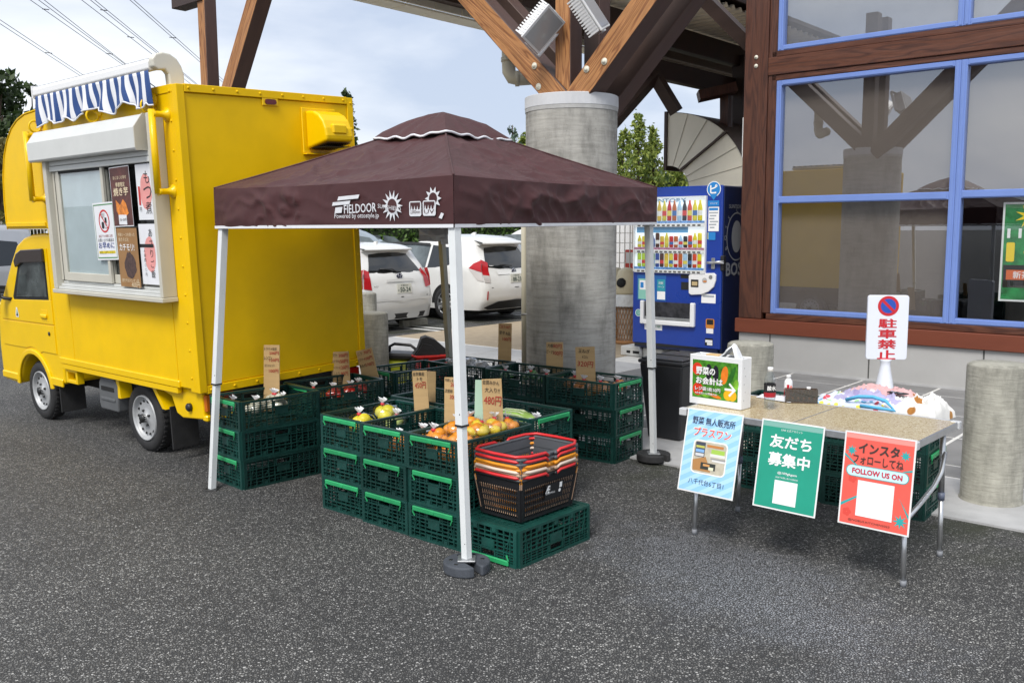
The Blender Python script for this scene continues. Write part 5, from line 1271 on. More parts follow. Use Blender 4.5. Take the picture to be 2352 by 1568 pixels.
for s_ in ('R', 'L'):
    a, b = legs['F'+s_], legs['B'+s_]; z1, z2_ = .36, .46
    pts = [Vector((a.x, a.y, .33)), a.lerp(b, .3)+Vector((0, 0, .36)), a.lerp(b, .72)+Vector((0, 0, .41)), a.lerp(b, .92)+Vector((0, 0, .46)), b+Vector((0, -.0, .56))]
    mb = MB(); mb.tube(pts, .0125, 10); part('brace', mb, ALU, tab)
def TT(x, y, z=0.0): return Vector((tA.x, tA.y, TZ+.002+z)) + tdv*x - tout*y

# posters hanging from the front edge
def hang(label, tlpx, th, ro, w=.34, h=.455):
    p = ONP(tlpx[0], tlpx[1], tA, tout) + tout*.008
    dn = (-Vector((0, 0, 1))*math.cos(rad(th)) + tout*math.sin(rad(th))); dn = (dn*math.cos(rad(ro)) + tdv*math.sin(rad(ro))).normalized()
    o = thing('hanging_poster', label, 'poster', p, 0, 'laminated posters hanging from the table')
    o.matrix_world = FR(p, tdv, -dn)
    f = Matrix.Translation((w/2, -h/2, 0)) ; f = f @ Matrix.Identity(4)
    mb = MB(); mb.box(-w/2, w/2, -h/2, h/2, -.0012, .0); q = part('laminated_sheet', mb, WHITE, o); q.matrix_local = f
    return o, f, w, h
GLOSSB = mat('poster_blue', (.30, .58, .86), .3); STRIPEB = mat('poster_blue_stripe', (.42, .68, .92), .3)
NAVY = mat('navy_ink', (.02, .025, .07), .5); CORAL = mat('coral_ink', (.78, .12, .08), .5)
o, f, w, h = hang('sky blue striped poster hanging under the vegetable box sign', (1583.2, 934.1), 13, -3)
patch(o, f, -w/2+.008, w/2-.008, -h/2+.008, h/2-.008, GLOSSB, .001)
for k in range(-8, 9):
    # diagonal stripes clipped to the sheet
    c = k*.055; X_, Y_ = w/2-.0085, h/2-.0085
    pts = []
    def clip(poly):
        for ax, lim, sg in ((0, X_, 1), (0, -X_, -1), (1, Y_, 1), (1, -Y_, -1)):
            out = []
            for i in range(len(poly)):
                a, b = poly[i-1], poly[i]; ia, ib = sg*a[ax] <= sg*lim, sg*b[ax] <= sg*lim
                if ia != ib:
                    u = (lim-a[ax])/(b[ax]-a[ax]); out.append((a[0]+(b[0]-a[0])*u, a[1]+(b[1]-a[1])*u))
                if ib: out.append(b)
            poly = out
            if not poly: break
        return poly
    q = clip([(-1, -.6+c*1.0), (1, .6+c), (1, .6+c+.026), (-1, -.6+c+.026)])
    if q and len(q) > 2: polypatch(o, f, q, STRIPEB, .0013)
lettering(o, f, '野菜 無人販売所', NAVY, .0, .165, w=.26, h=.042, bold=.012, z=.003)
lettering(o, f, 'プラスワン', WHITEINK, 0, .105, w=.235, h=.054, bold=.05, z=.0025); lettering(o, f, 'プラスワン', CORAL, 0, .105, w=.225, h=.048, bold=.02, z=.0032)
patch(o, f, -.105, .105, -.12, .062, WHITEINK, .0022, r=.025)
PH = .0026
patch(o, f, -.098, .098, -.113, .055, mat('photo_wall', (.50, .46, .36), .5, var=.2, scale=20), PH, r=.02)
polypatch(o, f, [(-.098, -.05), (-.02, -.025), (.02, -.105), (-.09, -.105)], mat('photo_floor', (.42, .21, .07), .5), PH+.0002)
for k, (cx, cy, sx, sy, col) in enumerate(((-.06, .01, .03, .04, (.05, .06, .09)), (-.06, .025, .026, .006, (.5, .5, .1)), (-.06, .003, .026, .008, (.2, .4, .7)), (-.06, -.018, .026, .008, (.6, .6, .6)), (.03, .035, .05, .007, (.5, .2, .05)), (.05, .008, .04, .012, (.35, .55, .08)), (.05, -.012, .045, .008, (.7, .7, .66)), (.055, -.03, .045, .004, (.3, .3, .3)), (.06, -.04, .04, .005, (.72, .72, .7)), (.0, -.075, .045, .018, (.03, .035, .03)), (-.01, -.07, .02, .006, (.6, .3, .1)), (.02, -.085, .015, .008, (.7, .7, .5)))):
    patch(o, f, cx-sx, cx+sx, cy-sy, cy+sy, mat('photo_tone_%d' % k, col, .5), PH+.0004+.0001*k, rot=0)
lettering(o, f, '八千代台6丁目1', NAVY, 0, -.165, w=.215, h=.030, z=.003)
TEAL = mat('poster_teal', (.012, .30, .20), .3, var=.08, scale=4)
o, f, w, h = hang('teal green poster, middle one of three hanging from the table', (1753.3, 959.1), 11, -6)
patch(o, f, -w/2+.008, w/2-.008, -h/2+.008, h/2-.008, TEAL, .001)
patch(o, f, -w/2+.008, w/2-.008, h/2-.035, h/2-.010, mat('clear_tape', (.20, .42, .36), .15), .0013)
lettering(o, f, 'LINE 公式アカウント', WHITEINK, 0, .182, w=.115, h=.012, z=.002)
lettering(o, f, '友だち', WHITEINK, 0, .122, w=.225, h=.068, bold=.028, z=.002); lettering(o, f, '募集中', WHITEINK, 0, .030, w=.225, h=.070, bold=.028, z=.002)
lettering(o, f, '@109gkgam', WHITEINK, 0, -.038, w=.105, h=.016, bold=.01, z=.002); lettering(o, f, 'LINEでお問い合わせ受付中', WHITEINK, 0, -.060, w=.12, h=.010, z=.002)
patch(o, f, -.062, .062, -.195, -.075, WHITEINK, .002, 'blank_square')
SALM = mat('poster_coral', (.80, .115, .085), .3, var=.06, scale=5); TEALB = mat('poster_turquoise', (.03, .38, .38), .4); DKB = mat('poster_dark_brown', (.06, .035, .03), .5)
o, f, w, h = hang('coral red poster, right one of three hanging from the table', (1944, 986.5), 7, -7)
patch(o, f, -w/2+.008, w/2-.008, -h/2+.008, h/2-.008, SALM, .001)
patch(o, f, -w/2+.008, w/2-.008, h/2-.032, h/2-.010, mat('clear_tape_pink', (.80, .30, .26), .15), .0013)
for (cx, cy, r0, r1) in ((-.13, .135, .012, .026), (.125, .145, .012, .026), (.125, -.165, .014, .036)): polypatch(o, f, star(cx, cy, r0, r1, 8), TEALB, .0015)
for q in ([(-.162, .12), (-.162, .108), (-.10, .062), (-.10, .07)], [(-.162, -.125), (-.162, -.14), (-.06, -.07), (-.06, -.062)], [(.162, -.15), (.162, -.13), (.11, -.055), (.115, -.06)], [(.162, .085), (.162, .075), (.12, .068), (.12, .072)]): polypatch(o, f, q, TEALB, .0015)
for cx, cy in ((-.115, .0), (-.13, -.165)):
    for k in range(5): polypatch(o, f, ell(cx+.012*math.cos(k*1.257), cy+.012*math.sin(k*1.257), .010, .010, 10), mat('poster_flower', (.72, .075, .055), .35), .0012+.00005*k)
lettering(o, f, 'インスタ', DKB, .0, .155, w=.195, h=.052, bold=.035, z=.003); lettering(o, f, 'フォローしてね', DKB, .0, .098, w=.24, h=.044, bold=.02, z=.003)
patch(o, f, -.150, .150, .012, .068, TEALB, .0018, r=.028); patch(o, f, -.146, .146, .015, .065, mat('poster_pale_blue', (.58, .80, .86), .4), .0022, r=.025)
lettering(o, f, 'FOLLOW US ON', mat('crimson_ink', (.55, .02, .05), .5), 0, .040, w=.24, h=.027, bold=.04, z=.003)
patch(o, f, -.087, .087, -.175, -.003, WHITEINK, .002, 'blank_square')
lettering(o, f, '@NOBUS.KITCHEN2023', DKB, -.02, -.200, w=.20, h=.013, z=.003)

# ------------------------------------------------------------------ things on the table
WBX = mat('white_carton', (.76, .77, .78), .45, var=.03)
bxL = (G(1702, 943, TZ)-G(1583, 925, TZ)); bxr = math.atan2(bxL.y, bxL.x); pB = G(1583, 925, TZ)
cbx = thing('cash_box', 'white box with colourful vegetable picture sign on the table', 'box', (pB.x, pB.y, TZ+.002), bxr)
BW, BD, BHt = .335, .105, .285
mb = MB(); mb.bbox(0, BW, 0, .008, 0, BHt, .003); part('front_panel', mb, WBX, cbx); mb = MB(); mb.bbox(0, BW, BD-.008, BD, 0, BHt, .003); part('back_panel', mb, WBX, cbx)
mb = MB(); mb.bbox(0, .008, .008, BD-.008, 0, BHt-.002, .002); part('side_panel', mb, WBX, cbx); mb = MB(); mb.bbox(BW-.008, BW, .008, BD-.008, 0, BHt-.002, .002); part('side_panel', mb, WBX, cbx)
mb = MB(); mb.box(.008, BW-.008, .008, BD-.008, 0, .01); part('bottom', mb, WBX, cbx)
mb = MB(); mb.bbox(.085, .165, .03, .075, .24, BHt+.004, .003); part('wooden_slip', mb, mat('tan_slip', (.60, .40, .18), .6), cbx)
f = FR((BW/2, 0, BHt*.52), (1, 0, 0), (0, 0, 1))
VEG = mat('picture_greens', (.055, .22, .012), .45, var=.75, scale=26, detail=8)
sgn = new('picture_sign', None, cbx); W2, H2 = BW/2-.020, .108
patch(sgn, f, -W2-.004, W2+.004, -H2-.004, H2+.004, WHITEINK, .0005); patch(sgn, f, -W2, W2, -H2, H2, VEG, .001)
def pe(cx, cy, rx, ry, m, z, rot=0):
    pts = [(cx+x*math.cos(rot)-y*math.sin(rot), cy+x*math.sin(rot)+y*math.cos(rot)) for x, y in ell(0, 0, rx, ry, 18)]; polypatch(sgn, f, pts, m, z)
TOMP = mat('picture_tomato', (.68, .035, .01), .4, var=.25, scale=14); EGG = mat('picture_aubergine', (.012, .010, .02), .35); CAR = mat('picture_carrot', (.78, .20, .015), .4, var=.15, scale=20); PEPY = mat('picture_pepper', (.78, .42, .01), .4, var=.2, scale=14); CUC = mat('picture_cucumber', (.02, .13, .012), .4, var=.3, scale=20); LETT = mat('picture_lettuce', (.18, .42, .03), .4, var=.5, scale=20)
pe(-.115, .055, .033, .036, TOMP, .0014); pe(-.11, -.06, .034, .036, TOMP, .0014); pe(-.04, .045, .020, .045, EGG, .0014); pe(.005, .04, .020, .045, EGG, .0016); pe(.062, .035, .022, .052, CAR, .0018, rad(-8)); pe(.105, .03, .014, .065, CUC, .0014, rad(-22)); pe(.132, -.02, .018, .04, LETT, .0014, rad(-15)); pe(.088, -.075, .030, .030, PEPY, .0016); pe(.115, -.075, .026, .030, PEPY, .0018); pe(.0, -.088, .045, .010, CAR, .0014, rad(-12)); pe(-.06, -.09, .03, .01, LETT, .0013)
SHD = mat('lettering_shadow', (.015, .04, .01), .5)
for dx, m_, z_ in ((.0025, SHD, .0022), (0, WHITEINK, .0028)):
    lettering(sgn, f, '野菜の', m_, -.06+dx, .048-dx, w=.125, h=.046, bold=.03, z=z_); lettering(sgn, f, 'お会計は', m_, -.035+dx, -.008-dx, w=.175, h=.042, bold=.03, z=z_)
    lettering(sgn, f, 'レジ袋1枚10円', m_, -.045+dx, -.055-dx, w=.165, h=.024, bold=.015, z=z_); lettering(sgn, f, '※お支払いは現金のみ', m_, -.055+dx*.5, -.081-dx*.5, w=.145, h=.013, bold=.01, z=z_)
polypatch(sgn, f, [(.065, -.036), (.115, -.036), (.09, -.012), (.098, -.004), (.137, -.042), (.098, -.082), (.09, -.073), (.115, -.048), (.065, -.048)], WHITEINK, .003)
# crumpled white bags poking out
mb = MB(); mb.smooth = True; P = []
for i in range(10):
    row = []
    for j in range(12):
        u, v = j/11, i/9
        pk = max(0, 1-abs(u-.72)/.28) if u > .72 else (u/.72)**1.3; q = Vector((.13+.175*u, .015+.07*v, BHt-.035+.115*pk*(1-abs(v-.5)*.35)))
        q += Vector((0, .008*math.sin(u*19+v*4), .007*math.sin(v*22+u*9))); row.append(q)
    P.append(row)
mb.grid(P); cb_ = part('crumpled_bags', mb, mat('white_bag_film', (.78, .79, .80), .35, var=.05), cbx); cb_.modifiers.new('s', 'SOLIDIFY').thickness = .003
for k in range(5):
    mb = MB(); mb.lathe([(.003, 0), (.003, .001), (.0005, .001)], 8, Matrix.Translation((BW, .03+.012*(k % 2), .05+.045*k)) @ Matrix.Rotation(rad(90), 4, 'Y')); part('hole_mark', mb, mat('grey_mark', (.35, .35, .36), .6), cbx)

# bottles
CLEAR = make_glass('clear_bottle', (.92, .94, .95), .06, .02, 1.35)
pb = G(1767, 938, TZ); bo = thing('water_bottle', 'clear plastic bottle with black and red label on the table', 'bottle', (pb.x, pb.y, TZ+.002))
mb = MB(); mb.lathe([(.026, 0), (.031, .005), (.032, .03), (.030, .05), (.032, .06), (.032, .155), (.030, .170), (.014, .208), (.0125, .215)], 24, caps=False); part('bottle', mb, CLEAR, bo)
mb = MB(); mb.lathe([(.0325, .092), (.0325, .140)], 24, caps=False); lb = part('label_band', mb, mat('label_black', (.012, .012, .014), .35), bo)
mb = MB(); mb.lathe([(.0326, .066), (.0326, .092)], 24, caps=False); part('label_band', mb, mat('label_red', (.35, .01, .02), .35), bo)
mb = MB(); mb.lathe([(.0155, .208), (.0155, .228), (.014, .231), (.001, .231)], 20); part('cap', mb, PLW, bo)
fL = FR((0, -.0335, .118), (1, 0, 0), (0, 0, 1)); lettering(bo, fL, '酸水', WHITEINK, 0, 0, w=.048, h=.026, bold=.015, z=.001)
mb = MB(); mb.lathe([(.001, .004), (.028, .006), (.030, .05), (.030, .085)], 20, caps=False); part('water', mb, make_glass('water_fill', (.85, .88, .9), .10, .0, 1.33), bo)
pb = G(1810, 912, TZ); b2 = thing('drink_bottle', 'small red and white drink bottle behind the coin case', 'bottle', (pb.x, pb.y, TZ+.002))
mb = MB(); mb.lathe([(.022, 0), (.0245, .004), (.0245, .045), (.0245, .05)], 20, caps=False); part('lower_label', mb, mat('label_red2', (.55, .015, .03), .35), b2)
mb = MB(); mb.lathe([(.0245, .0505), (.0245, .085), (.022, .098), (.012, .112), (.0115, .118)], 20, caps=False); part('body', mb, PLW, b2)
mb = MB(); mb.lathe([(.0135, .116), (.0135, .132), (.001, .133)], 16); part('cap', mb, PLW, b2)
fL = FR((0, -.025, .062), (1, 0, 0), (0, 0, 1)); patch(b2, fL, -.017, -.002, -.018, .016, mat('label_red2', (1, 0, 0)), .001); polypatch(b2, fL, ell(.008, 0, .007, .011, 12), mat('label_pink', (.75, .25, .2), .4), .001)
# coin case
pc = G(1803, 925, TZ); cc = thing('coin_case', 'smoky brown clear coin case with compartments on the table', 'coin case', (pc.x, pc.y, TZ+.008), TRZ+rad(31))
SMK = make_glass('smoky_plastic', (.50, .40, .33), .10, .04, 1.45); CWd = .180
mb = MB(); mb.box(0, CWd, 0, .0025, 0, .072); mb.box(0, CWd, .05, .0525, 0, .072); mb.box(0, .0025, .0025, .05, 0, .072); mb.box(CWd-.0025, CWd, .0025, .05, 0, .072); part('shell', mb, SMK, cc)
mb = MB(); mb.box(0, CWd, 0, .052, -.004, -.0005); part('base', mb, mat('brown_base', (.10, .07, .055), .4), cc)
for k in range(1, 6): mb = MB(); mb.box(CWd*k/6-.001, CWd*k/6+.001, .003, .049, 0, .066); part('divider', mb, mat('divider', (.06, .045, .04), .4), cc)
for k in range(6):
    mb = MB()
    for j in range(4): mb.lathe([(.0115, 0), (.0115, .0017), (.0005, .0017)], 14, Matrix.Translation((CWd*(k+.5)/6, .012+j*.006, .014)) @ Matrix.Rotation(rad(80), 4, 'X'))
    part('coins', mb, mat('coin_bronze', (.42, .30, .18), .35, metal=.7), cc)
mb = MB(); mb.lathe([(.012, .072), (.012, .085), (.001, .086)], 16, Matrix.Translation((.13, .02, 0))); part('lid_knob', mb, PLW, cc)
# papers
pp_ = G(1760, 915, TZ)
for k, (dx, dy, rz, lb_) in enumerate(((0.02, .06, .2, 'white sheet of paper lying behind the clear bottle'), (.09, .02, -.1, 'folded leaflet with red edge under the coin case'))):
    o = thing('paper_sheet', lb_, 'paper', TT((pp_-tA).dot(tdv)+dx, -(pp_-tA).dot(tout)+dy, .001+.002*k), TRZ+rz, None)
    mb = MB(); mb.bbox(-.09, .09, -.065, .065, 0, .0015, .0004); part('sheet', mb, PAPER, o)
    if k: mb = MB(); mb.box(-.09, -.083, -.065, .065, .0016, .002); part('red_edge', mb, REDINK, o)

# ------------------------------------------------------------------ crates behind the table, with towels
sF, sR = G(1866, 1150), G(2118, 1196); 
srz = math.atan2((sR-sF).y, (sR-sF).x)
dS = (sR-sF).normalized(); nS = Vector((-dS.y, dS.x, 0))
for k in range(3):
    crate(['bottom', 'middle', 'top'][k] + ' green crate of the stack behind the table', Vector((sR.x, sR.y, 0.0)) - dS*CL + Vector((0, 0, k*CH+.001*k)), srz + rad(.4*k))
for k in range(3):
    crate(['bottom', 'middle', 'top'][k] + ' green crate left of the stack under the towels', Vector((sR.x, sR.y, 0.0)) - dS*(2*CL+.01) + nS*.03 + Vector((0, 0, k*CH+.001*k)), srz + rad(.5*k-.3))
TWZ = 3*CH+.004
def make_towel(name, cols, scale):
    m, t, b = nodes_of(name, .95)
    o = nd(t, 'ShaderNodeTexCoord').outputs['Object']
    v = nd(t, 'ShaderNodeTexVoronoi', Scale=scale); t.links.new(o, v.inputs['Vector']); sp = nd(t, 'ShaderNodeSeparateColor'); t.links.new(v.outputs['Color'], sp.inputs[0])
    c = ramp(t, sp.outputs[0], [(i/len(cols), q) for i, q in enumerate(cols)]); c.node.color_ramp.interpolation = 'CONSTANT'
    bg_ = ramp(t, v.outputs['Distance'], [(.34, (1, 1, 1)), (.40, (0, 0, 0))])
    t.links.new(mixc(t, bg_, cols[0]+(1,), c), b.inputs['Base Color'])
    n = nd(t, 'ShaderNodeTexNoise', Scale=160.0); t.links.new(o, n.inputs['Vector']); bn = nd(t, 'ShaderNodeBump', Strength=.4, Distance=.004); t.links.new(n.outputs['Fac'], bn.inputs['Height']); t.links.new(bn.outputs['Normal'], b.inputs['Normal'])
    return m
def towel(label, c, L, W, hgt, m, rz, seed, z=0, cat='towel'):
    o = thing('towel', label, cat, (c.x, c.y, TWZ+z), rz, 'pile of towels behind the table'); mb = MB(); mb.smooth = True; P = []; nx, ny = 60, 36
    off = Vector((seed*3.1, seed*1.7, 0))
    for i in range(ny+1):
        row = []
        for j in range(nx+1):
            u, v = j/nx*2-1, i/ny*2-1
            e = max(0, 1-abs(u)**5)*max(0, 1-abs(v)**5)
            x = u*L/2*(1+.06*noise.noise(Vector((v*2, seed, 0)))); y = v*W/2*(1+.06*noise.noise(Vector((u*2, seed, 5))))
            zz = hgt*e**.5*(.72+.5*noise.noise(Vector((u*1.6, v*1.6, seed)))) + .035*(1-abs(noise.noise(Vector((u*2.2+v, v*1.8, seed+3)))))**5*e + .016*(1-abs(noise.noise(Vector((u*5, v*4-u*2, seed)))))**4*e
            if e < .02: zz = -.02
            row.append((x, y, zz))
        P.append(row)
    mb.grid(P); part('cloth', mb, m, o); return o
tcn = Vector((sR.x, sR.y, 0)) - dS*(CL*.5) + nS*.18
T1 = make_towel('print_towel_blue', [(.62, .68, .80), (.75, .65, .10), (.55, .08, .10), (.12, .35, .55), (.35, .6, .25)], 22)
T2 = make_towel('lavender_towel', [(.40, .37, .55), (.62, .60, .72), (.30, .26, .45), (.66, .66, .74)], 17); T3 = make_towel('white_brown_towel', [(.72, .71, .68), (.36, .15, .03), (.72, .71, .68), (.42, .2, .05)], 11); T4 = make_towel('pink_white_towel', [(.62, .38, .38), (.72, .66, .66), (.70, .70, .70)], 14)
towel('pale blue towel with bright print at the bottom left of the towel pile', tcn - dS*.17, .50, .36, .07, T1, srz+.05, 1.3, -.0)
towel('white towel with brown swirls at the right of the towel pile', tcn + dS*.19, .34, .36, .10, T3, srz-.1, 4.2, .0)
towel('lavender checked towel across the top of the towel pile', tcn - dS*.06 + nS*.02, .44, .26, .035, T2, srz-.08, 6.1, .055)
towel('pink and white towel at the back of the towel pile', tcn - dS*.04 + nS*.08, .40, .18, .03, T4, srz+.04, 8.4, .075)
stp = thing('bag_strap', 'light blue strap lying over the towels', 'strap', (tcn.x, tcn.y, TWZ), srz)
mb = MB(); mb.tube([(-.18, -.16, .07), (-.1, -.17, .10), (-.02, -.16, .105), (.06, -.17, .09), (.12, -.20, .045), (.03, -.21, .05), (-.08, -.20, .05)], .011, 8); part('band', mb, mat('light_blue_strap', (.10, .42, .68), .7), stp)
tg = thing('black_tag', 'black woven label lying on the towels', 'label', (tcn.x+.06, tcn.y-.05, TWZ+.115), srz-.3); mb = MB(); mb.bbox(-.06, .06, -.025, .025, 0, .006, .002); part('band', mb, BLK, tg)
for k in range(2): mb = MB(); mb.bbox(-.035+.04*k, -.01+.04*k, -.012, .012, .0065, .008, .0005); part('patch', mb, mat('grey_patch', (.3, .3, .32), .6), tg)

# ------------------------------------------------------------------ no-parking sign
sp0 = G(2036, 935); sp0 = BF(.95, 1.35)
sgp = ray(2036, 780); ds = 8.6
sp0 = AT(2036, 780, ds); sp0.z = .0125
ns = thing('no_parking_sign', 'white no parking sign with red lettering behind the table', 'sign', sp0, rad(-9))
sc8 = ds/2136
SGW, SGH = 91*sc8, 150*sc8; zb_ = 1.72 - (833-523)*sc8
SW = mat('sign_white', (.74, .77, .84), .35)
rp_ = .025
pts = []
for cx, cy, a0 in ((SGW/2-rp_, SGH-rp_, 0), (-SGW/2+rp_, SGH-rp_, 90), (-SGW/2+rp_, rp_, 180), (SGW/2-rp_, rp_, 270)):
    for k in range(5): a = rad(a0+22.5*k); pts.append((cx+rp_*math.cos(a), cy+rp_*math.sin(a)))
mb = MB(); mb.prism(pts, -.02, .02, Matrix.Translation((0, 0, zb_)), axis='y'); q = part('board', mb, SW, ns, fix=True); bevel(q, .005, 2)
mb = MB(); mb.lathe([(.13, 0.0), (.13, .04), (.10, .10), (.07, .28), (.055, zb_-.12), (.045, zb_-.06), (.045, zb_-.02), (.058, zb_+.004)], 24); part('stand', mb, SW, ns)
f = FR((0, -.0205, zb_), (1, 0, 0), (0, 0, 1))
RS = mat('sign_red', (.55, .02, .03), .4); BS = mat('sign_blue', (.02, .08, .42), .4)
cy = SGH-.10; polypatch(ns, f, ell(0, cy, .094, .094, 32), RS, .001); polypatch(ns, f, ell(0, cy, .068, .068, 32), BS, .0015)
polypatch(ns, f, [(-.06, .042+cy), (-.042, .06+cy), (.06, -.042+cy), (.042, -.06+cy)], RS, .002)
for i, c in enumerate('駐車禁止'): lettering(ns, f, c, RS, 0, SGH-.262-.098*i, w=.165, h=.088, bold=.025, z=.002)
for a in ((-SGW/2+.012, SGW/2-.012),): pass

# ------------------------------------------------------------------ bollards
def bollard(label, p, r=.178, h=.865):
    o = thing('concrete_bollard', label, 'bollard', p, random.uniform(0, 6), 'round concrete bollards along the walkway')
    mb = MB(); mb.lathe([(r+.012, -.01), (r+.004, .012), (r, .02), (r, h-.03), (r-.004, h-.012)], 40, caps=False); part('shaft', mb, CONC_B, o)
    mb = MB(); mb.lathe([(r-.004, h-.012), (r-.022, h), (.001, h+.002)], 40, caps=False); part('top_face', mb, CONC_B, o)
bp_ = G(2275, 1150); bollard('thick concrete bollard at the right edge beside the table', BF(tn(bp_)[0], tn(bp_)[1], .0135))
bp_ = G(1717, 1052); bollard('concrete bollard behind the cash box and blue poster', BF(tn(bp_)[0], tn(bp_)[1], .0135), .168)
q = AT(858, 700, 9.46); bollard('concrete bollard just right of the yellow truck rear', Vector((q.x, q.y, .0135)), .145)
q = AT(836, 660, 12.4); bollard('farther concrete bollard peeking over the nearer one by the truck', Vector((q.x, q.y, .0135)), .165)

# ------------------------------------------------------------------ black bin
q = G(1512, 1010); bn_ = thing('black_bin', 'black plastic bin with lid between the crates and the table', 'bin', (q.x+.16, q.y+.12, .0135), ROT_F+rad(90))
BKP = mat('bin_black', (.020, .021, .024), .4, var=.12, scale=5)
mb = MB(); b0, b1, hh = .15, .20, .62
vs = [(-b0*1.25, -b0, 0), (b0*1.25, -b0, 0), (b0*1.25, b0, 0), (-b0*1.25, b0, 0), (-b1*1.25, -b1, hh), (b1*1.25, -b1, hh), (b1*1.25, b1, hh), (-b1*1.25, b1, hh)]
mb.quadlist(vs, [(3, 2, 1, 0), (0, 1, 5, 4), (1, 2, 6, 5), (2, 3, 7, 6), (3, 0, 4, 7), (4, 5, 6, 7)]); o = part('body', mb, BKP, bn_); bevel(o, .015, 2)
mb = MB(); mb.bbox(-b1*1.3, b1*1.3, -b1*1.05, b1*1.05, hh+.001, hh+.03, .008); o = part('lid', mb, BKP, bn_); mb = MB(); mb.bbox(-b1*1.2, b1*1.2, -b1*.95, b1*.95, hh+.03, hh+.045, .006); part('lid_panel', mb, BKP, bn_)
mb = MB(); mb.bbox(-.01, .01, -b1*1.1, b1*1.1, hh+.0455, hh+.05, .002); part('lid_hinge', mb, BLK, bn_)

# ------------------------------------------------------------------ tools on the ground behind the crates
q = AT(925, 815, 9.6); vac = thing('jet_washer', 'yellow green power tool case with black handle behind the crates', 'power tool', (q.x, q.y, .0135), rad(-15))
LIME = mat('lime_plastic', (.45, .50, .03), .4, var=.1)
mb = MB(); mb.bbox(-.17, .17, -.13, .13, 0, .36, .03); part('case', mb, LIME, vac); mb = MB(); mb.bbox(-.175, .175, -.135, .135, .362, .43, .02); part('upper_case', mb, BLK, vac)
mb = MB(); mb.tube([(-.15, 0, .43), (-.14, 0, .49), (-.09, 0, .515), (.09, 0, .505), (.14, 0, .47), (.16, 0, .43)], .016, 8); part('handle', mb, BLK, vac)
mb = MB(); mb.tube([(.12, -.14, .30), (.24, -.14, .38), (.34, -.14, .36)], .055, 12); part('nozzle', mb, BLK, vac)
q = AT(990, 818, 9.5); rb = thing('red_container', 'red plastic container with black bag on top behind the crates', 'container', (q.x, q.y, .0135), rad(25))
mb = MB(); mb.bbox(-.19, .19, -.13, .13, 0, .40, .02); part('tub', mb, mat('red_plastic', (.55, .02, .015), .4), rb); mb = MB(); mb.bbox(-.205, .205, -.145, .145, .401, .425, .006); part('rim', mb, _m['red_plastic'], rb)
bb_ = thing('black_bag', 'black fabric bag lying on the red container', 'bag', (q.x-.02, q.y, .44), rad(10))
mb = MB(); mb.smooth = True; P = []
for i in range(9):
    row = []
    for j in range(14):
        a = 2*math.pi*j/13; v = i/8; r = .13*(1-v)**.7*(1+.15*noise.noise(Vector((math.cos(a)*2, math.sin(a)*2, v*3))))+.012
        row.append((r*math.cos(a)*1.35 + .05*v, r*math.sin(a)*.9, v*.15*(1+.45*math.cos(a)+.3*noise.noise(Vector((a*1.5, v*2, 1))))))
    P.append(row)
mb = MB(); mb.prism([(-.17, 0), (.20, 0), (.17, .05), (.06, .15), (-.03, .185), (-.08, .17), (-.12, .06)], -.09, .09, axis='y'); mb.prism([(-.15, 0), (.1, 0), (.02, .10), (-.07, .12)], -.13, -.091, axis='y'); part('cloth', mb, mat('black_cloth', (.012, .012, .013), .7, bump=.4, bscale=9), bb_)
# ------------------------------------------------------------------ vending machine (local x along the shop front, y into the building, z up)
vL, vR = G(1454, 796, .16), G(1652, 815, .16)
VWd = (vR-vL).length; VB = .16
vm = thing('vending_machine', 'dark blue drinks vending machine beside the shop corner', 'vending machine', (vL.x, vL.y, .0125), ROT_F)
VBL = mat('vending_blue', (.008, .042, .30), .3, var=.06, scale=2, coat=.2); VDK = mat('vending_dark_blue', (.006, .012, .05), .4, var=.1)
VT = ONP(1660, 428, vR, FN).z
mb = MB(); mb.bbox(.0, VWd, .03, .78, VB, VT, .012); part('cabinet', mb, VDK, vm)
mb = MB(); mb.bbox(-.002, VWd+.002, -.02, .03, VB+.05, VT+.004, .012); dr = part('door', mb, VBL, vm)
for x in (.06, VWd-.06):
    for y in (.1, .7): mb = MB(); mb.tube([(x, y, 0), (x, y, VB)], .025, 8); part('foot', mb, STEEL, vm)
mb = MB(); mb.box(.03, VWd-.03, -.012, .0, VB, VB+.048); part('kick_plate', mb, VDK, vm)
def vz(px, py):
    p = ONP(px, py, vL, FN) - vL; return p.dot(FT), p.z+vL.z-.0125
vfr = lambda: None
f = FR((0, -.021, 0), (1, 0, 0), (0, 0, 1))
def V8(x, y): return (2300+x*.5102)*.60215, (650+y*.5102)*.60215
def vrect(x0, y0, x1, y1, m, z=.001, name='print', r=0, par=None):
    a, b = vz(*V8(x0, y1)), vz(*V8(x1, y0)); return patch(par or vm, f, a[0], b[0], a[1], b[1], m, z, name, r)
wx0, wz0 = vz(*V8(248, 752)); wx1, wz1 = vz(*V8(782, 190))
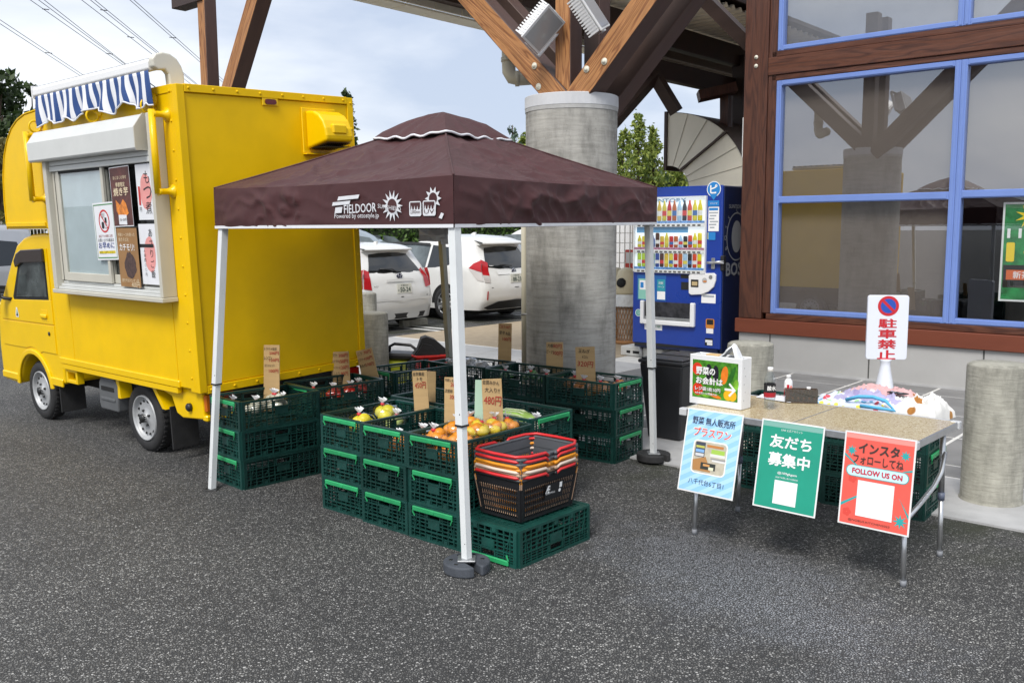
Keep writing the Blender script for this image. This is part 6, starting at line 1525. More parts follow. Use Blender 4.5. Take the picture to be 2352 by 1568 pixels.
# display window: pale recess with shelves and sample drinks
VW = mat('display_white', (.62, .66, .70), .4, emit=.55)
mb = MB(); mb.box(wx0, wx1, -.030, -.021, wz0, wz0+.012); mb.box(wx0, wx1, -.060, -.021, wz1-.01, wz1); mb.box(wx0-.012, wx0, -.060, -.021, wz0, wz1); mb.box(wx1, wx1+.012, -.060, -.021, wz0, wz1); part('display_frame', mb, PLW, vm)
patch(vm, f, wx0, wx1, wz0, wz1, VW, .001, 'display_back')
rows_ = [(378, 215, 13, 300), (575, 455, 14, 400), (722, 612, 14, 500)]
DCOL = [(.75, .62, .05), (.62, .55, .06), (.62, .06, .03), (.08, .03, .02), (.35, .55, .75), (.05, .25, .06), (.5, .02, .02), (.70, .60, .03), (.65, .45, .05), (.02, .02, .03), (.03, .07, .3), (.45, .12, .03)]
rv = random.Random(3)
for ri, (yb, yt, n, _) in enumerate(rows_):
    za = vz(*V8(500, yb))[1]; zt_ = vz(*V8(500, yt))[1]; H_ = zt_-za
    mb = MB(); mb.bbox(wx0+.004, wx1-.004, -.058, -.022, za-.075, za-.03, .004); part('button_strip', mb, PLW, vm)
    mb = MB(); mb.box(wx0+.004, wx1-.004, -.056, -.022, za-.029, za-.002); part('price_strip', mb, mat('price_strip_%d' % (ri % 2), (.14, .32, .70) if ri != 1 else (.45, .2, .3), .4, var=.5, scale=40), vm)
    for k in range(n):
        x = wx0+.04+(wx1-wx0-.08)*(k+.5)/n; w = (wx1-wx0-.08)/n*.44; c = DCOL[(k*5+ri*7) % len(DCOL)]
        if ri == 2 and k < 2: c = (.45, .62, .06)
        d = new('sample_drink', None, vm); d.location = (x, -.040, za)
        hh = H_*(.93 if ri != 1 else rv.choice((.75, .9, .7))); isb = ri == 0 or (ri == 1 and k % 3 == 0)
        prof = [(w*.85, 0), (w, .008), (w, hh*.62), (w*.9, hh*.7), (w*.42, hh*.86), (w*.42, hh*.98), (.001, hh)] if isb else [(w*.8, 0), (w, .01), (w, hh*.92), (w*.8, hh), (.001, hh)]
        S_ = Matrix.Diagonal((1, .4, 1, 1))
        mb = MB(); mb.lathe(prof, 10, S_); part('drink', mb, mat('drink_%d' % ((k*5+ri*7) % len(DCOL) if not (ri == 2 and k < 2) else 99), c, .35), d)
        mb = MB(); mb.lathe([(w*1.02, hh*.25), (w*1.02, hh*.5)], 10, S_, caps=False); part('drink_label', mb, mat('drink_label_%d' % (k % 4), [(.75, .75, .72), (.6, .05, .05), (.7, .6, .1), (.05, .15, .4)][k % 4], .4), d)
        mb = MB(); mb.bbox(x-.022, x+.022, -.064, -.0585, za-.064, za-.046, .003); part('button', mb, mat('button_grey', (.09, .085, .08), .4), vm)
patch(vm, f, wx0+.02, wx1-.25, vz(*V8(500, 465))[1]-.0, vz(*V8(500, 412))[1], mat('display_sky', (.10, .35, .65), .4), .002)
mb = MB(); mb.box(wx0, wx1, -.0605, -.0595, wz0, wz1); part('display_glass', mb, make_glass('display_glass', (.97, .98, .98), .04, 0, 1.3), vm)
# brand marks and stickers on the door
lettering(vm, f, 'SUNTORY', mat('pale_blue_ink', (.25, .52, .75), .4), wx0+.47, wz1-.045, w=.55, h=.05, bold=.02, z=.004)
MID = mat('mark_blue', (.02, .22, .58), .35)
c = vz(*V8(836, 140)); polypatch(vm, f, ell(c[0], c[1], .095, .095, 26), WHITEINK, .002); polypatch(vm, f, ell(c[0], c[1], .085, .085, 26), MID, .003)
polypatch(vm, f, [(c[0]-.05, c[1]-.07), (c[0]+.05, c[1]-.07), (c[0], c[1]-.135)], MID, .0035); lettering(vm, f, 'ピ', WHITEINK, c[0], c[1], w=.10, h=.11, bold=.03, z=.005)
vrect(793, 225, 876, 268, MID, .002); a = vz(*V8(836, 246)); lettering(vm, f, 'ジハンピ', WHITEINK, a[0], a[1], w=.10, z=.004)
vrect(793, 272, 876, 455, WHITEINK, .002); vrect(800, 280, 868, 300, MID, .003)
for k in range(6): vrect(800+6*(k % 2), 312+22*k, 868-14*(k % 3), 322+22*k, mat('grey_print', (.35, .38, .42), .5), .003)
vrect(795, 462, 850, 520, MID, .006, r=.012); vrect(790, 465, 797, 515, mat('yellow_print2', (.7, .68, .1), .5), .005)
vrect(262, 785, 480, 965, mat('panel_blue', (.02, .12, .38), .3), .002); vrect(272, 810, 368, 958, mat('panel_green', (.25, .55, .45), .3), .003); vrect(282, 822, 358, 888, WHITEINK, .004, r=.01); vrect(288, 835, 312, 875, MID, .005, r=.008)
vrect(412, 815, 472, 900, mat('panel_teal', (.03, .28, .36), .3), .003); vrect(412, 905, 472, 962, WHITEINK, .003)
a = vz(*V8(442, 858)); lettering(vm, f, '回転', WHITEINK, a[0], a[1]+.03, w=.07, z=.005); lettering(vm, f, 'ペーン', WHITEINK, a[0], a[1]-.02, w=.09, z=.005)
# coin unit
pts = [V8(*p) for p in ((655, 785), (672, 770), (840, 766), (857, 780), (855, 825), (840, 870), (800, 905), (750, 925), (672, 928), (655, 915))]
pl = [vz(*p) for p in pts]; mb = MB(); mb.prism([(p[0], p[1]) for p in pl][::-1], -.05, -.021, axis='y'); cu = part('coin_unit', mb, PLW, vm, fix=True); bevel(cu, .006, 2)
f2 = FR((0, -.051, 0), (1, 0, 0), (0, 0, 1))
def v2(x0, y0, x1, y1, m, z=.001, r=0): a, b = vz(*V8(x0, y1)), vz(*V8(x1, y0)); return patch(cu, f2, a[0], b[0], a[1], b[1], m, z, 'print', r)
v2(672, 815, 730, 870, BLACKINK, .001, .006); v2(680, 830, 722, 858, mat('slot_tan', (.5, .38, .2), .5), .002); a = vz(*V8(775, 822)); polypatch(cu, f2, ell(a[0], a[1], .035, .035, 18), mat('dial_grey', (.45, .45, .45), .4), .001); polypatch(cu, f2, ell(a[0]+.005, a[1]-.01, .028, .012, 14), mat('dial_orange', (.6, .22, .05), .4), .002); a = vz(*V8(820, 797)); polypatch(cu, f2, ell(a[0], a[1], .026, .026, 18), STEEL, .001)
vrect(590, 835, 648, 890, BLACKINK, .002); vrect(588, 780, 655, 805, BLACKINK, .002); vrect(742, 925, 850, 988, WHITEINK, .002); vrect(755, 935, 838, 945, mat('grey_print', (.3, .3, .3)), .003)
# lock handle
a = vz(*V8(830, 690)); mb = MB(); mb.bbox(a[0]-.02, a[0]+.03, -.04, -.021, a[1]-.075, a[1]+.06, .006); part('lock_plate', mb, STEEL, vm)
mb = MB(); mb.tube([(a[0]-.06, -.06, a[1]), (a[0]+.02, -.06, a[1]+.005), (a[0]+.16, -.05, a[1]+.01), (VWd+.02, -.03, a[1]+.01)], .018, 8); part('lock_handle', mb, ALU, vm)
mb = MB(); mb.bbox(VWd-.02, VWd+.03, -.02, .06, a[1]-.10, a[1]+.09, .01); part('hasp', mb, BLK, vm)
# delivery slot
x0, zb0 = vz(*V8(296, 1140)); x1, zt0 = vz(*V8(702, 990)); 
mb = MB(); mb.bbox(x0, x0+.05, -.075, -.021, zb0, zt0, .01); mb.bbox(x1-.06, x1, -.075, -.021, zb0, zt0, .01); mb.bbox(x0+.05, x1-.06, -.075, -.021, zb0, zb0+.06, .008); part('slot_frame', mb, PLW, vm)
mb = MB(); mb.bbox(x0+.052, x1-.062, -.045, -.021, zb0+.062, zt0-.01, .004); part('slot_flap', mb, mat('flap_dark', (.03, .03, .035), .15, var=.6, scale=12), vm)
mb = MB(); mb.bbox(x0+.052, x1-.062, -.055, -.046, zb0+.062, zb0+.10, .003); part('slot_bar', mb, STEEL, vm)
vrect(318, 1140, 450, 1185, WHITEINK, .002); a = vz(*V8(395, 1163)); lettering(vm, f, 'Hello up', mat('green_ink', (.03, .3, .15), .5), a[0], a[1], w=.16, z=.004)
a = vz(*V8(272, 1062)); polypatch(vm, f, ell(a[0], a[1], .048, .048, 22), WHITEINK, .002); polypatch(vm, f, ell(a[0], a[1], .040, .040, 22), mat('sticker_green', (.05, .35, .28), .4), .003); lettering(vm, f, '①', WHITEINK, a[0], a[1], h=.045, z=.004)
vrect(775, 1110, 840, 1178, mat('return_orange', (.6, .22, .03), .4), .003, r=.02); vrect(783, 1115, 832, 1150, BLACKINK, .004, r=.01); vrect(778, 1182, 832, 1215, WHITEINK, .002); vrect(768, 1255, 828, 1305, BLACKINK, .002); vrect(772, 1268, 825, 1282, WHITEINK, .003); vrect(785, 1288, 825, 1303, WHITEINK, .003)
pts = [vz(*V8(*p)) for p in ((242, 1285), (420, 1290), (700, 1320), (720, 1328), (420, 1310), (242, 1300))]; polypatch(vm, f, pts, BLACKINK, .002, 'vent_slot')
# side with lettering
fs = FR((VWd+.0015, 0, 0), (0, 1, 0), (0, 0, 1)); GREYI = mat('grey_ink', (.24, .25, .27), .5)
lettering(vm, fs, 'SUNTORY', GREYI, .33, VT-.25, w=.36, h=.05, bold=.01, z=.002); lettering(vm, fs, 'BOSS', GREYI, .36, VT-1.02, w=.52, h=.17, bold=.03, z=.002)
mb = MB(); qa, qb = ell(.36, VT-.62, .26, .30, 36), ell(.36, VT-.62, .245, .285, 36); mb.quadlist([(p[0], p[1], 0) for p in qa+qb], [(k, (k+1) % 36, 36+(k+1) % 36, 36+k) for k in range(36)]); o = part('print', mb, GREYI, vm); o.matrix_local = fs @ Matrix.Translation((0, 0, .002))
for i, ch in enumerate('BOSS COFFEE'):
    if ch != ' ': a = rad(205-23*i); lettering(vm, fs, ch, GREYI, .36+.29*math.cos(a), VT-.62+.33*math.sin(a), h=.055, rot=a-rad(90), z=.002)
polypatch(vm, fs, ell(.36, VT-.62, .13, .20, 24), GREYI, .002)
# cable
cabl = thing('power_cable', 'black cable running along the ground from the vending machine', 'cable', (vR.x, vR.y, .0125))
mb = MB(); pts = [AT(1700, 745, 12.2), AT(1690, 790, 12.0), G(1640, 826, .02), G(1620, 850, .02), G(1585, 868, .02), G(1520, 876, .02), G(1460, 880, .02), G(1415, 884, .02)]
mb.tube([p-Vector((vR.x, vR.y, .0125)) for p in pts], .009, 6); part('cable', mb, BLK, cabl)
# block beside the machine
q = G(1472, 822); blk = thing('concrete_block', 'pale concrete block with holes in front of the vending machine feet', 'block', (q.x, q.y, .0125), ROT_F)
mb = MB(); mb.bbox(-.33, .33, 0, .45, 0, .13, .012); part('block', mb, mat('white_block', (.55, .55, .53), .7, var=.12, scale=8), blk)
for x, w_ in ((-.2, .03), (-.05, .08), (.12, .02), (.2, .03)): mb = MB(); mb.bbox(x-w_, x+w_, -.002, .004, .04, .075, .0008); part('hole', mb, DARKP, blk)

# ------------------------------------------------------------------ recycling bins and mesh panel
LIDC = mat('cream_lid', (.60, .53, .36), .5, var=.06); NETO = mat('orange_net', (.40, .20, .08), .7)
def rbin(label, p, m):
    o = thing('recycling_bin', label, 'bin', p, rad(-30), 'recycling bins beside the vending machine')
    mb = MB(); R_, H_ = .2, .74
    for k in range(26):
        a0 = 2*math.pi*k/26
        for s_ in (-1, 1): mb.tube([(R_*(.86+.14*i/7)*math.cos(a0+s_*i*.16), R_*(.86+.14*i/7)*math.sin(a0+s_*i*.16), .04+(H_-.04)*i/7) for i in range(8)], .005, 4, caps=False)
    part('net_basket', mb, m, o)['kind'] = 'stuff'
    mb = MB(); mb.lathe([(.15, .05), (.165, .3), (.175, .5), (.18, .68)], 16, caps=False); part('inner_bag', mb, mat('bin_bag_clear', (.45, .42, .38), .4, var=.5, scale=9), o)
    mb = MB(); mb.lathe([(.19, 0), (.19, .05)], 20); part('base_ring', mb, m, o)
    mb = MB(); mb.lathe([(.225, H_-.18), (.235, H_-.06), (.21, H_)], 18, caps=False); part('bag_collar', mb, mat('white_bag_film2', (.70, .72, .72), .4, var=.15, scale=14), o)
    mb = MB(); mb.lathe([(.215, H_), (.22, H_+.03), (.215, H_+.12), (.19, H_+.24), (.14, H_+.33), (.07, H_+.38), (.001, H_+.39)], 24); part('dome_lid', mb, LIDC, o)
    mb = MB(); mb.lathe([(.07, 0), (.07, .02), (.001, .02)], 18, Matrix.Translation((0, -.198, H_+.17)) @ Matrix.Rotation(rad(72), 4, 'X')); part('opening', mb, DARKP, o)
q = G(1441, 792); rbin('cream domed recycling bin right beside the vending machine', Vector((q.x, q.y+.15, .0125)), NETO)
q = G(1420, 792); rbin('cream domed recycling bin half hidden behind the pillar', Vector((q.x-.02, q.y+.25, .0125)), mat('brown_net', (.10, .05, .03), .7))
mf = thing('wire_mesh_panel', 'white wire mesh panel standing between pillar and vending machine', 'mesh panel', AT(1440, 660, 15.0), ROT_F); mf.location.z = .0125
WIRE = mat('white_wire', (.62, .60, .54), .4)
mb = MB()
for k in range(17): mb.bar((-.75+k*.1, 0, .35), (-.75+k*.1, 0, 1.95), .012, .012)
part('upright_wires', mb, WIRE, mf)['kind'] = 'stuff'
mb = MB()
for k in range(11): mb.bar((-.78, .012, .35+k*.16), (.88, .012, .35+k*.16), .012, .012)
part('cross_wires', mb, WIRE, mf)['kind'] = 'stuff'
for x in (-.78, .88): mb = MB(); mb.tube([(x, 0, 0), (x, 0, 2.0)], .022, 8); part('post', mb, WIRE, mf)
q = AT(1425, 600, 17.0); lk = thing('white_locker', 'white upright cabinet behind the wire mesh panel', 'cabinet', (q.x, q.y, 0), ROT_F)
mb = MB(); mb.bbox(-.25, .25, 0, .4, 0, 1.9, .01); part('cabinet', mb, PLW, lk); mb = MB(); mb.bbox(.25, .8, .1, .5, 0, 1.75, .01); part('cabinet', mb, mat('cream_locker', (.62, .58, .48), .5), lk)
q = AT(1447, 602, 15.2); ext = thing('red_sign_box', 'small red and white box hanging on the wire mesh', 'box', (q.x, q.y, .95), ROT_F)
mb = MB(); mb.bbox(-.10, .16, 0, .08, 0, .42, .01); part('box', mb, mat('red_box', (.6, .05, .03), .5), ext); mb = MB(); mb.box(-.08, .14, -.004, -.001, .2, .38); part('notice', mb, WHITE, ext)
# ------------------------------------------------------------------ parked cars
def interp(tab, x):
    if x <= tab[0][0]: return tab[0][1]
    for (a, va), (b, vb) in zip(tab[:-1], tab[1:]):
        if x <= b: u = (x-a)/(b-a); u = u*u*(3-2*u)*.5+u*.5; return va+(vb-va)*u
    return tab[-1][1]
CWHITE = mat('white_car_paint', (.72, .72, .70), .22, coat=.6, var=.02); CDARK = mat('navy_car_paint', (.008, .012, .03), .2, coat=.6); CSILV = mat('silver_car_paint', (.42, .43, .45), .25, metal=.4, coat=.5)
CGL = mat('car_glass', (.012, .014, .015), .04, spec=.8); CGL2 = mat('car_side_glass', (.10, .12, .125), .06, spec=.8, var=.5, scale=3)
TRIM = mat('car_trim', (.02, .02, .021), .5); LRED = mat('car_lamp_red', (.42, .015, .02), .15); LCLR = mat('car_lamp_clear', (.55, .52, .50), .12, spec=.8); CHR = mat('chrome', (.6, .6, .62), .15, metal=1)
def car(name, label, loc, yaw, P, paint):
    o = thing(name, label, 'car', loc, yaw, 'cars in the parking lot')
    Lc, W, zb = P['L'], P['W']/2, P['zb']
    xr = lambda z: interp(P['rear'], z); xf = lambda z: Lc-interp(P['front'], z)
    zt = lambda u: interp(P['roof'], u)
    belt = P['belt']
    def wid(z, u):
        w = W*(1 - .035*max(0, (.45-z)/.4)**2)
        if z > belt: w -= (z-belt)*P.get('tumble', .30)
        e = min(u, 1-u); w *= 1-.10*max(0, 1-e/.10)**2
        return w
    def S(u, r, sg, off=0.0):
        z = zb+(zt(u)-zb)*r; x = xr(z)*(1-u)+xf(z)*u
        return Vector((x, sg*(wid(z, u)+off), z))
    nu, nr = 40, 16
    us = [(1-math.cos(math.pi*i/nu))/2*.35+i/nu*.65 for i in range(nu+1)]; rs = [0]+[.02+.98*(j/nr) for j in range(1, nr)]+[1]
    mb = MB(); mb.smooth = True
    for sg in (1, -1): mb.grid([[S(u, r, sg) for r in rs] for u in us])
    ny = 14
    def cap(u, r, y, off=0.0):
        p = S(u, r, 1); k = y; b = P.get('bulge', .10)*(1-k*k)
        x = p.x-(b+off) if u < .5 else p.x+b+off
        return Vector((x, p.y*y, p.z))
    for u in (0, 1): mb.grid([[cap(u, r, -1+2*j/ny) for j in range(ny+1)] for r in rs])
    def roof(u, y, off=0.0):
        p = S(u, 1, 1); e = min(1, max(0, min(u, 1-u)/.03)); bl = P.get('bulge', .10)*(1-y*y)*max(0, 1-min(u, 1-u)/.04)
        return Vector((p.x-(bl if u < .5 else -bl), p.y*y, p.z+.045*(1-y*y)**.8*e+off))
    mb.grid([[roof(u, -1+2*j/ny) for j in range(ny+1)] for u in us])
    me = mb.mesh('body', paint)
    import bmesh
    bm = bmesh.new(); bm.from_mesh(me); bmesh.ops.remove_doubles(bm, verts=bm.verts, dist=.004); bmesh.ops.recalc_face_normals(bm, faces=bm.faces); bm.to_mesh(me); bm.free()
    body = new('body', me, o)
    # helper: x of side at height z -> u
    def side_pt(x, z, sg, off):
        u = .5
        for _ in range(14): u += (x-(xr(z)*(1-u)+xf(z)*u))/(xf(z)-xr(z))
        u = min(max(u, 0), 1); return Vector((x, sg*(wid(z, u)+off), z))
    def side_poly(nm, pts, m, sgs=(1, -1), off=.004, par=None, n=6):
        # pts: lower and upper polylines, equal length
        lo, hi = pts; q = []
        for sg in sgs:
            mb = MB(); mb.smooth = True; rows = []
            for k in range(n+1):
                v = k/n; rows.append([side_pt(a[0]+(b[0]-a[0])*v, a[1]+(b[1]-a[1])*v, sg, off) for a, b in zip(lo, hi)])
            mb.grid(rows); q.append(part(nm, mb, m, par or o))
        return q
    def rear_poly(nm, lo, hi, m, off=.004, n=6, u=0):
        # lo, hi: polylines of (y fraction, z)
        mb = MB(); mb.smooth = True; rows = []
        for k in range(n+1):
            v = k/n; row = []
            for a, b in zip(lo, hi):
                y, z = a[0]+(b[0]-a[0])*v, a[1]+(b[1]-a[1])*v; r = (z-zb)/(zt(u)-zb); row.append(cap(u, r, y, off))
            rows.append(row)
        mb.grid(rows); return part(nm, mb, m, o)
    P['build'](o, side_poly, rear_poly, side_pt, cap, body)
    rw = P.get('rw', .31)
    for x in P['axles']:
        for sg in (1, -1):
            mb = MB(); n = 22; R1_, R0_ = rw+.055, rw-.04
            q = [side_pt(x+R1_*math.cos(math.pi*k/n), rw+R1_*math.sin(math.pi*k/n), sg, .006) for k in range(n+1)]; q2 = [side_pt(x+R0_*.5*math.cos(math.pi*k/n), rw+R0_*.5*math.sin(math.pi*k/n), sg, .006) for k in range(n+1)]
            mb.quadlist(q+q2, [(k, k+1, n+2+k, n+1+k) for k in range(n)]); part('wheel_arch', mb, DARKP, o)
            w = wheel(x, sg*(W+.012), rw, rw, .2, sg, o, 0, mat('alloy_wheel', (.36, .37, .38), .3, metal=.8))
            for k in range(10):
                a = 2*math.pi*k/10; mb = MB(); mb.bar((.05*math.cos(a), .05*math.sin(a), .0), (rw*.66*math.cos(a+.05), rw*.66*math.sin(a+.05), .003), .032 if P.get('bold') else .026, .012, (0, 0, 1)); part('spoke', mb, _m['alloy_wheel'], w)
            mb = MB(); mb.lathe([(rw*.62, -.035), (rw*.62, -.02), (.001, -.02)], 24); part('brake_shadow', mb, DARKP, w)
    mb = MB(); mb.box(.35, Lc-.35, -W*.86, W*.86, .13, zb+.06); part('underbody', mb, DARKP, o)
    return o
def plate(o, cap, z, y, top, num, small, u=0, off=.03):
    c = cap(u, 0.5, 0); 
    return None
def plate_at(o, x, y, z, top, num, small, tilt=4):
    p = new('number_plate', None, o); f = FR((x, y, z), (0, -1, 0), (math.sin(rad(tilt)), 0, 1))
    mb = MB(); mb.bbox(-.165, .165, -.0825, .0825, -.006, 0, .002); q = part('plate', mb, mat('plate_white', (.70, .70, .62), .4), p); q.matrix_local = f
    G_ = mat('plate_ink', (.015, .05, .03), .5)
    lettering(p, f, top, G_, 0, .05, w=.17, h=.035, z=.002); lettering(p, f, num, G_, .02, -.022, w=.235, h=.082, bold=.02, z=.002); lettering(p, f, small, G_, -.135, -.03, h=.035, z=.002)
def badge(o, x, y, z):
    p = new('badge', None, o); f = FR((x, y, z), (0, -1, 0), (.12, 0, 1))
    mb = MB(); mb.lathe([(.062, 0), (.062, .006), (.05, .012), (.001, .013)], 20, Matrix.Diagonal((1.1, .9, 1, 1))); q = part('disc', mb, mat('badge_navy', (.02, .025, .07), .2), p); q.matrix_local = f
    mb = MB(); mb.tube([(.066*math.cos(a*.35), .05*math.sin(a*.35), .008) for a in range(18)], .005, 5, closed=True); q = part('ring', mb, CHR, p); q.matrix_local = f
    mb = MB(); mb.tube([(.025*math.cos(a*.35), .045*math.sin(a*.35), .012) for a in range(18)], .005, 5, closed=True); mb.tube([(.045*math.cos(a*.35), .018+.02*math.sin(a*.35), .012) for a in range(18)], .005, 5, closed=True); q = part('emblem', mb, CHR, p); q.matrix_local = f
def wiper(o, pts):
    mb = MB(); mb.tube(pts, .012, 6); part('wiper', mb, BLK, o)
def fin(o, x, z, m):
    mb = MB(); mb.prism([(x-.08, z), (x+.10, z), (x-.04, z+.065), (x-.09, z+.07)], -.018, .018, axis='y'); part('aerial_fin', mb, m, o, fix=True)

def build_aqua(o, sp, rp, spt, cap, body):
    rp('rear_window', [(-.80, 1.00), (-.4, .985), (0, .985), (.4, .985), (.80, 1.00)], [(-.66, 1.30), (-.33, 1.325), (0, 1.33), (.33, 1.325), (.66, 1.30)], CGL, .006)
    mb = MB(); mb.smooth = True; mb.grid([[cap(0, (z-.2)/(1.42-.2), -.86+1.72*j/10, b) + Vector((0, 0, 0)) for j in range(11)] for z, b in ((1.35, .0), (1.372, .13), (1.395, .14), (1.41, .0))]); part('spoiler', mb, CWHITE, o)
    for s_ in (1, -1):
        rp('tail_lamp', [(s_*.80, .72), (s_*.985, .74)], [(s_*.78, 1.02), (s_*.90, 1.06)], LRED, .012); sp('tail_lamp', ([(.02, .74), (.12, .76)], [(.05, 1.06), (.14, 1.04)]), LRED, (s_,), .008)
    rp('tailgate_moulding', [(-.42, .845), (0, .845), (.42, .845)], [(-.40, .88), (0, .89), (.40, .88)], CWHITE, .022)
    rp('bumper_step', [(-.95, .525), (0, .525), (.95, .525)], [(-.95, .56), (0, .56), (.95, .56)], CWHITE, .028)
    rp('bumper_gap', [(-.86, .575), (0, .575), (.86, .575)], [(-.86, .59), (0, .59), (.86, .59)], TRIM, .003); rp('lower_bumper', [(-.75, .21), (0, .21), (.75, .21)], [(-.8, .30), (0, .30), (.8, .30)], TRIM, .012)
    c = cap(0, (.72-.2)/(1.42-.2), 0); plate_at(o, c.x-.016, -.05, .725, '千葉530', '50-24', 'の'); c = cap(0, (.93-.2)/(1.42-.2), 0); badge(o, c.x-.008, 0, .935)
    c = cap(0, (.83-.2)/(1.42-.2), .62, .006); f = FR(c, (-.0, -1, 0), (.12, 0, 1)); lettering(o, f, 'AQUA', CHR, 0, -.06, w=.2, h=.03, z=.004)
    c1, c2, c3 = cap(0, (.985-.2)/1.22, .0, .03), cap(0, (1.05-.2)/1.22, .15, .035), cap(0, (1.06-.2)/1.22, .5, .03); wiper(o, [c1, c2, c3])
    fin(o, .62, 1.45, CWHITE)
    sp('side_window', ([(.75, .98), (1.3, .96), (1.75, .95)], [(1.0, 1.28), (1.35, 1.33), (1.75, 1.35)]), CGL2); sp('side_window', ([(1.82, .95), (2.35, .94), (2.75, .93)], [(1.82, 1.35), (2.3, 1.31), (2.6, 1.10)]), CGL2)
AQ = dict(L=3.995, W=1.695, zb=.20, belt=.92, tumble=.34, axles=(.70, 3.25), rw=.295, bulge=.10, rear=[(.2, .06), (.45, .0), (.62, .0), (.9, .07), (1.0, .14), (1.35, .36), (1.45, .46)], front=[(.2, .1), (.5, .0), (.75, .15), (1.0, 1.0), (1.45, 1.6)], roof=[(0, 1.42), (.1, 1.445), (.3, 1.455), (.5, 1.44), (.62, 1.36), (.76, 1.02), (.9, .90), (1, .72)], build=build_aqua)
RZC = math.atan2(-FT.y, -FT.x)
def at_tn(t, n): p = BF(t, n); p.z = 0; return p
car('hatchback_car', 'white hatchback with plate 50-24 parked just right of the truck', at_tn(-7.47, -.30), RZC, AQ, CWHITE)

def build_prius(o, sp, rp, spt, cap, body):
    Z = lambda z: (z-.22)/(1.52-.22)
    rp('rear_window', [(-.86, 1.02), (-.45, .985), (0, .975), (.45, .985), (.86, 1.02)], [(-.70, 1.37), (-.35, 1.39), (0, 1.395), (.35, 1.39), (.70, 1.37)], CGL, .006)
    mb = MB(); mb.smooth = True; mb.grid([[cap(0, Z(z), -.90+1.80*j/10, b) for j in range(11)] for z, b in ((1.42, .0), (1.43, .16), (1.47, .19), (1.515, .0))]); part('spoiler', mb, CWHITE, o)
    for s_ in (1, -1):
        rp('tail_lamp', [(s_*.80, .86), (s_*.98, .88)], [(s_*.76, 1.10), (s_*.93, 1.16)], LRED, .012); sp('tail_lamp', ([(.06, .93), (.33, 1.0)], [(.12, 1.15), (.26, 1.09)]), LRED, (s_,), .010)
        rp('tail_lamp_clear', [(s_*.82, .73), (s_*.98, .75)], [(s_*.80, .86), (s_*.985, .88)], LCLR, .012); sp('tail_lamp_clear', ([(.02, .76), (.14, .78)], [(.06, .925), (.33, .985)]), LCLR, (s_,), .010)
        rp('reflector', [(s_*.90, .42), (s_*.935, .42)], [(s_*.90, .58), (s_*.935, .58)], LRED, .014)
    rp('tailgate_step', [(-.55, .875), (0, .875), (.55, .875)], [(-.58, .965), (0, .955), (.58, .965)], CWHITE, .016); rp('bumper_gap', [(-.80, .635), (0, .625), (.80, .635)], [(-.80, .648), (0, .638), (.80, .648)], TRIM, .003)
    rp('lower_bumper', [(-.80, .23), (-.4, .23), (0, .23), (.4, .23), (.80, .23)], [(-.93, .27), (-.6, .38), (0, .40), (.6, .38), (.93, .27)], TRIM, .014)
    c = cap(0, Z(.80), 0); plate_at(o, c.x-.022, 0, .80, '千葉348', '88-23', 'さ'); c = cap(0, Z(.955), 0); badge(o, c.x-.022, 0, .93)
    c1, c2 = cap(0, Z(1.03), .05, .035), cap(0, Z(1.06), .42, .035); wiper(o, [c1, c2]); fin(o, 1.05, 1.59, CWHITE)
    sp('side_window', ([(.85, 1.05), (1.2, 1.0), (1.42, .99)], [(.72, 1.36), (1.15, 1.40), (1.38, 1.42)]), CGL); sp('side_window', ([(1.48, .99), (1.9, .97), (2.3, .96)], [(1.44, 1.42), (1.9, 1.45), (2.3, 1.45)]), CGL2); sp('side_window', ([(2.4, .96), (2.9, .95), (3.35, .95)], [(2.38, 1.45), (2.8, 1.40), (3.1, 1.18)]), CGL2)
    sp('rain_visor', ([(1.44, 1.405), (1.9, 1.43), (2.4, 1.43), (2.8, 1.37)], [(1.44, 1.455), (1.9, 1.475), (2.4, 1.475), (2.8, 1.425)]), TRIM, off=.03)
    for s_ in (1, -1): q = spt(1.62, .86, s_, .02); mb = MB(); mb.blob(q, (.10, .018, .022), 10, 6); part('door_handle', mb, CWHITE, o)
    sp('door_gap', ([(1.30, .40), (1.308, .40)], [(1.42, .98), (1.428, .98)]), TRIM, off=.002); sp('door_gap', ([(2.36, .32), (2.366, .32)], [(2.36, .98), (2.366, .98)]), TRIM, off=.002)
    q = spt(.92, .80, 1, .002); 
PR = dict(L=4.63, W=1.775, zb=.22, belt=.98, tumble=.32, axles=(.92, 3.70), rw=.325, bulge=.10, bold=1, rear=[(.22, .14), (.4, .02), (.62, .0), (.8, .04), (.98, .12), (1.40, .38), (1.55, .52)], front=[(.22, .1), (.5, .0), (.75, .2), (1.0, 1.0), (1.5, 1.9)], roof=[(0, 1.52), (.08, 1.555), (.25, 1.575), (.45, 1.575), (.6, 1.47), (.76, 1.08), (.9, .95), (1, .72)], build=build_prius)
car('estate_car', 'white estate car with plate 88-23 parked beside the pillar', at_tn(-7.15, -2.92), RZC, PR, CWHITE)
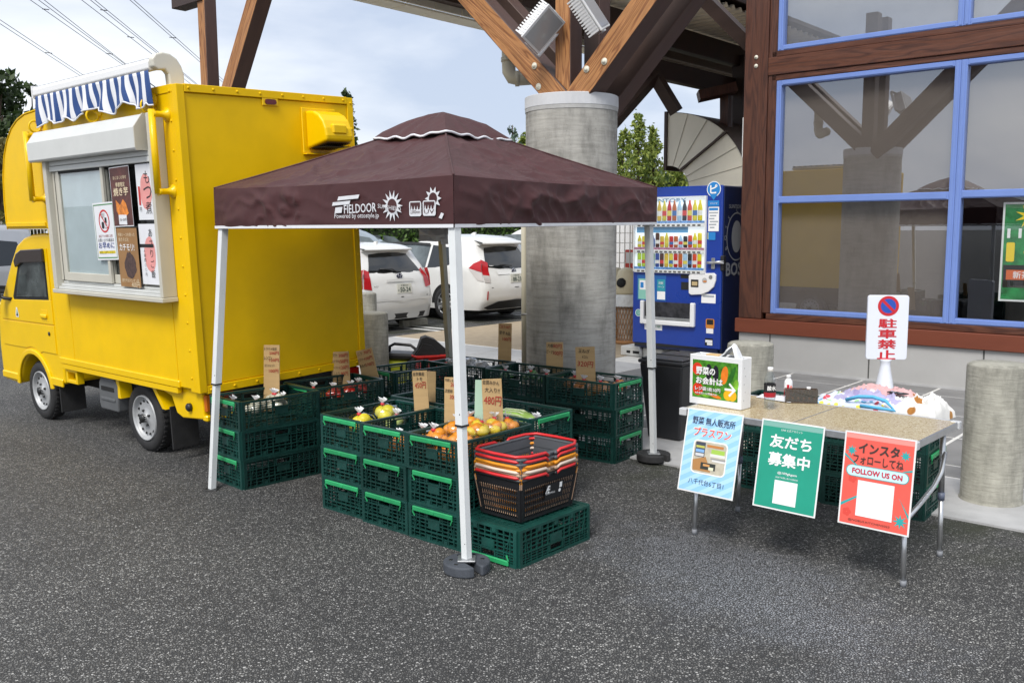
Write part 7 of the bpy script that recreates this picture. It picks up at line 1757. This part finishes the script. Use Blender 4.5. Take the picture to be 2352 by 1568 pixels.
def build_van(o, sp, rp, spt, cap, body):
    rp('rear_window', [(-.8, 1.1), (0, 1.1), (.8, 1.1)], [(-.7, 1.6), (0, 1.62), (.7, 1.6)], CGL, .006); rp('windscreen', [(-.86, 1.10), (0, 1.10), (.86, 1.10)], [(-.72, 1.58), (0, 1.62), (.72, 1.58)], CGL2, .006, u=1) if False else None
    sp('side_window', ([(.35, 1.08), (.9, 1.06), (1.35, 1.05)], [(.5, 1.52), (.9, 1.56), (1.35, 1.57)]), CGL); sp('side_window', ([(1.42, 1.05), (1.9, 1.04), (2.4, 1.03)], [(1.42, 1.57), (1.9, 1.58), (2.4, 1.57)]), CGL2); sp('side_window', ([(2.48, 1.03), (2.9, 1.02), (3.45, 1.01)], [(2.48, 1.57), (2.8, 1.52), (3.2, 1.20)]), CGL2)
    mb = MB(); mb.smooth = True; rows = []
    for i in range(7):
        v = i/6; u = .655+.135*v
        row = []
        for j in range(9):
            y = -.86+1.72*j/8; z = interp(PV['roof'], u); xr_ = interp(PV['rear'], z); xf_ = PV['L']-interp(PV['front'], z); x = xr_*(1-u)+xf_*u
            w = PV['W']/2-(max(0, z-PV['belt']))*PV['tumble']; row.append((x, y*w, z+.045*(1-y*y)**.8+.008))
        rows.append(row)
    mb.grid(rows); part('windscreen', mb, mat('windscreen', (.22, .26, .27), .04, spec=.9), o)
    for s_ in (1, -1): mb = MB(); q = spt(3.35, 1.08, s_, .10); mb.blob(q, (.06, .10, .075), 10, 7); part('side_mirror', mb, CDARK, o)
PV = dict(L=4.7, W=1.75, zb=.22, belt=1.03, tumble=.22, axles=(.85, 3.75), rw=.32, bulge=.08, rear=[(.22, .1), (.5, 0), (1.0, .03), (1.8, .25)], front=[(.22, .1), (.5, 0), (.9, .12), (1.15, .9), (1.8, 1.9)], roof=[(0, 1.76), (.1, 1.82), (.35, 1.84), (.55, 1.80), (.65, 1.66), (.79, 1.16), (.9, 1.06), (1, .82)], build=build_van)
q = G(905, 668); car('minivan', 'dark navy minivan far behind the white hatchback', Vector((-6.0, 24.6, 0)), rad(-16), PV, CDARK)
PW = dict(PV); car('white_minivan', 'white minivan behind the white estate car', at_tn(-9.3, -8.6), RZC, PW, CWHITE)
car('silver_minivan', 'pale car half hidden beyond the truck cab at the left', Vector((-9.7, 18.9, 0)), rad(-140), PW, CSILV)

# wheel stops
def wstop(label, p):
    o = thing('wheel_stop', label, 'wheel stop', p, ROT_F+rad(90), 'concrete wheel stops'); mb = MB(); mb.prism([(-.07, 0), (.07, 0), (.05, .12), (-.05, .12)], -.3, .3, axis='x'); q_ = part('block', mb, CONC_B, o, fix=True); bevel(q_, .01, 2)
wstop('concrete wheel stop behind the white hatchback', G(950, 748)); wstop('concrete wheel stop under the white estate car', G(1190, 713))

# ------------------------------------------------------------------ hedge, mesh fence, trees
def leaf_mat(name, c0, c1):
    m, t, b = nodes_of(name, .6)
    g_ = nd(t, 'ShaderNodeNewGeometry'); c = ramp(t, g_.outputs['Random Per Island'], [(0, c0), (1, c1)])
    t.links.new(c, b.inputs['Base Color']); b.inputs['Subsurface Weight'].default_value = 0
    tr = nd(t, 'ShaderNodeBsdfTranslucent'); t.links.new(c, tr.inputs['Color']); mxs = nd(t, 'ShaderNodeMixShader'); mxs.inputs[0].default_value = .3
    out = [n for n in t.nodes if n.type == 'OUTPUT_MATERIAL'][0]; t.links.new(b.outputs[0], mxs.inputs[1]); t.links.new(tr.outputs[0], mxs.inputs[2]); t.links.new(mxs.outputs[0], out.inputs['Surface'])
    return m
LF1 = leaf_mat('larch_leaf', (.08, .14, .02), (.33, .38, .07)); LF2 = leaf_mat('dark_leaf', (.014, .03, .010), (.06, .10, .025)); LF3 = leaf_mat('spruce_leaf', (.05, .09, .06), (.14, .20, .14)); LF4 = leaf_mat('hedge_leaf', (.02, .05, .008), (.10, .19, .03))
BARK = mat('bark', (.07, .045, .03), .9, var=.3, scale=10)
tr_r = random.Random(21)
def leafcard(mb, p, s, d=None):
    n = Vector((tr_r.uniform(-1, 1), tr_r.uniform(-1, 1), tr_r.uniform(-.3, 1))).normalized()
    a = n.orthogonal().normalized(); a = Matrix.Rotation(tr_r.uniform(0, 6.28), 3, n) @ a; b = n.cross(a)
    if d is not None: a = d.normalized(); b = n.cross(a).normalized()
    mb.quadlist([p-a*s, p-b*s*.45, p+a*s, p+b*s*.45], [(0, 1, 2, 3)])
def conifer(label, x, y, h, r, m, n=2600, leaf=.16, z0=.0, grp='trees beyond the parking lot', sparse=1.0, droop=.1):
    o = thing('conifer_tree', label, 'tree', (x, y, 0), tr_r.uniform(0, 6), grp)
    mb = MB(); mb.tube([(0, 0, 0), (.03, 0, h*.4), (0, .03, h*.8), (0, 0, h*.99)], [h*.022, h*.015, h*.007, .01], 7); part('trunk', mb, BARK, o)
    mb = MB(); lv = MB(); nb = int(h*11*sparse)
    for k in range(nb):
        t = (k+.5)/nb; z = h*(.10+.88*t); L_ = r*(1-t)**.8*tr_r.uniform(.65, 1.15)+.10; a = k*2.399+tr_r.uniform(-.3, .3)
        d = Vector((math.cos(a), math.sin(a), tr_r.uniform(.0, .35)-droop)); e = Vector((0, 0, z))+d*L_
        mb.tube([(0, 0, z), e], [.012+.008*(1-t), .004], 4)
        for i in range(int(n/nb)):
            u = tr_r.random()**.6; p = Vector((0, 0, z)).lerp(e, u) + Vector((tr_r.gauss(0, .10*L_+.03), tr_r.gauss(0, .10*L_+.03), tr_r.gauss(-.04, .09)))
            leafcard(lv, p, leaf*tr_r.uniform(.6, 1.2))
    part('limbs', mb, BARK, o)['kind'] = 'stuff'; part('crown', lv, m, o)
def broad(label, x, y, h, r, m, n=5200, leaf=.17, grp='trees beyond the parking lot', low=.3):
    o = thing('broadleaf_tree', label, 'tree', (x, y, 0), tr_r.uniform(0, 6), grp)
    mb = MB(); mb.tube([(0, 0, 0), (.05, .03, h*.35), (0, -.05, h*.85)], [h*.035, h*.025, .03], 8); part('trunk', mb, BARK, o)
    lv = MB(); mb = MB(); nc = 34
    for k in range(nc):
        a = tr_r.uniform(0, 6.28); t = tr_r.random(); rr = r*math.sqrt(max(.06, 1-((t-.35)/.68)**2))*tr_r.uniform(.55, 1.0)
        c = Vector((rr*math.cos(a), rr*math.sin(a), h*(low+(1-low)*t))); cr_ = r*tr_r.uniform(.20, .36)
        mb.tube([(0, 0, c.z*.7), c], [.05, .012], 5)
        for i in range(n//nc):
            v = Vector((tr_r.gauss(0, 1), tr_r.gauss(0, 1), tr_r.gauss(0, 1))).normalized()*cr_*tr_r.uniform(.6, 1.05); v.z *= .75
            leafcard(lv, c+v, leaf*tr_r.uniform(.6, 1.2))
    part('limbs', mb, BARK, o)['kind'] = 'stuff'; part('crown', lv, m, o)
def px2(xp, Y): return (xp-1176)/2136*Y
def toph(yp, Y): return 1.72+(525-yp)/2136*Y
Yt = 38
for i, (xp, yp, w, m, sp_, lb) in enumerate(((1466, 262, 1.35, LF1, .9, 'tallest yellow green conifer right of the concrete pillar'), (1500, 292, 1.1, LF1, .8, 'thin yellow green conifer beside the duct hood'), (1432, 300, 1.4, LF1, 1.0, 'bushy yellow green conifer at the pillar edge'), (1488, 345, 1.2, LF3, 1.0, 'blue green spruce among the yellow green conifers'), (1555, 365, 1.5, LF1, 1.0, 'low yellow green conifer under the duct hood'), (1395, 330, 1.3, LF1, 1.0, 'yellow green conifer mostly behind the pillar'))):
    Y = Yt+i*.9; conifer(lb, px2(xp, Y), Y, toph(yp, Y), w, m, n=2600, leaf=.11, sparse=sp_*.9)
Y = 34; conifer('pale bare spruce top left of the pillar', px2(1180, Y), Y, toph(288, Y), 1.0, LF3, n=1000, leaf=.09, sparse=.5, droop=.15); conifer('small green conifer touching the pillar left edge', px2(1203, Y+1), Y+1, toph(308, Y+1), .7, LF1, n=2400, leaf=.10)
Y = 30; conifer('slender conifer at the right roof edge of the truck', px2(806, Y), Y, toph(208, Y), .55, LF2, n=2600, leaf=.09); 
Y = 27; broad('big dark tree at the left edge behind the truck', px2(8, Y), Y, toph(190, Y), 1.6, LF2, n=6500, leaf=.13); broad('dark tree top peeking over the cab roof box', px2(92, Y+6), Y+6, toph(208, Y+6), .9, LF2, n=3500, leaf=.13)
broad('low olive shrub at the left edge above the fence', px2(-5, 22), 22, toph(330, 22), 1.2, leaf_mat('olive_leaf', (.05, .06, .012), (.20, .16, .04)), n=4000, leaf=.10, low=.1)
# hedge behind the parked cars
hd_ = thing('clipped_hedge', 'long clipped green hedge behind the parked cars', 'hedge', (-1, 31, 0), rad(6))
mb = MB(); mb.box(-9, 12, -.5, .5, 0, 1.75); part('inner_mass', mb, mat('hedge_core', (.012, .022, .006), .9), hd_)
lv = MB()
for k in range(15000): leafcard(lv, Vector((tr_r.uniform(-9.2, 12.2), tr_r.choice((-1, -1, -1, .6))*tr_r.uniform(.42, .62), tr_r.uniform(0, 1.95))), .09*tr_r.uniform(.6, 1.3))
for k in range(5000): leafcard(lv, Vector((tr_r.uniform(-9.2, 12.2), tr_r.uniform(-.6, .6), 1.78+tr_r.uniform(-.1, .18))), .09*tr_r.uniform(.6, 1.3))
part('foliage', lv, LF4, hd_)
# far wood belt closing the horizon
wb = MB()
for k in range(26000):
    a = rad(tr_r.uniform(-62, 62)); R_ = tr_r.uniform(58, 70); hh = 4.2+1.3*math.sin(a*9)+1.0*math.sin(a*23+1)+.8*math.sin(a*47)
    leafcard(wb, Vector((R_*math.sin(a), R_*math.cos(a), tr_r.random()**.8*hh)), .42*tr_r.uniform(.6, 1.3))
tag(part('far_wood', wb, LF2), 'far dark belt of trees beyond the parking lot', 'trees', kind='stuff')
# mesh fence at the left
fn = thing('mesh_fence', 'white wire mesh fence at the left edge behind the truck cab', 'fence', (px2(30, 21), 21, 0), rad(8))
mb = MB()
for k in range(120): mb.bar((-4.5+k*.075, 0, .1), (-4.5+k*.075, 0, 1.95), .014, .014)
part('upright_wires', mb, WIRE, fn)['kind'] = 'stuff'
mb = MB()
for k in range(13): mb.bar((-4.5, .01, .12+k*.15), (4.5, .01, .12+k*.15), .014, .014)
part('cross_wires', mb, WIRE, fn)['kind'] = 'stuff'
for k in range(5): mb = MB(); mb.tube([(-4.5+k*2.25, .03, 0), (-4.5+k*2.25, .03, 2.05)], .03, 8); part('post', mb, WIRE, fn)

# ------------------------------------------------------------------ power lines
WIR = mat('cable_dark', (.06, .06, .065), .5)
def atz(px, py, z): d = ray(px, py); return CAM + d*((z-EYE)/d.z)
for lb, wires, sp_ in (('pair of power lines crossing the far left of the sky', [((0, 46), (190, 172)), ((0, 55), (182, 173))], ((112, 122),)),
        ('three power lines above the awning, second bundle from the left', [((69, 0), (282, 149)), ((88, 0), (287, 148)), ((101, 0), (292, 150))], ((105, 22), (251, 124))),
        ('three power lines ending at the awning bracket', [((187, 0), (430, 187)), ((207, 0), (440, 186)), ((217, 0), (446, 188))], ((238, 24), (300, 86))),
        ('pair of power lines left of the far timber post', [((298, 0), (474, 156)), ((307, 0), (478, 153))], ((397, 87),))):
    base = atz(wires[0][0][0], wires[0][0][1], 25.0); o = thing('power_line', lb, 'power line', (base.x, base.y, 0), 0, 'overhead power lines')
    for a, b in wires:
        A_, B_ = atz(a[0], a[1], 25.0), atz(b[0], b[1], 25.0); d = B_-A_
        mb = MB(); mb.tube([A_-d*1.2-base+Vector((0, 0, base.z)), B_+d*2.5-base+Vector((0, 0, base.z))], .035, 5); part('wire', mb, WIR, o)
    for s_ in sp_:
        p = atz(s_[0], s_[1], 25.0); mb = MB(); dd = (atz(s_[0]+8, s_[1]+1, 25.0)-p); mb.tube([p-dd-base+Vector((0, 0, base.z)), p+dd-base+Vector((0, 0, base.z))], .05, 5); part('spacer', mb, WIR, o)
